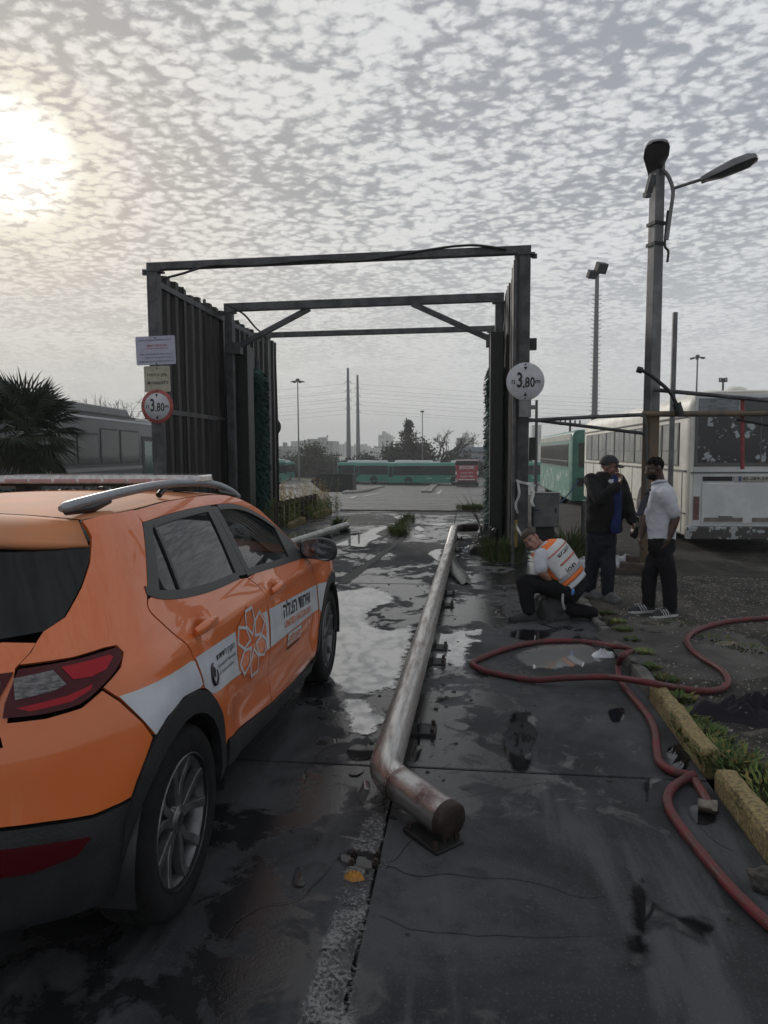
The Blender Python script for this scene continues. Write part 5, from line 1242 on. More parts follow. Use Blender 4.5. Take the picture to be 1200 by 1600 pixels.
# --- grey coach on the left behind the palm
A0, A1 = Vector((-12.62, 19.6, 0)), Vector((-14.05, 31.6, 0)); rz = math.atan2(-(A1-A0).x, (A1-A0).y)
M_gc = mat('grey_coach_paint', (.055,.058,.066), .45, coat=.15, scale=1.3, var=.2)
M_gcw = mat('grey_coach_glass', (.016,.018,.020), .06, spec=.35)
lc = thing('grey_coach', 'grey coach with dark windows and raised roof unit behind the palm', 'coach', A0, rz)
LC_ = (A1-A0).length; b_ = bus_body(lc, LC_, 2.5, .3, 3.12, .28, M_gc, ends=.2); b_.location.x = -2.5
slab(lc, 'roof_rail', .006, .2, LC_-.2, 2.86, 2.93, mat('pale_roof_rail', (.42,.43,.46), .4), .03)
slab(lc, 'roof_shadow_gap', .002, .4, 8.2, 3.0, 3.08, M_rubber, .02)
b = MB(); b.box((-1.2, 5.4, 3.24), (1.9, 6.2, .34), taper=.92); b.build('roof_unit', mat('roof_unit_grey', (.11,.115,.125), .5, scale=2, var=.2), lc, bevel=.06)
for y0, y1, z0, z1 in ((.8, 2.4, 1.25, 2.35), (2.6, 4.4, 1.25, 2.35), (4.55, 6.3, 1.25, 2.55), (6.45, 8.5, 1.25, 2.55)):
    f_ = slab(lc, 'window', .004, y0, y1, z0, z1, M_rubber, .02); slab(lc, 'pane', .018, y0+.06, y1-.06, z0+.06, z1-.06, M_gcw, .012, f_)
d_ = slab(lc, 'door', .006, 8.9, 10.9, .45, 2.35, M_rubber, .03); slab(lc, 'door_glass', .026, 9.15, 10.6, .7, 2.15, mat('green_door_glass', (.05,.13,.115), .08, spec=.7, scale=1, col2=(.03,.06,.06)), .012, d_)
slab(lc, 'front_side_window', .006, 11.05, LC_-.25, 1.2, 2.45, M_gcw, .02)
slab(lc, 'skirt_strip', .006, .3, LC_-.3, 1.02, 1.14, mat('coach_strip', (.17,.175,.18), .4), .018)
b = MB(); b.tube(spline([(.05, LC_-.1, 2.7), (.28, LC_+.15, 2.6), (.34, LC_+.2, 2.2)], 4), .035, 8); b.box((.36, LC_+.2, 2.0), (.10, .26, .5)); b.build('wing_mirror', M_rubber, lc)
for y in (2.7, 9.0):
    b = MB(); b.lathe([(.26,-.14),(.46,-.12),(.48,0),(.46,.12),(.26,.14)], (-.16, y+(-1 if y > 8 else 0), .48), axis='x', n=24); b.build('wheel', M_tyre, lc)
# ---------------------------------------------------------------- people
def cap_tube(b, pts, rs, n=12):
    b.tube(pts, rs, n, cap=True)
    for p, r in ((pts[0], rs[0]), (pts[-1], rs[-1])): b.ell(p, (r, r, r), n=10, m=6)
def loft(b, st, n=20, power=2.4):
    """st: (centre, half-width vector, half-depth vector)"""
    P = []
    for c, a, d in st:
        c, a, d = Vector(c), Vector(a), Vector(d)
        for k in range(n):
            t = 2*PI*k/n; ct, s_ = math.cos(t), math.sin(t); e = 2/power
            P.append(c+a*(abs(ct)**e*(1 if ct > 0 else -1))+d*(abs(s_)**e*(1 if s_ > 0 else -1)))
    m_ = len(st); b.add(P, [(i*n+k, i*n+(k+1) % n, (i+1)*n+(k+1) % n, (i+1)*n+k) for i in range(m_-1) for k in range(n)], True)
    b.add(P[:n], [tuple(range(n))]); b.add(P[-n:], [tuple(range(n))])
def skinny(o, vox, it=4, f=.5):
    r = o.modifiers.new('remesh', 'REMESH'); r.mode = 'VOXEL'; r.voxel_size = vox; r.use_smooth_shade = True
    s = o.modifiers.new('smooth', 'SMOOTH'); s.factor = f; s.iterations = it
def wrinkle(o, strength, size):
    t = bpy.data.textures.new('cloth_folds', 'CLOUDS'); t.noise_scale = size; t.noise_depth = 2
    d = o.modifiers.new('folds', 'DISPLACE'); d.texture = t; d.strength = strength; d.mid_level = .5; d.texture_coords = 'GLOBAL'
def hand(b, w, d, nrm, side, k=1.0, curl=.5):
    """palm and five fingers from wrist w along d; nrm = palm facing; side = thumb direction"""
    d, nrm, side = Vector(d).normalized(), Vector(nrm).normalized(), Vector(side).normalized(); w = Vector(w)
    R3 = Matrix((side, d, nrm)).transposed(); b.ell(w+d*.045*k, (.040*k, .052*k, .017*k), R3, n=12, m=8)
    for i, (o_, ln) in enumerate(((.030, .068), (.010, .076), (-.010, .070), (-.029, .055))):
        p = w+d*.085*k+side*o_*k; pts = [p-d*.02*k]; dd = d.copy()
        for j in range(3):
            dd = (dd+nrm*curl*(.5+.25*j)).normalized(); pts.append(pts[-1]+dd*(ln/3+.007)*k)
        b.tube(pts, [.0095*k, .009*k, .0085*k, .007*k], 7); b.ell(pts[-1], (.007*k,)*3, n=7, m=5)
    t0 = w+d*.02*k+side*.028*k; t1 = t0+(side*.7+d*.6+nrm*.3).normalized()*.038*k; t2 = t1+(d*.9+nrm*.5+side*.1).normalized()*.032*k
    b.tube([t0, t1, t2], [.013*k, .010*k, .008*k], 7); b.ell(t2, (.008*k,)*3, n=7, m=5)
def head(b, c, f, u, k=1.0):
    f = Vector(f).normalized(); u = Vector(u).normalized(); s = f.cross(u).normalized(); u = s.cross(f).normalized(); c = Vector(c); R3 = Matrix((s, f, u)).transposed()
    q = lambda x, y, z: c+s*x*k+f*y*k+u*z*k
    b.ell(q(0,-.008,.030), (.074*k,.095*k,.085*k), R3); b.ell(q(0,.020,-.030), (.062*k,.072*k,.080*k), R3); b.ell(q(0,.042,-.078), (.040*k,.042*k,.030*k), R3, n=10, m=6)
    b.ell(q(0,.075,.012), (.052*k,.018*k,.010*k), R3, n=10, m=6)
    b.tube([q(0,.084,.008), q(0,.098,-.018), q(0,.108,-.034), q(0,.092,-.042)], [.009*k,.012*k,.015*k,.010*k], 8)
    for sx in (-1, 1): b.ell(q(sx*.014,.094,-.036), (.009*k,.009*k,.008*k), n=7, m=5); b.ell(q(sx*.076,-.005,-.012), (.010*k,.020*k,.032*k), R3, n=9, m=6); b.ell(q(sx*.042,.062,-.030), (.022*k,.020*k,.022*k), R3, n=9, m=6)
    b.ell(q(0,.085,-.062), (.024*k,.010*k,.007*k), R3, n=9, m=5); b.ell(q(0,.083,-.072), (.020*k,.010*k,.007*k), R3, n=9, m=5)
    return q, R3
def eyes(q, R3, k, par, dark=(.02,.015,.012)):
    for sx in (-1, 1):
        b = MB(); b.ell(q(sx*.031,.078,-.004), (.013*k,.008*k,.007*k), R3, n=10, m=6); e = b.build('eye', mat('eye_white', (.30,.28,.26), .3), par)
        b = MB(); b.ell(q(sx*.031,.084,-.004), (.006*k,.004*k,.006*k), R3, n=8, m=5); b.build('iris', mat('iris', dark, .2), e)
        b = MB(); b.tube([q(sx*.014,.090,.016), q(sx*.033,.090,.021), q(sx*.050,.076,.015)], [.004*k,.005*k,.003*k], 6); b.build('eyebrow', mat('dark_brow', (.012,.009,.008), .8), par)
def hairdome(q, R3, k, m_, par, front=.055, low=-.035, th=1.10, name='hair'):
    b = MB(); us = lines(0, 1, 24)
    def fn(u, v):
        a = u*2*PI; ca, sa = math.cos(a), math.sin(a)       # sa>0 : front
        zl = (.050 if sa > .55 else (low if sa < .1 else low+(.050-low)*(sa-.1)/.45)); z0 = (zl-.030)/.085; z0 = max(-.85, min(.9, z0))
        z = z0+(1-z0)*v; rr = math.sqrt(max(0, 1-min(1, z)**2)) if v < 1 else 0
        p = (.074*th*rr*ca, -.008+.095*th*rr*sa*(.96 if sa > 0 else 1), .030+.085*th*min(1, z)*1.02); nn = 1+.03*nz1(p[0]*90, p[1]*90, p[2]*90)
        return q(p[0]*nn, p[1]*nn, p[2]*nn)
    b.grid(fn, us, lines(0, 1, 10)); o = b.build(name, m_, par); s_ = o.modifiers.new('solid', 'SOLIDIFY'); s_.thickness = .012; return o
M_skd = mat('dark_skin', (.060,.030,.020), .5, scale=14, var=.25); M_skm = mat('tan_skin', (.17,.085,.058), .5, scale=14, var=.2); M_skl = mat('fair_skin', (.30,.155,.115), .5, scale=14, var=.2)
M_shirt = mat('white_shirt', (.46,.47,.52), .8, spec=.15, scale=7, var=.10, bump=.3, bscale=22)
M_blk = mat('black_trousers', (.010,.010,.012), .8, spec=.15, scale=10, var=.4, bump=.4, bscale=26)
M_jkt = mat('black_jacket', (.012,.012,.013), .75, spec=.15, scale=9, var=.4, bump=.5, bscale=18)
M_jean = mat('dark_jeans', (.018,.020,.030), .85, spec=.15, scale=14, var=.4, bump=.3)
M_blue = mat('blue_shirt', (.018,.028,.11), .8, spec=.15, scale=9, var=.3, bump=.3, bscale=20)
M_hair = mat('black_hair', (.006,.005,.005), .9, spec=.1, bump=.8, bscale=120, scale=40)
M_brn = mat('brown_hair', (.040,.026,.018), .7, bump=.8, bscale=120, scale=40, var=.3)
def legs(b, hips, knees, ankles, r0=.088, r1=.062, r2=.050, extra=1.0):
    for h, k_, a in zip(hips, knees, ankles):
        h, k_, a = Vector(h), Vector(k_), Vector(a)
        cap_tube(b, [h, h.lerp(k_, .5), k_], [r0*extra, (r0+r1)/2*extra*1.02, r1*extra]); cap_tube(b, [k_, k_.lerp(a, .35), a], [r1*extra, r1*extra*.98, r2*extra])
def shoe(par, ankle, toe, m_, sole, gz, name='shoe', stripes=None):
    a, t = Vector(ankle), Vector(toe); d = (t-a); d.z = 0; ln = d.length; d.normalize(); x = Vector((d.y, -d.x, 0)); heel = Vector((a.x, a.y, gz))-d*.07; L_ = ln+.07
    prof = [(0,.034,.062),(.12,.042,.085),(.3,.042,.095),(.5,.044,.075),(.7,.050,.055),(.88,.046,.044),(1.0,.022,.030)]
    b = MB(); P = []
    for s_, w, h in prof:
        c = heel+d*(s_*L_)
        for k in range(9): an = PI*k/8; P.append(c+x*(math.cos(an)*w)+Vector((0,0,.016+h*math.sin(an)**.75)))
    b.add(P, [(i*9+k, i*9+k+1, (i+1)*9+k+1, (i+1)*9+k) for i in range(6) for k in range(8)], True); b.add(P[:9], [tuple(range(9))]); b.add(P[-9:], [tuple(range(9))]); s1 = b.build(name, m_, par)
    b = MB(); Q = [heel+d*(s_*L_)+x*(w*1.06) for s_, w, h in prof]+[heel+d*(s_*L_)-x*(w*1.06) for s_, w, h in prof[::-1]]; b.prism([(p.x, p.y) for p in Q], lambda u, v, z: Vector((u, v, z)), (gz-.004, gz+.026)); b.build('sole', sole, s1, bevel=.004)
    if stripes:
        for kk in range(3):
            for sd_ in (-1, 1):
                c = heel+d*(L_*(.42+.10*kk)); b = MB(); b.tube([c+x*sd_*(.046)+Vector((0,0,.028)), c+x*sd_*.043+d*.012+Vector((0,0,.055)), c+x*sd_*.030+d*.03+Vector((0,0,.082))], .0065, 5); b.build('stripe', stripes, s1)
    return s1
# ----- man in white shirt
def man_white():
    Y = 7.02; J = lambda x, y, dy=0: AT(x, y, Y+dy)
    k = .93; gz = lot(1.9, 7.0)-.002; top = MB(); bd = MB(); tr = MB()
    hc = J(1023, 731, -.02); f = Vector((-.93, -.30, -.22)); q, R3 = head(bd, hc, f, (-.05, 0, 1), k)
    neck = J(1031, 754); chest = J(1036, 778); waist = J(1034, 832); pel = J(1034, 848)
    cap_tube(bd, [hc+Vector((.02,.0,-.04)), neck+Vector((0,0,-.02))], [.055, .058])
    lat = Vector((.42, .9, 0)).normalized(); fr_ = Vector((-.9, .42, 0)).normalized()
    st = [(pel+Vector((0,0,-.045)), lat*.150, fr_*.115), (waist, lat*.150, fr_*.125), (J(1032,812), lat*.148, fr_*.135), (J(1034,790), lat*.158, fr_*.132), (chest, lat*.172, fr_*.122), (J(1035,766), lat*.172, fr_*.105), (J(1033,758), lat*.115, fr_*.080), (J(1031,752), lat*.066, fr_*.066)]
    loft(top, st); loft(bd, [(c-Vector((0,0,.01)), a*.86, d*.86) for c, a, d in st])
    sh = [chest+lat*-.165+Vector((.035,0,.045)), chest+lat*.165+Vector((0,0,.045))]       # near (towards camera), far
    el = [J(1056,808,-.14), J(1008,812,.05)]; wr_ = [J(1047,838,-.16), J(1001,838,.02)]
    for s_, e, w in zip(sh, el, wr_):
        cap_tube(top, [s_, s_.lerp(e, .45), s_.lerp(e, .78)], [.066, .066, .067]); cap_tube(bd, [s_, s_.lerp(e, .6), e], [.050, .046, .040]); cap_tube(bd, [e, e.lerp(w, .35), w], [.041, .041, .027])
    hand(bd, wr_[0], (-.35, .05, -.93), (-.85, .3, .2), (-.4, -.85, 0), .95, .35); hand(bd, wr_[1], (-.12, -.1, -1), (.8, -.3, .1), (-.3, -.9, 0), .95, .5)
    an = [Vector((J(1046,950,-.06).x, 6.93, gz+.09)), Vector((J(1013,946,.1).x, 7.10, gz+.09))]
    hips = [pel+lat*-.085, pel+lat*.085]; kn = [J(1045,902,-.09), J(1014,900,.06)]
    loft(tr, [(pel+Vector((0,0,-.09)), lat*.15, fr_*.115), (pel, lat*.158, fr_*.125), (pel+Vector((0,0,.055)), lat*.152, fr_*.125)]); legs(tr, hips, kn, an, .098, .075, .064); legs(bd, hips, kn, an, .08, .055, .04)
    body = bd.build('person', M_skd); skinny(body, .0085, 2, .4)
    tag(body, 'man in white short-sleeved shirt, dark tie and black trousers, looking down leftwards', 'person')
    o = top.build('shirt', M_shirt, body); skinny(o, .013, 5); wrinkle(o, .020, .075)
    o = tr.build('trousers', M_blk, body); skinny(o, .013, 5); wrinkle(o, .022, .09)
    b = MB(); c = J(1030, 754, -.02); b.tube([c+lat*.066*math.cos(a)+fr_*.062*math.sin(a)+Vector((0,0,.016-.03*max(0, math.sin(a)))) for a in [2*PI*i/20 for i in range(20)]], .014, 8, closed=True); b.build('collar', M_shirt, body)
    b = MB(); pts = [J(1014,764,-.13), J(1008,778,-.15), J(1003,795,-.17), J(999,806,-.18)]; wds = [.020,.028,.036,.040]; P = spline(pts, 4)
    for i in range(len(P)-1):
        w0 = .020+.020*i/(len(P)-1); w1 = .020+.020*(i+1)/(len(P)-1); dx = Vector((.75, -.6, .25)).normalized()
        b.add([P[i]-dx*w0, P[i]+dx*w0, P[i+1]+dx*w1, P[i+1]-dx*w1], [(0,1,2,3)])
    t_ = b.build('tie', mat('navy_tie', (.010,.011,.022), .6), body); s_ = t_.modifiers.new('solid', 'SOLIDIFY'); s_.thickness = .012
    eyes(q, R3, k, body); hairdome(q, R3, k, M_hair, body, low=-.03, th=1.012)
    b = MB(); b.ell(q(0,.040,-.075), (.060*k,.056*k,.042*k), R3, n=14, m=8); b.build('beard', M_hair, body)
    M_sol = mat('white_sole', (.42,.42,.42), .6, scale=10, var=.2); M_shb = mat('black_shoe', (.013,.013,.015), .6)
    shoe(body, an[0], (an[0].x-.20, an[0].y-.10, gz), M_shb, M_sol, gz, stripes=M_sol); shoe(body, an[1], (an[1].x-.20, an[1].y-.07, gz), M_shb, M_sol, gz, stripes=M_sol)
man_white()
# ----- man in dark jacket and cap
def man_cap():
    Y = 7.72; J = lambda x, y, dy=0: AT(x, y, Y+dy)
    k = .95; gz = lot(1.45, 7.7)-.002; top = MB(); bd = MB(); tr = MB(); inn = MB()
    hc = J(952, 729, -.02); f = Vector((.86, -.45, -.20)); q, R3 = head(bd, hc, f, (.04, 0, 1), k)
    neck = J(946, 748); cap_tube(bd, [hc+Vector((-.01,0,-.04)), neck+Vector((0,0,-.03))], [.056, .060])
    lat = Vector((.80, .60, 0)).normalized(); fr_ = Vector((.60, -.80, 0)).normalized()
    st = [(J(944,832), lat*.215, fr_*.135), (J(944,810), lat*.215, fr_*.142), (J(945,785), lat*.215, fr_*.145), (J(945,765), lat*.215, fr_*.135), (J(945,752), lat*.195, fr_*.11), (J(946,742), lat*.125, fr_*.085), (J(946,737), lat*.080, fr_*.072)]
    loft(top, st); loft(bd, [(c, a*.72, d*.78) for c, a, d in st]); loft(inn, [(c+fr_*.045+lat*.035, a*.38, d*.86) for c, a, d in st[:6]])
    sL = J(924,750,-.08); eL = J(938,782,-.28); wL = J(967,757,-.26)
    sR = J(968,752,.10); eR = J(980,790,.06); wR = J(988,815,.0)
    for s_, e, w in ((sL, eL, wL), (sR, eR, wR)):
        cap_tube(top, [s_, s_.lerp(e, .5), e], [.082, .078, .070]); cap_tube(top, [e, e.lerp(w, .5), e.lerp(w, .88)], [.070, .062, .056]); cap_tube(bd, [s_, e], [.05, .042]); cap_tube(bd, [e, w], [.042, .028])
    hand(bd, wL, (.25, .05, .95), (-.75, .55, -.1), (.3, -.9, .2), .98, 1.0); hand(bd, wR, (.15, -.2, -.95), (-.6, -.3, -.1), (.2, -.95, 0), .95, .8)
    pel = J(940, 836); hips = [pel+lat*-.085, pel+lat*.085]
    an = [Vector((J(922,930).x, 7.78, gz+.09)), Vector((J(946,936).x, 7.62, gz+.09))]; kn = [J(925,886,.02), J(950,888,-.08)]
    loft(tr, [(pel+Vector((0,0,-.10)), lat*.16, fr_*.12), (pel, lat*.165, fr_*.125), (pel+Vector((0,0,.07)), lat*.16, fr_*.12)]); legs(tr, hips, kn, an, .100, .078, .066); legs(bd, hips, kn, an, .08, .055, .04)
    body = bd.build('person', M_skm); skinny(body, .0085, 2, .4)
    tag(body, 'man in black cap, dark jacket and blue shirt holding a hand to his collar', 'person')
    o = top.build('jacket', M_jkt, body); skinny(o, .014, 5); wrinkle(o, .030, .085)
    o = inn.build('shirt', M_blue, body); skinny(o, .013, 4); wrinkle(o, .02, .08)
    o = tr.build('trousers', M_jean, body); skinny(o, .013, 5); wrinkle(o, .024, .09)
    b = MB(); p = J(955, 752, -.15); b.add([p+Vector((-.025,0,.02)), p+Vector((.03,.01,.02)), p+Vector((.0,-.01,-.035))], [(0,1,2)]); b.ell(p+Vector((0,.02,-.003)), (.03,.02,.022), n=8, m=6); b.build('collar', M_shirt, body)
    b = MB(); b.ell(J(962, 818, -.16), (.05,.03,.11), rotm(0, .25, 0), n=12, m=8); b.build('shirt_tail', M_blue, body)
    eyes(q, R3, k, body)
    cp = hairdome(q, R3, k, mat('black_cap', (.011,.011,.012), .7, bump=.3, scale=30), body, low=.012, th=1.16, name='cap')
    b = MB(); us = lines(-1, 1, 10); b.grid(lambda u, v: q(.070*u*(1-.25*v), .088+.075*v*math.sqrt(max(0, 1-.75*u*u)), .048-.014*v-.022*u*u), us, lines(0, 1, 5)); br_ = b.build('cap_brim', MATS['black_cap'], cp); s_ = br_.modifiers.new('solid', 'SOLIDIFY'); s_.thickness = .008
    M_gs = mat('grey_shoe', (.10,.10,.10), .7, scale=12, var=.4)
    shoe(body, an[0], (an[0].x+.14, an[0].y-.16, gz), M_gs, M_gs, gz); shoe(body, an[1], (an[1].x+.10, an[1].y-.18, gz), M_gs, M_gs, gz)
    b = MB(); p = wR+Vector((.03,-.05,-.11)); R2 = rotm(.3, .5, .2); b.box(p, (.075, .012, .13), R2); ph = b.build('phone', M_rubber, bevel=.008); tag(ph, 'dark phone held low in the jacketed man\'s hand', 'phone')
man_cap()
# ----- kneeling medic
def medic():
    Y = 6.98; J = lambda x, y, dy=0: AT(x, y, Y+dy)
    k = .93; bd = MB(); top = MB(); tr = MB(); gz = .0
    hc = J(829, 843, -.05); f = Vector((-.30, -.93, -.22)); u = Vector((-.62, .12, .78)); q, R3 = head(bd, hc, f, u, k)
    neck = J(842, 853, .02); pel = J(893, 916); chest = J(864, 872, .02); mid_ = J(880, 893, .02)
    cap_tube(bd, [hc+Vector((.03,.04,-.02)), neck+Vector((.03,0,-.02))], [.052, .058])
    ax = (neck-pel).normalized(); lat = Vector((.62, .72, .52)); lat = (lat-ax*lat.dot(ax)).normalized(); dep = ax.cross(lat).normalized()
    if dep.y > 0: dep = -dep                                     # dep: outwards through the back, towards the camera
    st = [(pel-ax*.03, lat*.165, dep*.13), (J(887,904,.0), lat*.155, dep*.125), (mid_, lat*.16, dep*.125), (chest, lat*.175, dep*.125), (J(856,862,.02), lat*.172, dep*.11), (J(848,856,.02), lat*.11, dep*.085), (neck, lat*.066, dep*.066)]
    loft(top, st); loft(bd, [(c, a*.84, d*.84) for c, a, d in st])
    sN = J(845,867,-.14); eN = J(845,893,-.20); wN = J(860,907,-.12); sF = J(868,856,.22); eF = J(850,890,.25); wF = J(845,905,.10)
    for s_, e, w in ((sN, eN, wN), (sF, eF, wF)):
        cap_tube(top, [s_, s_.lerp(e, .5), s_.lerp(e, .8)], [.070, .070, .068]); cap_tube(bd, [s_, s_.lerp(e, .6), e], [.048, .046, .040]); cap_tube(bd, [e, e.lerp(w, .4), w], [.042, .040, .028])
    hand(bd, wN, (-.2, .3, -.9), (-.7, .5, 0), (-.5, -.5, -.2), .95, .5); hand(bd, wF, (-.4, -.2, -.9), (.6, .4, 0), (-.5, -.5, -.2), .95, .5)
    hips = [pel+Vector((-.06,-.08,-.02)), pel+Vector((.05,.09,-.02))]
    kn = [J(819,908,-.12), Vector((J(872,960,.05).x, 7.02, .085))]; an = [Vector((J(826,958,-.12).x, 6.82, .10)), Vector((J(922,965).x, 6.86, .085))]
    loft(tr, [(pel-ax*.10, lat*.15, dep*.13), (pel, lat*.175, dep*.14), (pel+ax*.07, lat*.165, dep*.128)]); legs(tr, hips, kn, an, .108, .080, .062); legs(bd, hips, kn, an, .085, .055, .04)
    body = bd.build('person', M_skl); skinny(body, .0085, 2, .4)
    tag(body, 'kneeling medic in an orange and white reflective vest looking back over the shoulder', 'person')
    o = top.build('shirt', M_shirt, body); skinny(o, .013, 5); wrinkle(o, .018, .07)
    o = tr.build('trousers', M_blk, body); skinny(o, .013, 5); wrinkle(o, .022, .09)
    # vest: lofted over the torso; bands are strips of the same surface
    def tors(t, phi, off):
        i = min(len(st)-2, int(t)); r = t-i; c = Vector(st[i][0]).lerp(Vector(st[i+1][0]), r); a = st[i][1].lerp(st[i+1][1], r); d = st[i][2].lerp(st[i+1][2], r)
        ct, s_ = math.cos(phi), math.sin(phi); e = 2/2.4; p = a*(abs(ct)**e*(1 if ct > 0 else -1))+d*(abs(s_)**e*(1 if s_ > 0 else -1)); return c+p+p.normalized()*off
    def band(name, t0, t1, p0, p1, off, m_, par, n0=8, n1=14):
        b = MB(); b.grid(lambda t, p: tors(t, p, off), lines(t0, t1, n0), lines(p0, p1, n1)); o = b.build(name, m_, par, recalc=False); s_ = o.modifiers.new('solid', 'SOLIDIFY'); s_.thickness = .006; s_.offset = 1; return o
    M_vo = mat('vest_orange', (.70,.16,.03), .7, bump=.3, scale=18); M_vw = mat('vest_white', (.52,.53,.53), .6, scale=9, var=.15, bump=.2, bscale=30); M_vg = mat('vest_grey', (.25,.26,.28), .35, scale=40, var=.2)
    v = band('vest', .85, 5.6, -.15, PI+.35, .024, M_vo, body, 16, 24)
    band('vest_panel', 1.75, 4.6, .25, PI-.45, .031, M_vw, v, 10, 14); band('reflective_band', 1.35, 1.72, .1, PI-.2, .032, M_vg, v, 3, 14)
    band('trim_strip', 3.55, 3.7, .2, PI-.1, .036, mat('vest_red', (.42,.10,.06), .6), v, 2, 14); band('trim_strip', 2.5, 2.6, .7, PI-1.1, .036, MATS['vest_red'], v, 2, 8)
    band('side_pouch', 1.5, 3.2, PI-.25, PI+.45, .045, M_rubber, v, 6, 6); band('shoulder_pad', 3.2, 3.9, PI-.35, PI+.2, .040, mat('vest_tan', (.42,.17,.10), .7), v, 4, 5)
    def vt(s, t, p, w, h, m_): text_obj('lettering', s, lambda a, b: tors(t+b*9.5, p-a*6.2, .0385), m_, v, width=w, height=h, bold=.02)
    vt(heb('חובש'), 3.1, PI*.46, .13, .036, M_ink); vt('ion', 2.08, PI*.54, .09, .038, M_ink)
    belt = band('shirt_hem', .35, .80, -.1, PI+.3, .016, M_shirt, body, 3, 16)
    eyes(q, R3, k, body); hairdome(q, R3, k, M_brn, body, low=-.035, th=1.03)
    b = MB(); b.tube(spline([tors(.4, PI-.15, .02), J(880,925,-.16), J(879,940,-.19), J(882,952,-.17)], 4), [.012]*13, 6); b.build('strap', mat('grey_strap', (.30,.30,.30), .6), body)
    b = MB(); b.ell(J(895,925,-.20), (.016,.012,.035), rotm(0,.2,0), n=8, m=6); b.build('blue_tag', mat('blue_tag', (.08,.20,.50), .5), body)
    M_bt = mat('black_boot', (.012,.012,.013), .6, scale=12, var=.4)
    shoe(body, an[0], (an[0].x-.19, an[0].y-.05, .0), M_bt, M_bt, .0, 'boot')
    b = MB(); cap_tube(b, [an[1], J(930,972,-.10), Vector((J(938,985).x, 6.62, .05))], [.055,.052,.042]); b.build('boot', M_bt, body)
medic()
# dark medical bag between the medic's knees
heap('medical_bag', tuple(G(862, 972)+Vector((0, .22, -.005))), (.22,.16,.26), M_rubber, 'dark medical bag standing between the medic\'s legs', 'bag', 21, .25)
b = MB(); p = G(850, 972)+Vector((.02,.10,.27)); b.ell(p, (.06,.05,.03), rotm(.2,.4,0), n=10, m=6); tag(b.build('glove', mat('blue_glove', (.05,.16,.42), .5)), 'blue medical glove lying on the dark bag', 'glove')
heap('dressing', tuple(p+Vector((-.09,.02,-.02))), (.05,.05,.04), M_tape, 'white dressing packet on the dark bag', 'dressing', 4, .5)
# ---------------------------------------------------------------- hose, litter, plants near the lane
def GT(px, py, dz=0.0):
    """where a pixel's ray meets the sloping yard"""
    y = 20.0
    for _ in range(60): y = .5*y+.5*G(px, py, yard(y)+dz).y
    p = G(px, py, yard(y)+dz); return p
def GL(px, py, dz=0.0):
    p = G(px, py, .05)
    for _ in range(5): p = G(px, py, lot(p.x, p.y)+dz)
    return p
M_hose = mat('red_hose', (.125,.024,.028), .6, scale=11, col2=(.065,.024,.025), rough2=.42, spec=.3, bump=.25, bscale=80)
def hz_(px, py, up=0.0):
    p = G(px, py, .026)
    if p.x > KX(p.y)+.06: p = GL(px, py, .026)
    elif p.x > KX(p.y)-.09: p = G(px, py, .15)
    p.z += up; return p
h2 = [(1112,1222),(1082,1216),(1052,1206),(1031,1191),(1026,1168),(1023,1141),(1010,1115),(986,1086),(969,1062),(966,1040),(974,1024),(986,1016),(975,1011),(955,1009),(925,1004),(880,1001),(835,1004),(790,1014),(755,1027),(739,1035),(742,1041),(765,1050),(830,1062),(890,1069),(950,1068),(1010,1066),(1060,1075),(1100,1080),(1128,1076),(1138,1063),(1126,1046),(1095,1027),(1075,1008),(1078,992),(1105,979),(1155,969),(1260,962)]
P = [hz_(x, y) for x, y in h2]
for i in (23, 24): P[i].z += .045
P[0].z = .035
S_ = spline(P, 9); b = MB(); b.tube(S_, [.0215*(1+.06*nz1(i*.23, 1)+(.10 if abs(i-19*9) < 4 else 0)) for i in range(len(S_))], 12); hs = b.build('fire_hose', M_hose); tag(hs, 'long red rubber hose looping from the lane over the kerb onto the dirt', 'hose')
M_cpl = mat('hose_coupling', (.20,.18,.15), .4, metal=.8, scale=20, var=.4)
b = MB(); b.tube([P[0]+Vector((.02,-.005,0)), P[0]+Vector((-.05,.015,0))], .029, 10); b.tube([P[0]+Vector((.025,-.006,0)), P[0]+Vector((.005,0,0))], .034, 8, smooth=False); b.build('coupling', M_cpl, hs)
h1 = [(1085,1216),(1066,1220),(1049,1233),(1043,1252),(1056,1281),(1100,1338),(1150,1396),(1210,1452),(1290,1520)]
P = [G(x, y, .026) for x, y in h1]; P[0].z = .045; b = MB(); b.tube(spline(P, 7), .0215, 12); tag(b.build('fire_hose', M_hose), 'red rubber hose running along the slab beside the yellow kerb', 'hose')
def crumple(name, c, r, m_, label, cat, seed, amp, flat=.5, nu=48, nv=22):
    b = MB(); c = Vector(c)
    def fn(u, v):
        a = u*2*PI; rr = 1-v; q = Vector((math.cos(a)*rr, math.sin(a)*rr, 0)); s = Vector((seed, seed*.3, 0))
        e = 1+.35*nz1(math.cos(a)*1.3+seed, math.sin(a)*1.3); z = abs(nz1(q.x*2.2+seed, q.y*2.2))*amp+abs(nz1(q.x*5+seed, q.y*5, 2))*amp*.6+r[2]*(1-rr*rr)
        return c+Vector((q.x*r[0]*e, q.y*r[1]*e, z*(1-rr**6)))
    b.grid(fn, lines(0, 1, nu), lines(0, 1, nv)); return tag(b.build(name, m_), label, cat)
crumple('rag', GL(1178, 1118)+Vector((.0,.0,-.006)), (.36,.20,.03), mat('dark_rag', (.014,.012,.018), .8, scale=11, col2=(.14,.12,.16), lo=.66, hi=.70, detail=2, spec=.2), 'crumpled dark patterned cloth lying on the dirt', 'cloth', 5.1, .12)
crumple('tissue', G(943, 1025)+Vector((0,0,.001)), (.10,.075,.01), mat('tissue_white', (.55,.57,.62), .8), 'crumpled white tissue lying inside the hose loop', 'tissue', 9.4, .06, nu=24, nv=10)
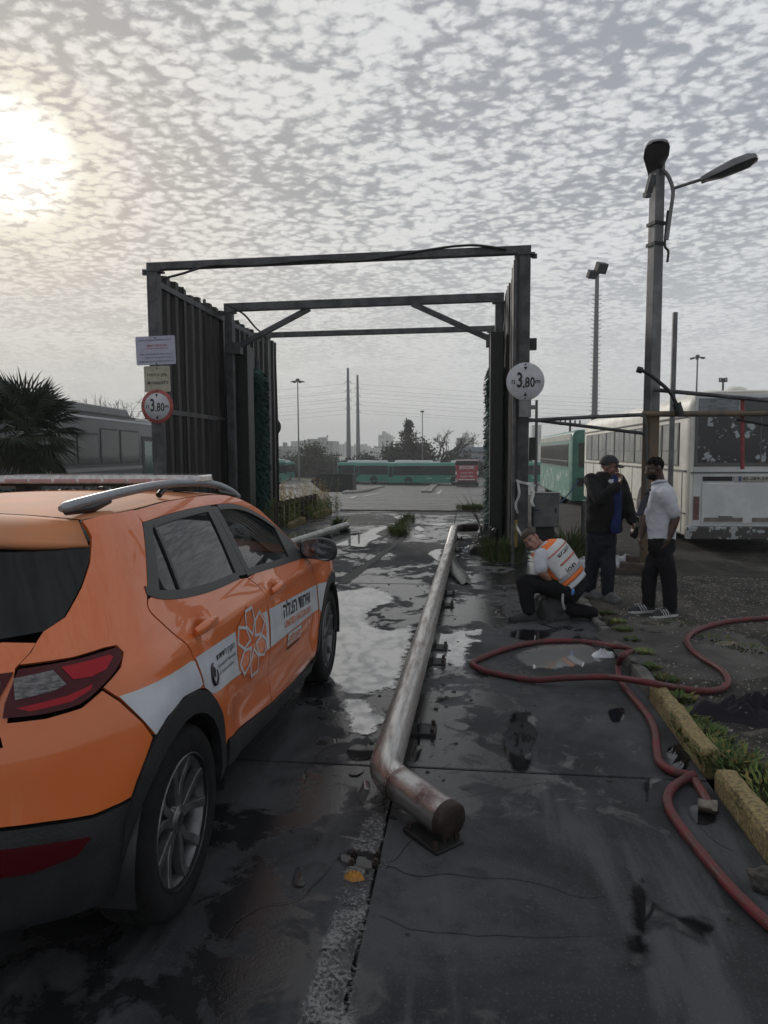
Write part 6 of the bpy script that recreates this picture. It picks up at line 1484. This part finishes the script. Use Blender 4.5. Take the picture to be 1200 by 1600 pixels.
crumple('scrap', G(552, 1372)+Vector((0,0,.001)), (.038,.026,.012), mat('orange_scrap', (.40,.19,.03), .7, scale=40, var=.4), 'small orange scrap by the broken anchor hole', 'scrap', 2.4, .03, nu=20, nv=8)
def rock(name, c, r, m_, label, seed):
    b = MB(); c = Vector(c); n = 14
    def fn(u, v):
        a, t = u*2*PI, v*PI; q = Vector((math.sin(t)*math.cos(a), math.sin(t)*math.sin(a), math.cos(t))); k = 1+.35*nz1(q.x*1.5+seed, q.y*1.5, q.z*1.5)+.15*nz1(q.x*4+seed, q.y*4, q.z*4)
        return c+Vector((q.x*r[0], q.y*r[1], q.z*r[2]))*k-Vector((0,0,0))
    b.grid(fn, lines(0, 1, 22), lines(0, 1, 12), smooth=False); return tag(b.build(name, m_), label, 'stone')
M_rock = mat('rough_stone', (.085,.080,.075), .9, scale=12, var=.5, bump=.7, spec=.2)
rock('stone', G(1192, 1388)+Vector((0,0,.03)), (.055,.05,.045), M_rock, 'rough grey stone lying beside the hose by the kerb', 3)
rock('stone', GL(1022, 986)+Vector((0,0,.0)), (.12,.10,.022), M_rock, 'flat round stone set in the dirt before the white-shirted man', 7)
rock('stone', GL(1138, 1007)+Vector((0,0,.0)), (.11,.07,.02), mat('pale_stone', (.17,.15,.12), .9, scale=12, var=.4, spec=.2), 'flat pale slab of stone inside the hose bend', 11)
b = MB()
def cs(u, v):
    a = u*2*PI; q = Vector((1.72+.62*v*math.cos(a)*(1+.3*nz1(math.cos(a)*2, math.sin(a)*2)), 5.9+.95*v*math.sin(a)*(1+.3*nz1(math.sin(a)*2, 4)), 0)); q.z = lot(q.x, q.y)+.006*(1-v**4); return q
b.grid(cs, lines(0, 1, 40), [0, .5, .9, 1.0]); struct(b.build('worn_patch', mat('worn_concrete_patch', (.075,.072,.068), .85, scale=3, var=.4, bump=.5, spec=.2)), 'worn concrete patch in the dirt near the hose')
# leafy weeds
M_leaf = [mat('weed_leaf_%d' % i, c, .7, scale=16, col2=(c[0]*1.5+.03, c[1]*.95+.01, c[2]*1.1), lo=.5, hi=.62, spec=.25) for i, c in enumerate(((.060,.095,.026), (.12,.16,.045), (.045,.075,.022), (.34,.30,.14)))]
def blades(b, c, n, h, spread, w, r, lean=1.0, zf=None):
    for _ in range(n):
        a = r.random()*2*PI; rr = spread*math.sqrt(r.random()); p = Vector((c.x+rr*math.cos(a), c.y+rr*math.sin(a), c.z))
        if zf: p.z = zf(p.x, p.y)-.01
        hh = h*r.uniform(.45, 1.0); d = Vector((math.cos(a+r.uniform(-.8, .8)), math.sin(a+r.uniform(-.8, .8)), 0))*hh*lean*r.uniform(.25, .95); t = Vector((-d.y, d.x, 0)); t = (t.normalized() if t.length > 1e-6 else Vector((1,0,0)))*w*r.uniform(.6, 1.2)
        m1 = p+d*.35+Vector((0,0,hh*.62)); m2 = p+d+Vector((0,0,hh*r.uniform(.75, 1.0)))
        b.add([p-t*.4, p+t*.4, m1+t, m1-t, m2], [(0,1,2,3), (3,2,4)], True)
def rosette(name, c, n, h, spread, w, m_, label, seed, group=None, lean=1.2, zf=None, cat='weed'):
    r = random.Random(seed); b = MB(); blades(b, c, n, h, spread, w, r, lean, zf); o = b.build(name, m_, recalc=False); return tag(o, label, cat, group)
ws_ = [(1052,1092,.10),(1068,1118,.09),(1082,1140,.12),(1098,1160,.13),(1122,1182,.15),(1146,1200,.16),(1168,1222,.14),(1190,1246,.15),(1036,1064,.08),(1012,1042,.07),(1000,1020,.07),(985,1000,.06),(970,985,.08),(958,972,.08),(945,958,.07),(1210,1275,.14)]
for i, (x, y, s) in enumerate(ws_):
    p = GL(x, y); rosette('weed', p+Vector((.02,0,-.01)), 125, s*.6, s*1.1, .009, M_leaf[i % 3], 'low green weed growing behind the kerb at the dirt edge', 100+i, 'weeds along the kerb', zf=lot)
for i, (x, y, s) in enumerate(((1150,1010,.05),(1170,1015,.05),(1060,975,.04),(1120,1000,.05))): rosette('weed', GL(x, y), 70, .05, .14, .006, M_leaf[2], 'sparse weed growing in the gravel inside the hose bend', 300+i, 'weeds in the gravel', zf=lot)
# grass tuft in the middle of the lane
r = random.Random(77); b = MB(); A, B_ = G(618, 838), G(646, 809)
for k in range(22):
    c = A.lerp(B_, r.random())+Vector((r.uniform(-.10, .10), 0, 0)); blades(b, c, 40, .20, .16, .008, r, .8)
tag(b.build('grass_tuft', M_leaf[0], recalc=False), 'long tuft of green grass growing in the middle of the lane', 'grass')
rosette('grass_tuft', GT(741, 797), 500, .22, .5, .014, M_leaf[0], 'low grass tuft at the end of the chain', 41, cat='grass')
rosette('weed', G(529, 826), 60, .32, .12, .02, M_leaf[2], 'lone small weed beside the pale guard rail', 42)
# dry bush by the right wall
def twigs(b, c, n, h, sp, r, rad=.006):
    for _ in range(n):
        a = r.random()*2*PI; p = Vector(c)+Vector((r.uniform(-.1, .1), r.uniform(-.1, .1), 0)); d = Vector((math.cos(a)*sp, math.sin(a)*sp, h)).normalized(); P = [p]
        for j in range(4): d = (d+Vector((r.uniform(-.4, .4), r.uniform(-.4, .4), r.uniform(-.15, .25)))).normalized(); P.append(P[-1]+d*h/4*r.uniform(.6, 1.2))
        b.tube(P, [rad, rad*.8, rad*.6, rad*.4, rad*.2], 4, cap=False)
M_twig = mat('dry_twig', (.045,.040,.030), .9, spec=.2)
for px, py, h, lab in ((752,822,1.0,'dry leafless bush beside the green brush'),):
    r = random.Random(8); b = MB(); twigs(b, G(px, py+14)+Vector((.1,.3,0)), 40, h, .8, r); tag(b.build('dry_bush', M_twig, recalc=False), lab, 'bush')
r = random.Random(9); b = MB(); c = Vector((.52, 10.75, 0)); blades(b, c, 420, .42, .35, .012, r, .8); tag(b.build('weed', M_leaf[2], recalc=False), 'dark weeds at the foot of the right wall', 'weed')
r = random.Random(10); b = MB(); c = Vector((1.52, 11.2, lot(1.5, 11.2))); blades(b, c, 300, .8, .22, .012, r, .6); tag(b.build('weed', M_leaf[2], recalc=False), 'tall dark weeds beside the grey cabinet', 'weed')
# scrub and paling fence at the left wall's far end
def scrub(name, c, n, h, sp, m_, label, seed, w=.02):
    r = random.Random(seed); b = MB()
    for _ in range(n):
        a = r.random()*2*PI; rr = sp*math.sqrt(r.random()); p = Vector((c.x+rr*math.cos(a), c.y+rr*math.sin(a)*1.4, c.z)); hh = h*r.uniform(.5, 1.0); d = Vector((r.uniform(-.25, .25), r.uniform(-.25, .25), 1)); tip = p+d*hh
        b.add([p, p+Vector((.008,0,0)), tip+Vector((.004,0,0)), tip], [(0,1,2,3)])
        for j in range(9):
            q = p.lerp(tip, .2+.8*j/9); e = Vector((r.uniform(-1, 1), r.uniform(-1, 1), r.uniform(-.2, .9))).normalized()*r.uniform(.05, .13); t = Vector((-e.y, e.x, .2)).normalized()*w*.5
            b.add([q, q+e*.5+t, q+e, q+e*.5-t], [(0,1,2,3)])
    return tag(b.build(name, m_, recalc=False), label, 'shrub')
scrub('scrub', G(440, 822), 60, .72, .40, M_leaf[1], 'green scrub at the foot of the corrugated wall', 51)
scrub('scrub', GT(458, 803)+Vector((0,1.2,0)), 110, .95, .9, M_leaf[3], 'dry straw-coloured scrub behind the paling fence', 52)
scrub('scrub', G(485, 808), 110, .5, .5, M_leaf[1], 'light green scrub beyond the paling fence', 53)
scrub('scrub', G(508, 800), 60, .5, .45, M_leaf[0], 'green scrub where the low kerb ends', 54)
pfx = thing('paling_fence', 'short dark wooden paling fence by the far left wall', 'fence', (0,0,0)); f0, f1 = G(432, 826), G(492, 806)
f0.z = f1.z = 0
for i in range(9): p = f0.lerp(f1, i/8); b = MB(); b.box((p.x, p.y, .28), (.09, .05, .58)); b.build('paling', M_wood, pfx)
b = MB(); b.beam(f0+Vector((0,0,.50)), f1+Vector((0,0,.50)), .05, .09); b.build('rail', M_wood, pfx)
for i, (a_, c_) in enumerate((((448,826),(470,815)), ((486,810),(512,801)))):
    k_ = rough_box(G(*a_), G(*c_), .14, .16, .01, 30+i, nl=10); tag(k_.build('kerb_stone', M_kerb), ('yellowed kerb stone before the paling fence', 'yellowed kerb stone by the end of the scrub')[i], 'kerb stone')
# fan palm
pm = thing('fan_palm', 'low fan palm with spiky leaves in front of the grey coach', 'palm tree', AT(40, 900, 11.6)); base = AT(42, 672, 11.6); pm.location = (base.x, base.y, 0)
M_palm = [mat('palm_leaf', (.034,.048,.028), .6, scale=5, var=.45), mat('palm_leaf_dry', (.075,.068,.040), .7, scale=5, var=.4)]
b = MB(); b.tube([(0,0,-.05), (.02,0,.5), (0,.02,1.0), (0,0,base.z-.1)], [.20,.17,.15,.13], 12); b.build('trunk', mat('palm_trunk', (.05,.04,.03), .9, bump=.9, bscale=18), pm)
r = random.Random(31)
for k in range(64):
    el_ = r.uniform(-1.0, 1.3) if k > 8 else r.uniform(.5, 1.3); az = r.random()*2*PI; d = Vector((math.cos(az)*math.cos(el_), math.sin(az)*math.cos(el_), math.sin(el_))); o = Vector((0,0,base.z-.05)); stl = r.uniform(.28, .62)
    hub = o+d*stl; side = d.cross(Vector((0,0,1))); side = side.normalized() if side.length > .1 else Vector((1,0,0)); nrm = side.cross(d).normalized(); b = MB()
    b.tube([o, hub], [.012, .007], 5); n = 22; ln = r.uniform(.52, .78)
    for i in range(n):
        a = (-1+2*i/(n-1))*1.75; e = (d*math.cos(a)+side*math.sin(a)).normalized(); l_ = ln*(1-.25*abs(a)/1.75)*r.uniform(.9, 1.05); t = (side*math.cos(a)-d*math.sin(a)).normalized()*.017; fold = nrm*.012
        tip = hub+e*l_-Vector((0,0,l_*r.uniform(.12,.38)*abs(math.cos(el_))))
        b.add([hub, hub+e*l_*.5+t+fold, tip, hub+e*l_*.5-fold, hub+e*l_*.5-t+fold], [(0,1,2,3), (0,3,2,4)])
    b.build('leaf', M_palm[1 if (el_ < -.2 and r.random() < .5) else 0], pm, recalc=False)
# low dark hedge under the coach
r = random.Random(61); b = MB()
for _ in range(5200):
    x = r.uniform(-14.5, -6.2); y = 12.6+r.uniform(-.5, .5)+.3*nz1(x, 1); z = r.uniform(.0, .95+.25*nz1(x*.8, 3)); e = Vector((r.uniform(-1, 1), r.uniform(-1, 1), r.uniform(-.6, 1))).normalized()*.11; t = e.cross(Vector((r.uniform(-1, 1), r.uniform(-1, 1), r.uniform(-1, 1)))).normalized()*.03; p = Vector((x, y, z))
    b.add([p, p+e*.5+t, p+e, p+e*.5-t], [(0,1,2,3)])
tag(b.build('hedge', M_palm[0], recalc=False), 'low dark hedge in front of the grey coach', 'hedge')
# ---------------------------------------------------------------- yard furniture and background
M_skip = mat('dark_skip', (.016,.020,.021), .6, scale=4, var=.4, bump=.2)
Ys = 58; zs = yard(Ys)
def ex(x): return AT(x, 745, Ys).x
sk = thing('skip', 'dark steel skip with pointed end standing in the yard', 'skip', (ex(503), Ys, zs))
o0 = ex(503); Zt = 1.42; prof = [(ex(485)-o0, .85), (ex(500)-o0, Zt), (ex(551)-o0, Zt), (ex(551)-o0, 0), (0, 0)]
b = MB(); b.prism(prof, lambda x, z, t: Vector((x, t, z)), (0, 1.9)); b.build('hull', M_skip, sk, bevel=.02)
b = MB(); b.beam((prof[1][0], -.03, Zt), (prof[2][0], -.03, Zt), .10, .10); b.beam((prof[0][0], -.03, .85), (prof[1][0], -.03, Zt), .07, .07); b.build('rim', M_skip, sk)
for i in range(4): x = prof[1][0]+.4+i*.55; b = MB(); b.beam((x, -.04, .05), (x, -.04, Zt-.05), .06, .05); b.build('rib', M_skip, sk)
# traffic islands
M_isl = mat('island_concrete', (.14,.135,.125), .85, scale=2, var=.35); M_islk = mat('island_kerb', (.26,.255,.24), .8, scale=3, var=.35)
def island(name, label, px):
    P = [GT(x, y) for x, y in px]; b = MB(); n = len(P); b.add([p+Vector((0,0,-.1)) for p in P]+[p+Vector((0,0,.13)) for p in P], [tuple(range(n, 2*n))]+[(i, (i+1) % n, n+(i+1) % n, n+i) for i in range(n)])
    o = struct(b.build(name, M_isl), label); return o, P
for lab, px, kb in (('low concrete island beyond the skip', [(536,772),(545,768),(588,760),(600,761),(588,764),(556,771)], 3), ('low concrete island in the middle of the yard', [(660,770),(668,763),(676,758),(684,758),(676,764),(672,770)], 2)):
    o, P = island('traffic_island', lab, px)
    for i in range(len(P)):
        a, c = P[i], P[(i+1) % len(P)]; b = MB(); b.beam(a+Vector((0,0,.07)), c+Vector((0,0,.07)), .14, .17); b.build('kerb_stone', M_islk, o)
for i, (x0, y0, x1, y1) in enumerate(((556,775,548,779),(596,770,566,776),(690,766,684,772))):
    a, c = GT(x0, y0, .01), GT(x1, y1, .01); b = MB(); b.beam(a, c, .25, .012); struct(b.build('painted_line', mat('yard_paint', (.30,.30,.29), .8)), 'short worn white line on the yard')
M_pl = mat('galvanised_pole', (.15,.155,.16), .5, metal=.3); M_pl2 = mat('grey_monopole', (.17,.175,.18), .6); M_lampd = mat('dark_luminaire', (.035,.037,.04), .5)
def gz_(x, y): return yard(y)-.1
def high_mast(label, px, ytop, Y, r0=.16, nl=6):
    t = AT(px, ytop, Y); r_ = thing('high_mast_light', label, 'light mast', (t.x, Y, gz_(t.x, Y)), 0, 'high mast lights'); h = t.z-gz_(t.x, Y)
    b = MB(); b.tube([(0,0,0),(0,0,h*.5),(0,0,h)], [r0, r0*.75, r0*.5], 8); b.build('pole', M_pl, r_)
    k = Y/110
    for i in range(nl):
        a = 2*PI*i/nl+.3; e = Vector((math.cos(a), math.sin(a), 0)); b = MB(); b.beam(Vector((0,0,h-.1)), e*.5*k+Vector((0,0,h-.15)), .06*k); b.box(e*.78*k+Vector((0,0,h-.22*k)), (.55*k, .4*k, .16*k), rotm(0, .2, a)); b.build('luminaire', M_lampd, r_)
    b = MB(); b.ell((0,0,h+.05*k), (.35*k,.35*k,.22*k), n=10, m=6); b.build('head_ring', M_lampd, r_)
high_mast('tall high mast light standing beyond the left hedge', 465, 594, 112); high_mast('high mast light rising beyond the old white bus roof', 1090, 557, 85)
def mono(label, px, ytop, Y, r0):
    t = AT(px, ytop, Y); r_ = thing('power_monopole', label, 'power pole', (t.x, Y, gz_(0, Y))); h = t.z-gz_(0, Y)
    b = MB(); b.tube([(0,0,0),(0,0,h*.5),(0,0,h)], [r0, r0*.72, r0*.42], 10); b.build('pole', M_pl2, r_)
    for z in (.88, .80, .72, .64):
        for s in (-1, 1): b = MB(); b.tube([(0,0,h*z), (s*.45,0,h*z-.1), (s*.6,0,h*z-.5)], .05, 5); b.build('insulator', M_lampd, r_)
    return t.x, h
mx1, mh1 = mono('taller grey power monopole beyond the city buses', 543.5, 575, 135, .52); mx2, mh2 = mono('shorter grey power monopole with the taller one beside it', 558.5, 586, 150, .52)
M_wire = mat('wire', (.12,.12,.12), .6)
k_ = 0
for Y, mx, mh in ((135, mx1, mh1), (150, mx2, mh2)):
    for z in (.88, .80, .72, .64):
        for s in (-1, 1):
            p0 = Vector((mx+s*.6, Y, gz_(0, Y)+mh*z-.5)); p1 = Vector((mx+s*170, Y+s*20+10, p0.z+(-1.5 if s > 0 else -4.0))); b = MB()
            P = [p0.lerp(p1, i/16)-Vector((0,0,3.2*math.sin(PI*i/16))) for i in range(17)]; b.tube(P, .016, 4, cap=False); w_ = b.build('power_line', M_wire, recalc=False); tag(w_, 'thin power line strung %s the %s monopole' % ('rightwards from' if s > 0 else 'leftwards from', 'taller' if Y < 140 else 'shorter'), 'wire', 'power lines of the two monopoles')
def lamp(label, px, ytop, Y, r0=.09):
    t = AT(px, ytop, Y); r_ = thing('yard_lamp', label, 'lamp post', (t.x, Y, gz_(0, Y))); h = t.z-gz_(0, Y)
    b = MB(); b.tube([(0,0,0),(0,0,h)], [r0, r0*.6], 8); b.build('pole', M_pl, r_); b = MB(); b.box((0,-.2,h+.08), (.5,.7,.22)); b.build('luminaire', M_lampd, r_, bevel=.05)
lamp('slim yard lamp in front of the bare tree', 660, 644, 103)
def util(label, px, ytop, Y, arms):
    t = AT(px, ytop, Y); r_ = thing('utility_pole', label, 'utility pole', (t.x, Y, gz_(0, Y))); h = t.z-gz_(0, Y)
    b = MB(); b.tube([(0,0,0),(0,0,h)], [.13, .09], 7); b.build('pole', M_lampd, r_)
    for z, w in arms:
        b = MB(); b.beam((-w, 0, h-z), (w, 0, h-z), .12, .12); a = b.build('crossarm', M_lampd, r_)
        for q in (-.9, -.45, .45, .9): b = MB(); b.tube([(q*w, 0, h-z), (q*w, 0, h-z+.35)], .07, 5); b.build('insulator', M_lampd, a)
util('utility pole with short crossarms behind the skip', 522, 708, 118, ((.5,.9),(1.4,.9),(2.3,.9))); util('utility pole with wide crossarms left of the dark conifer', 598, 690, 150, ((1.2,1.9),(2.4,1.9)))
util('utility pole twin beside the one behind the skip', 526.5, 707, 119, ((.5,.9),(1.5,.9))); util('utility pole with insulators above the green bus', 891, 652, 62, ((.6,.9),)); util('short pole rising behind the old white bus', 1130, 591, 70, ((.3,.35),)); util('thin pole beside the right gate post', 838.5, 625, 48, ())
# floodlight mast with climbing pegs
t = AT(933, 428, 42); fm = thing('floodlight_mast', 'tall floodlight mast with climbing pegs behind the old white bus', 'light mast', (t.x, 42, -1.1)); h = t.z+1.1
b = MB(); b.tube([(0,0,0),(0,0,h*.5),(0,0,h)], [.20,.16,.11], 10); b.build('pole', M_pl2, fm)
for i in range(34):
    z = h*.30+i*h*.62/34; a = .35 if i % 2 else .35+PI/2
    for s in (-1, 1): b = MB(); b.tube([(0,0,z), (s*.30*math.cos(a*.3), .1*s, z+.10)], .017, 5); b.build('peg', M_lampd, fm)
for (x, z, s) in ((-.32, -.05, .9), (.18, .28, 1.15)): b = MB(); b.box((x, -.15, h+z), (.55*s, .35*s, .5*s), rotm(.5, 0, .5)); b.build('floodlight', M_lampd, fm, bevel=.04); 
b = MB(); b.beam((-.4,0,h-.15), (.3,0,h+.1), .08); b.build('bracket', M_lampd, fm)
# ---------------------------------------------------------------- trees
M_bark = mat('bark', (.040,.034,.028), .9, spec=.2); M_fd = mat('dark_conifer', (.020,.030,.018), .8, scale=2, var=.5, spec=.2); M_fg = mat('tree_foliage', (.045,.058,.028), .8, scale=1.5, var=.5, spec=.2); M_fh = mat('hedge_foliage', (.030,.036,.022), .8, scale=1, var=.5, spec=.2)
def branch(b, p, d, ln, r, depth, rnd, tips, spread=.55, grav=.0, rk=.52):
    P = [p]; dd = d.copy(); n = 4
    for i in range(n): dd = (dd+Vector((rnd.gauss(0, .16), rnd.gauss(0, .16), rnd.gauss(.03, .08)+grav))).normalized(); P.append(P[-1]+dd*ln/n)
    b.tube(P, [r*(1-.45*i/n) for i in range(n+1)], 5 if r > .06 else 4, cap=False)
    tips += P[2:]
    if depth:
        for k in range(rnd.choice((2, 3, 3))):
            a = rnd.random()*2*PI; x, y, z = b.frame(dd); e = (dd+(x*math.cos(a)+y*math.sin(a))*rnd.uniform(spread*.6, spread*1.5)).normalized()
            branch(b, P[rnd.choice((2, 3, 4, 4))], e, ln*rnd.uniform(.58, .82), r*rk, depth-1, rnd, tips, spread, grav, rk)
def leaves(b, pts, n, sz, sp, rnd):
    for _ in range(n):
        p = rnd.choice(pts)+Vector((rnd.gauss(0, sp), rnd.gauss(0, sp), rnd.gauss(0, sp))); e = Vector((rnd.uniform(-1, 1), rnd.uniform(-1, 1), rnd.uniform(-.7, 1))).normalized()*sz*rnd.uniform(.6, 1.3); t = e.cross(Vector((rnd.uniform(-1, 1), rnd.uniform(-1, 1), 1))).normalized()*sz*.4
        b.add([p, p+e*.5+t, p+e, p+e*.5-t], [(0,1,2,3)])
def tree(name, label, px, ytop, Y, m_, seed, nleaf, wide=1.0, sz=.35, depth=4, zbase=None, trunk=.22, rk=.52):
    t = AT(px, ytop, Y); z0 = gz_(0, Y) if zbase is None else zbase; h = t.z-z0; rnd = random.Random(seed); r_ = thing(name, label, 'tree', (t.x, Y, z0)); b = MB(); tips = []
    b.tube([Vector((0,0,0)), Vector((.05,0,h*.16)), Vector((0,0,h*.32))], [trunk, trunk*.8, trunk*.7], 7, cap=False)
    for k in range(5): a = 2*PI*k/5+rnd.random(); branch(b, Vector((0,0,h*(.2+.03*k))), Vector((math.cos(a)*wide*.8, math.sin(a)*wide*.8, 1)).normalized(), h*.30, trunk*.5, depth-1, rnd, tips, .55, 0, rk)
    zmx = max(p.z for p in tips); k = h*.98/zmx
    b.v = [(x, y, z*k) for x, y, z in b.v]; b.build('trunk', M_bark, r_, recalc=False)
    if nleaf: c = MB(); leaves(c, [Vector((p.x, p.y, p.z*k)) for p in tips], nleaf, sz, sz*1.3, rnd); c.build('crown', m_, r_, recalc=False)
def conifer(name, label, px, ytop, Y, seed):
    t = AT(px, ytop, Y); z0 = gz_(0, Y); h = t.z-z0; rnd = random.Random(seed); r_ = thing(name, label, 'tree', (t.x, Y, z0)); b = MB(); b.tube([(0,0,0),(0,0,h)], [.25,.03], 6); b.build('trunk', M_bark, r_, recalc=False); c = MB()
    for i in range(26):
        z = h*(.10+.88*i/26); ln = h*.36*(1-i/27)**.9*rnd.uniform(.35, 1.25)+.2
        for k in range(7):
            a = rnd.random()*2*PI; d = Vector((math.cos(a), math.sin(a), -.05+.3*rnd.random())); P = [Vector((0,0,z))+d*ln*q/6 for q in range(1, 7)]; leaves(c, P, 13, .40, .16, rnd)
    c.build('crown', M_fd, r_, recalc=False)
conifer('conifer', 'dark ragged conifer beside the bare tree beyond the buses', 638, 655, 118, 3)
tree('bare_tree', 'leafless spreading tree beyond the long city bus', 690, 662, 117, None, 12, 0, 1.9, depth=6, trunk=.34, rk=.68)
tree('bare_tree', 'leafless tree standing behind the grey coach', 208, 607, 60, None, 14, 0, 1.3, depth=5, trunk=.2, zbase=-.5, rk=.62)
tree('bare_tree', 'small leafless tree peeping over the grey coach roof', 145, 616, 62, None, 15, 0, 1.3, depth=5, trunk=.18, zbase=-.5, rk=.62)
tree('round_tree', 'rounded leafy tree beside the high mast light', 487, 699, 125, M_fg, 21, 2600, 1.3, .5); tree('round_tree', 'low leafy tree left of the high mast light', 456, 716, 128, M_fg, 22, 1800, 1.5, .5)
tree('round_tree', 'leafy tree close to the wide crossarm pole', 617, 700, 125, M_fg, 23, 2200, 1.2, .5); tree('round_tree', 'dense dark tree right of the conifer', 655, 690, 124, M_fd, 24, 2400, 1.0, .5); tree('round_tree', 'low leafy tree behind the two monopoles', 575, 716, 150, M_fg, 25, 2000, 2.0, .6)
tree('round_tree', 'leafy tree behind the red coach', 716, 712, 124, M_fg, 26, 1400, 1.4, .5); tree('round_tree', 'leafy tree behind the skip', 512, 722, 128, M_fg, 27, 1500, 1.8, .5)
r = random.Random(5); b = MB()
for _ in range(15000):
    x = r.uniform(-42, 12); y = r.uniform(126, 131); hh = 2.6+1.5*nz1(x*.21, 2)+.8*nz1(x*.8, 7); z = gz_(0, y)+r.random()*hh; e = Vector((r.uniform(-1, 1), r.uniform(-1, 1), r.uniform(-.6, 1))).normalized()*.6; t = e.cross(Vector((r.uniform(-1, 1), 1, r.uniform(-1, 1)))).normalized()*.22; p = Vector((x, y, z)); b.add([p, p+e*.5+t, p+e, p+e*.5-t], [(0,1,2,3)])
tag(b.build('hedge_row', M_fh, recalc=False), 'long uneven hedge row closing the far side of the yard', 'hedge')
# ---------------------------------------------------------------- buildings
def block(label, x0, x1, ytop, Y, m_, depth=18, floors=8, cols=5, cat='building', steps=None, name='apartment_block'):
    a, c = AT(x0, ytop, Y), AT(x1, ytop, Y); z0 = -3.4; h = a.z-z0; w = c.x-a.x; r_ = thing(name, label, cat, ((a.x+c.x)/2, Y, z0)); b = MB()
    for (u0, u1, hk) in (steps or [(0, 1, 1)]): b.box((-w/2+w*(u0+u1)/2, depth/2, h*hk/2), (w*(u1-u0), depth, h*hk)); 
    b.build('wall', m_, r_)
    fh = h/floors
    for f in range(1, floors):
        for (u0, u1, hk) in (steps or [(0, 1, 1)]):
            if (f+.8)*fh > h*hk: continue
            n = max(1, round(cols*(u1-u0)))
            for q in range(n):
                xx = -w/2+w*(u0+(u1-u0)*(q+.5)/n); ww = w*(u1-u0)/n*.55; b = MB(); b.box((xx, -.05, (f+.5)*fh), (ww, .3, fh*.5)); b.build('window', MATS.get('far_window') or mat('far_window', (.035,.04,.045), .3), r_)
    b = MB(); b.box((w*.1, depth/2, h*(steps[-1][2] if steps else 1)+1.2), (w*.25, 4, 2.4)); b.build('roof_hut', m_, r_)
M_b1 = mat('pale_block', (.36,.36,.35), .8); M_b2 = mat('grey_block', (.22,.22,.22), .8); M_b3 = mat('tower_block', (.26,.27,.28), .6)
block('pale low office block beside the left gate wall', 430, 470, 697, 330, M_b1, floors=7, cols=7); block('small grey block before the pale office block', 428, 441, 701, 260, M_b2, floors=5, cols=2)
block('broad stepped grey apartment block behind the high mast light', 468, 521, 686, 420, M_b2, floors=11, cols=9, steps=[(0,.22,.93),(.22,.62,1.0),(.62,1,.90)])
block('hazy apartment block left of the taller monopole', 529, 544, 694, 700, M_b1, floors=12, cols=3); block('hazy apartment block between the two monopoles', 546, 557, 697, 720, M_b1, floors=12, cols=2); block('hazy stepped block right of the shorter monopole', 560, 576, 694, 740, M_b1, floors=12, cols=3, steps=[(0,.5,1.0),(.5,1,.86)])
block('hazy low block left of the tall tower', 576, 592, 700, 760, M_b1, floors=10, cols=3); block('tall slanting hazy tower rising above the far blocks', 591, 612, 674, 780, M_b3, floors=20, cols=4, steps=[(0,.28,.86),(.28,.52,1.0),(.52,.76,.92),(.76,1,.84)], name='tower'); block('hazy apartment block behind the bare tree', 624, 644, 690, 640, M_b1, floors=11, cols=3)
block('apartment block right of the bare tree', 713, 741, 684, 380, M_b1, floors=9, cols=5); block('hazy tower seen between gate post and green bus', 832, 846, 664, 600, M_b3, floors=16, cols=3, name='tower'); block('low hazy block beyond the green bus', 846, 884, 694, 520, M_b2, floors=7, cols=6); block('hazy block behind the low block beyond the green bus', 850, 868, 690, 640, M_b1, floors=9, cols=3)
# warehouse behind the red coach
wa, wc = AT(697, 706, 140), AT(790, 706, 140); wh = thing('warehouse', 'low bluish-grey warehouse behind the red coach', 'warehouse', (wa.x, 140, -2.9)); ww = wc.x-wa.x; hh = wa.z+2.9
b = MB(); b.box((ww/2, 8, hh/2), (ww, 16, hh)); b.build('wall', mat('warehouse_wall', (.26,.28,.30), .7, scale=.3, var=.25), wh)
b = MB(); b.prism([(-.6,hh), (ww*.35,hh+.9), (ww+.5,hh+.9), (ww+.5,hh)], lambda x, z, t: Vector((x, t, z)), (-.4, 16.4)); b.build('roof', mat('warehouse_roof', (.18,.22,.27), .6), wh)
for i in range(5): b = MB(); b.box((2+i*ww/6, -.05, hh*.55), (ww/12, .2, hh*.35)); b.build('window', MATS['far_window'], wh)
# ---------------------------------------------------------------- haze: the air itself
hb = MB(); hb.box((0, 582, 21), (2030, 1260, 50)); HZ = bpy.data.materials.new('haze_air'); HZ.use_nodes = True; n = HZ.node_tree.nodes; n.clear()
ho = n.new('ShaderNodeOutputMaterial'); hv = n.new('ShaderNodeVolumePrincipled'); hv.inputs['Color'].default_value = (.93,.94,.93,1); hv.inputs['Density'].default_value = .0010; hv.inputs['Anisotropy'].default_value = .0
HZ.node_tree.links.new(hv.outputs[0], ho.inputs['Volume']); hzo = hb.build('haze', HZ); hzo['kind'] = 'stuff'; hzo['label'] = 'thin pale haze over the yard and the far city'
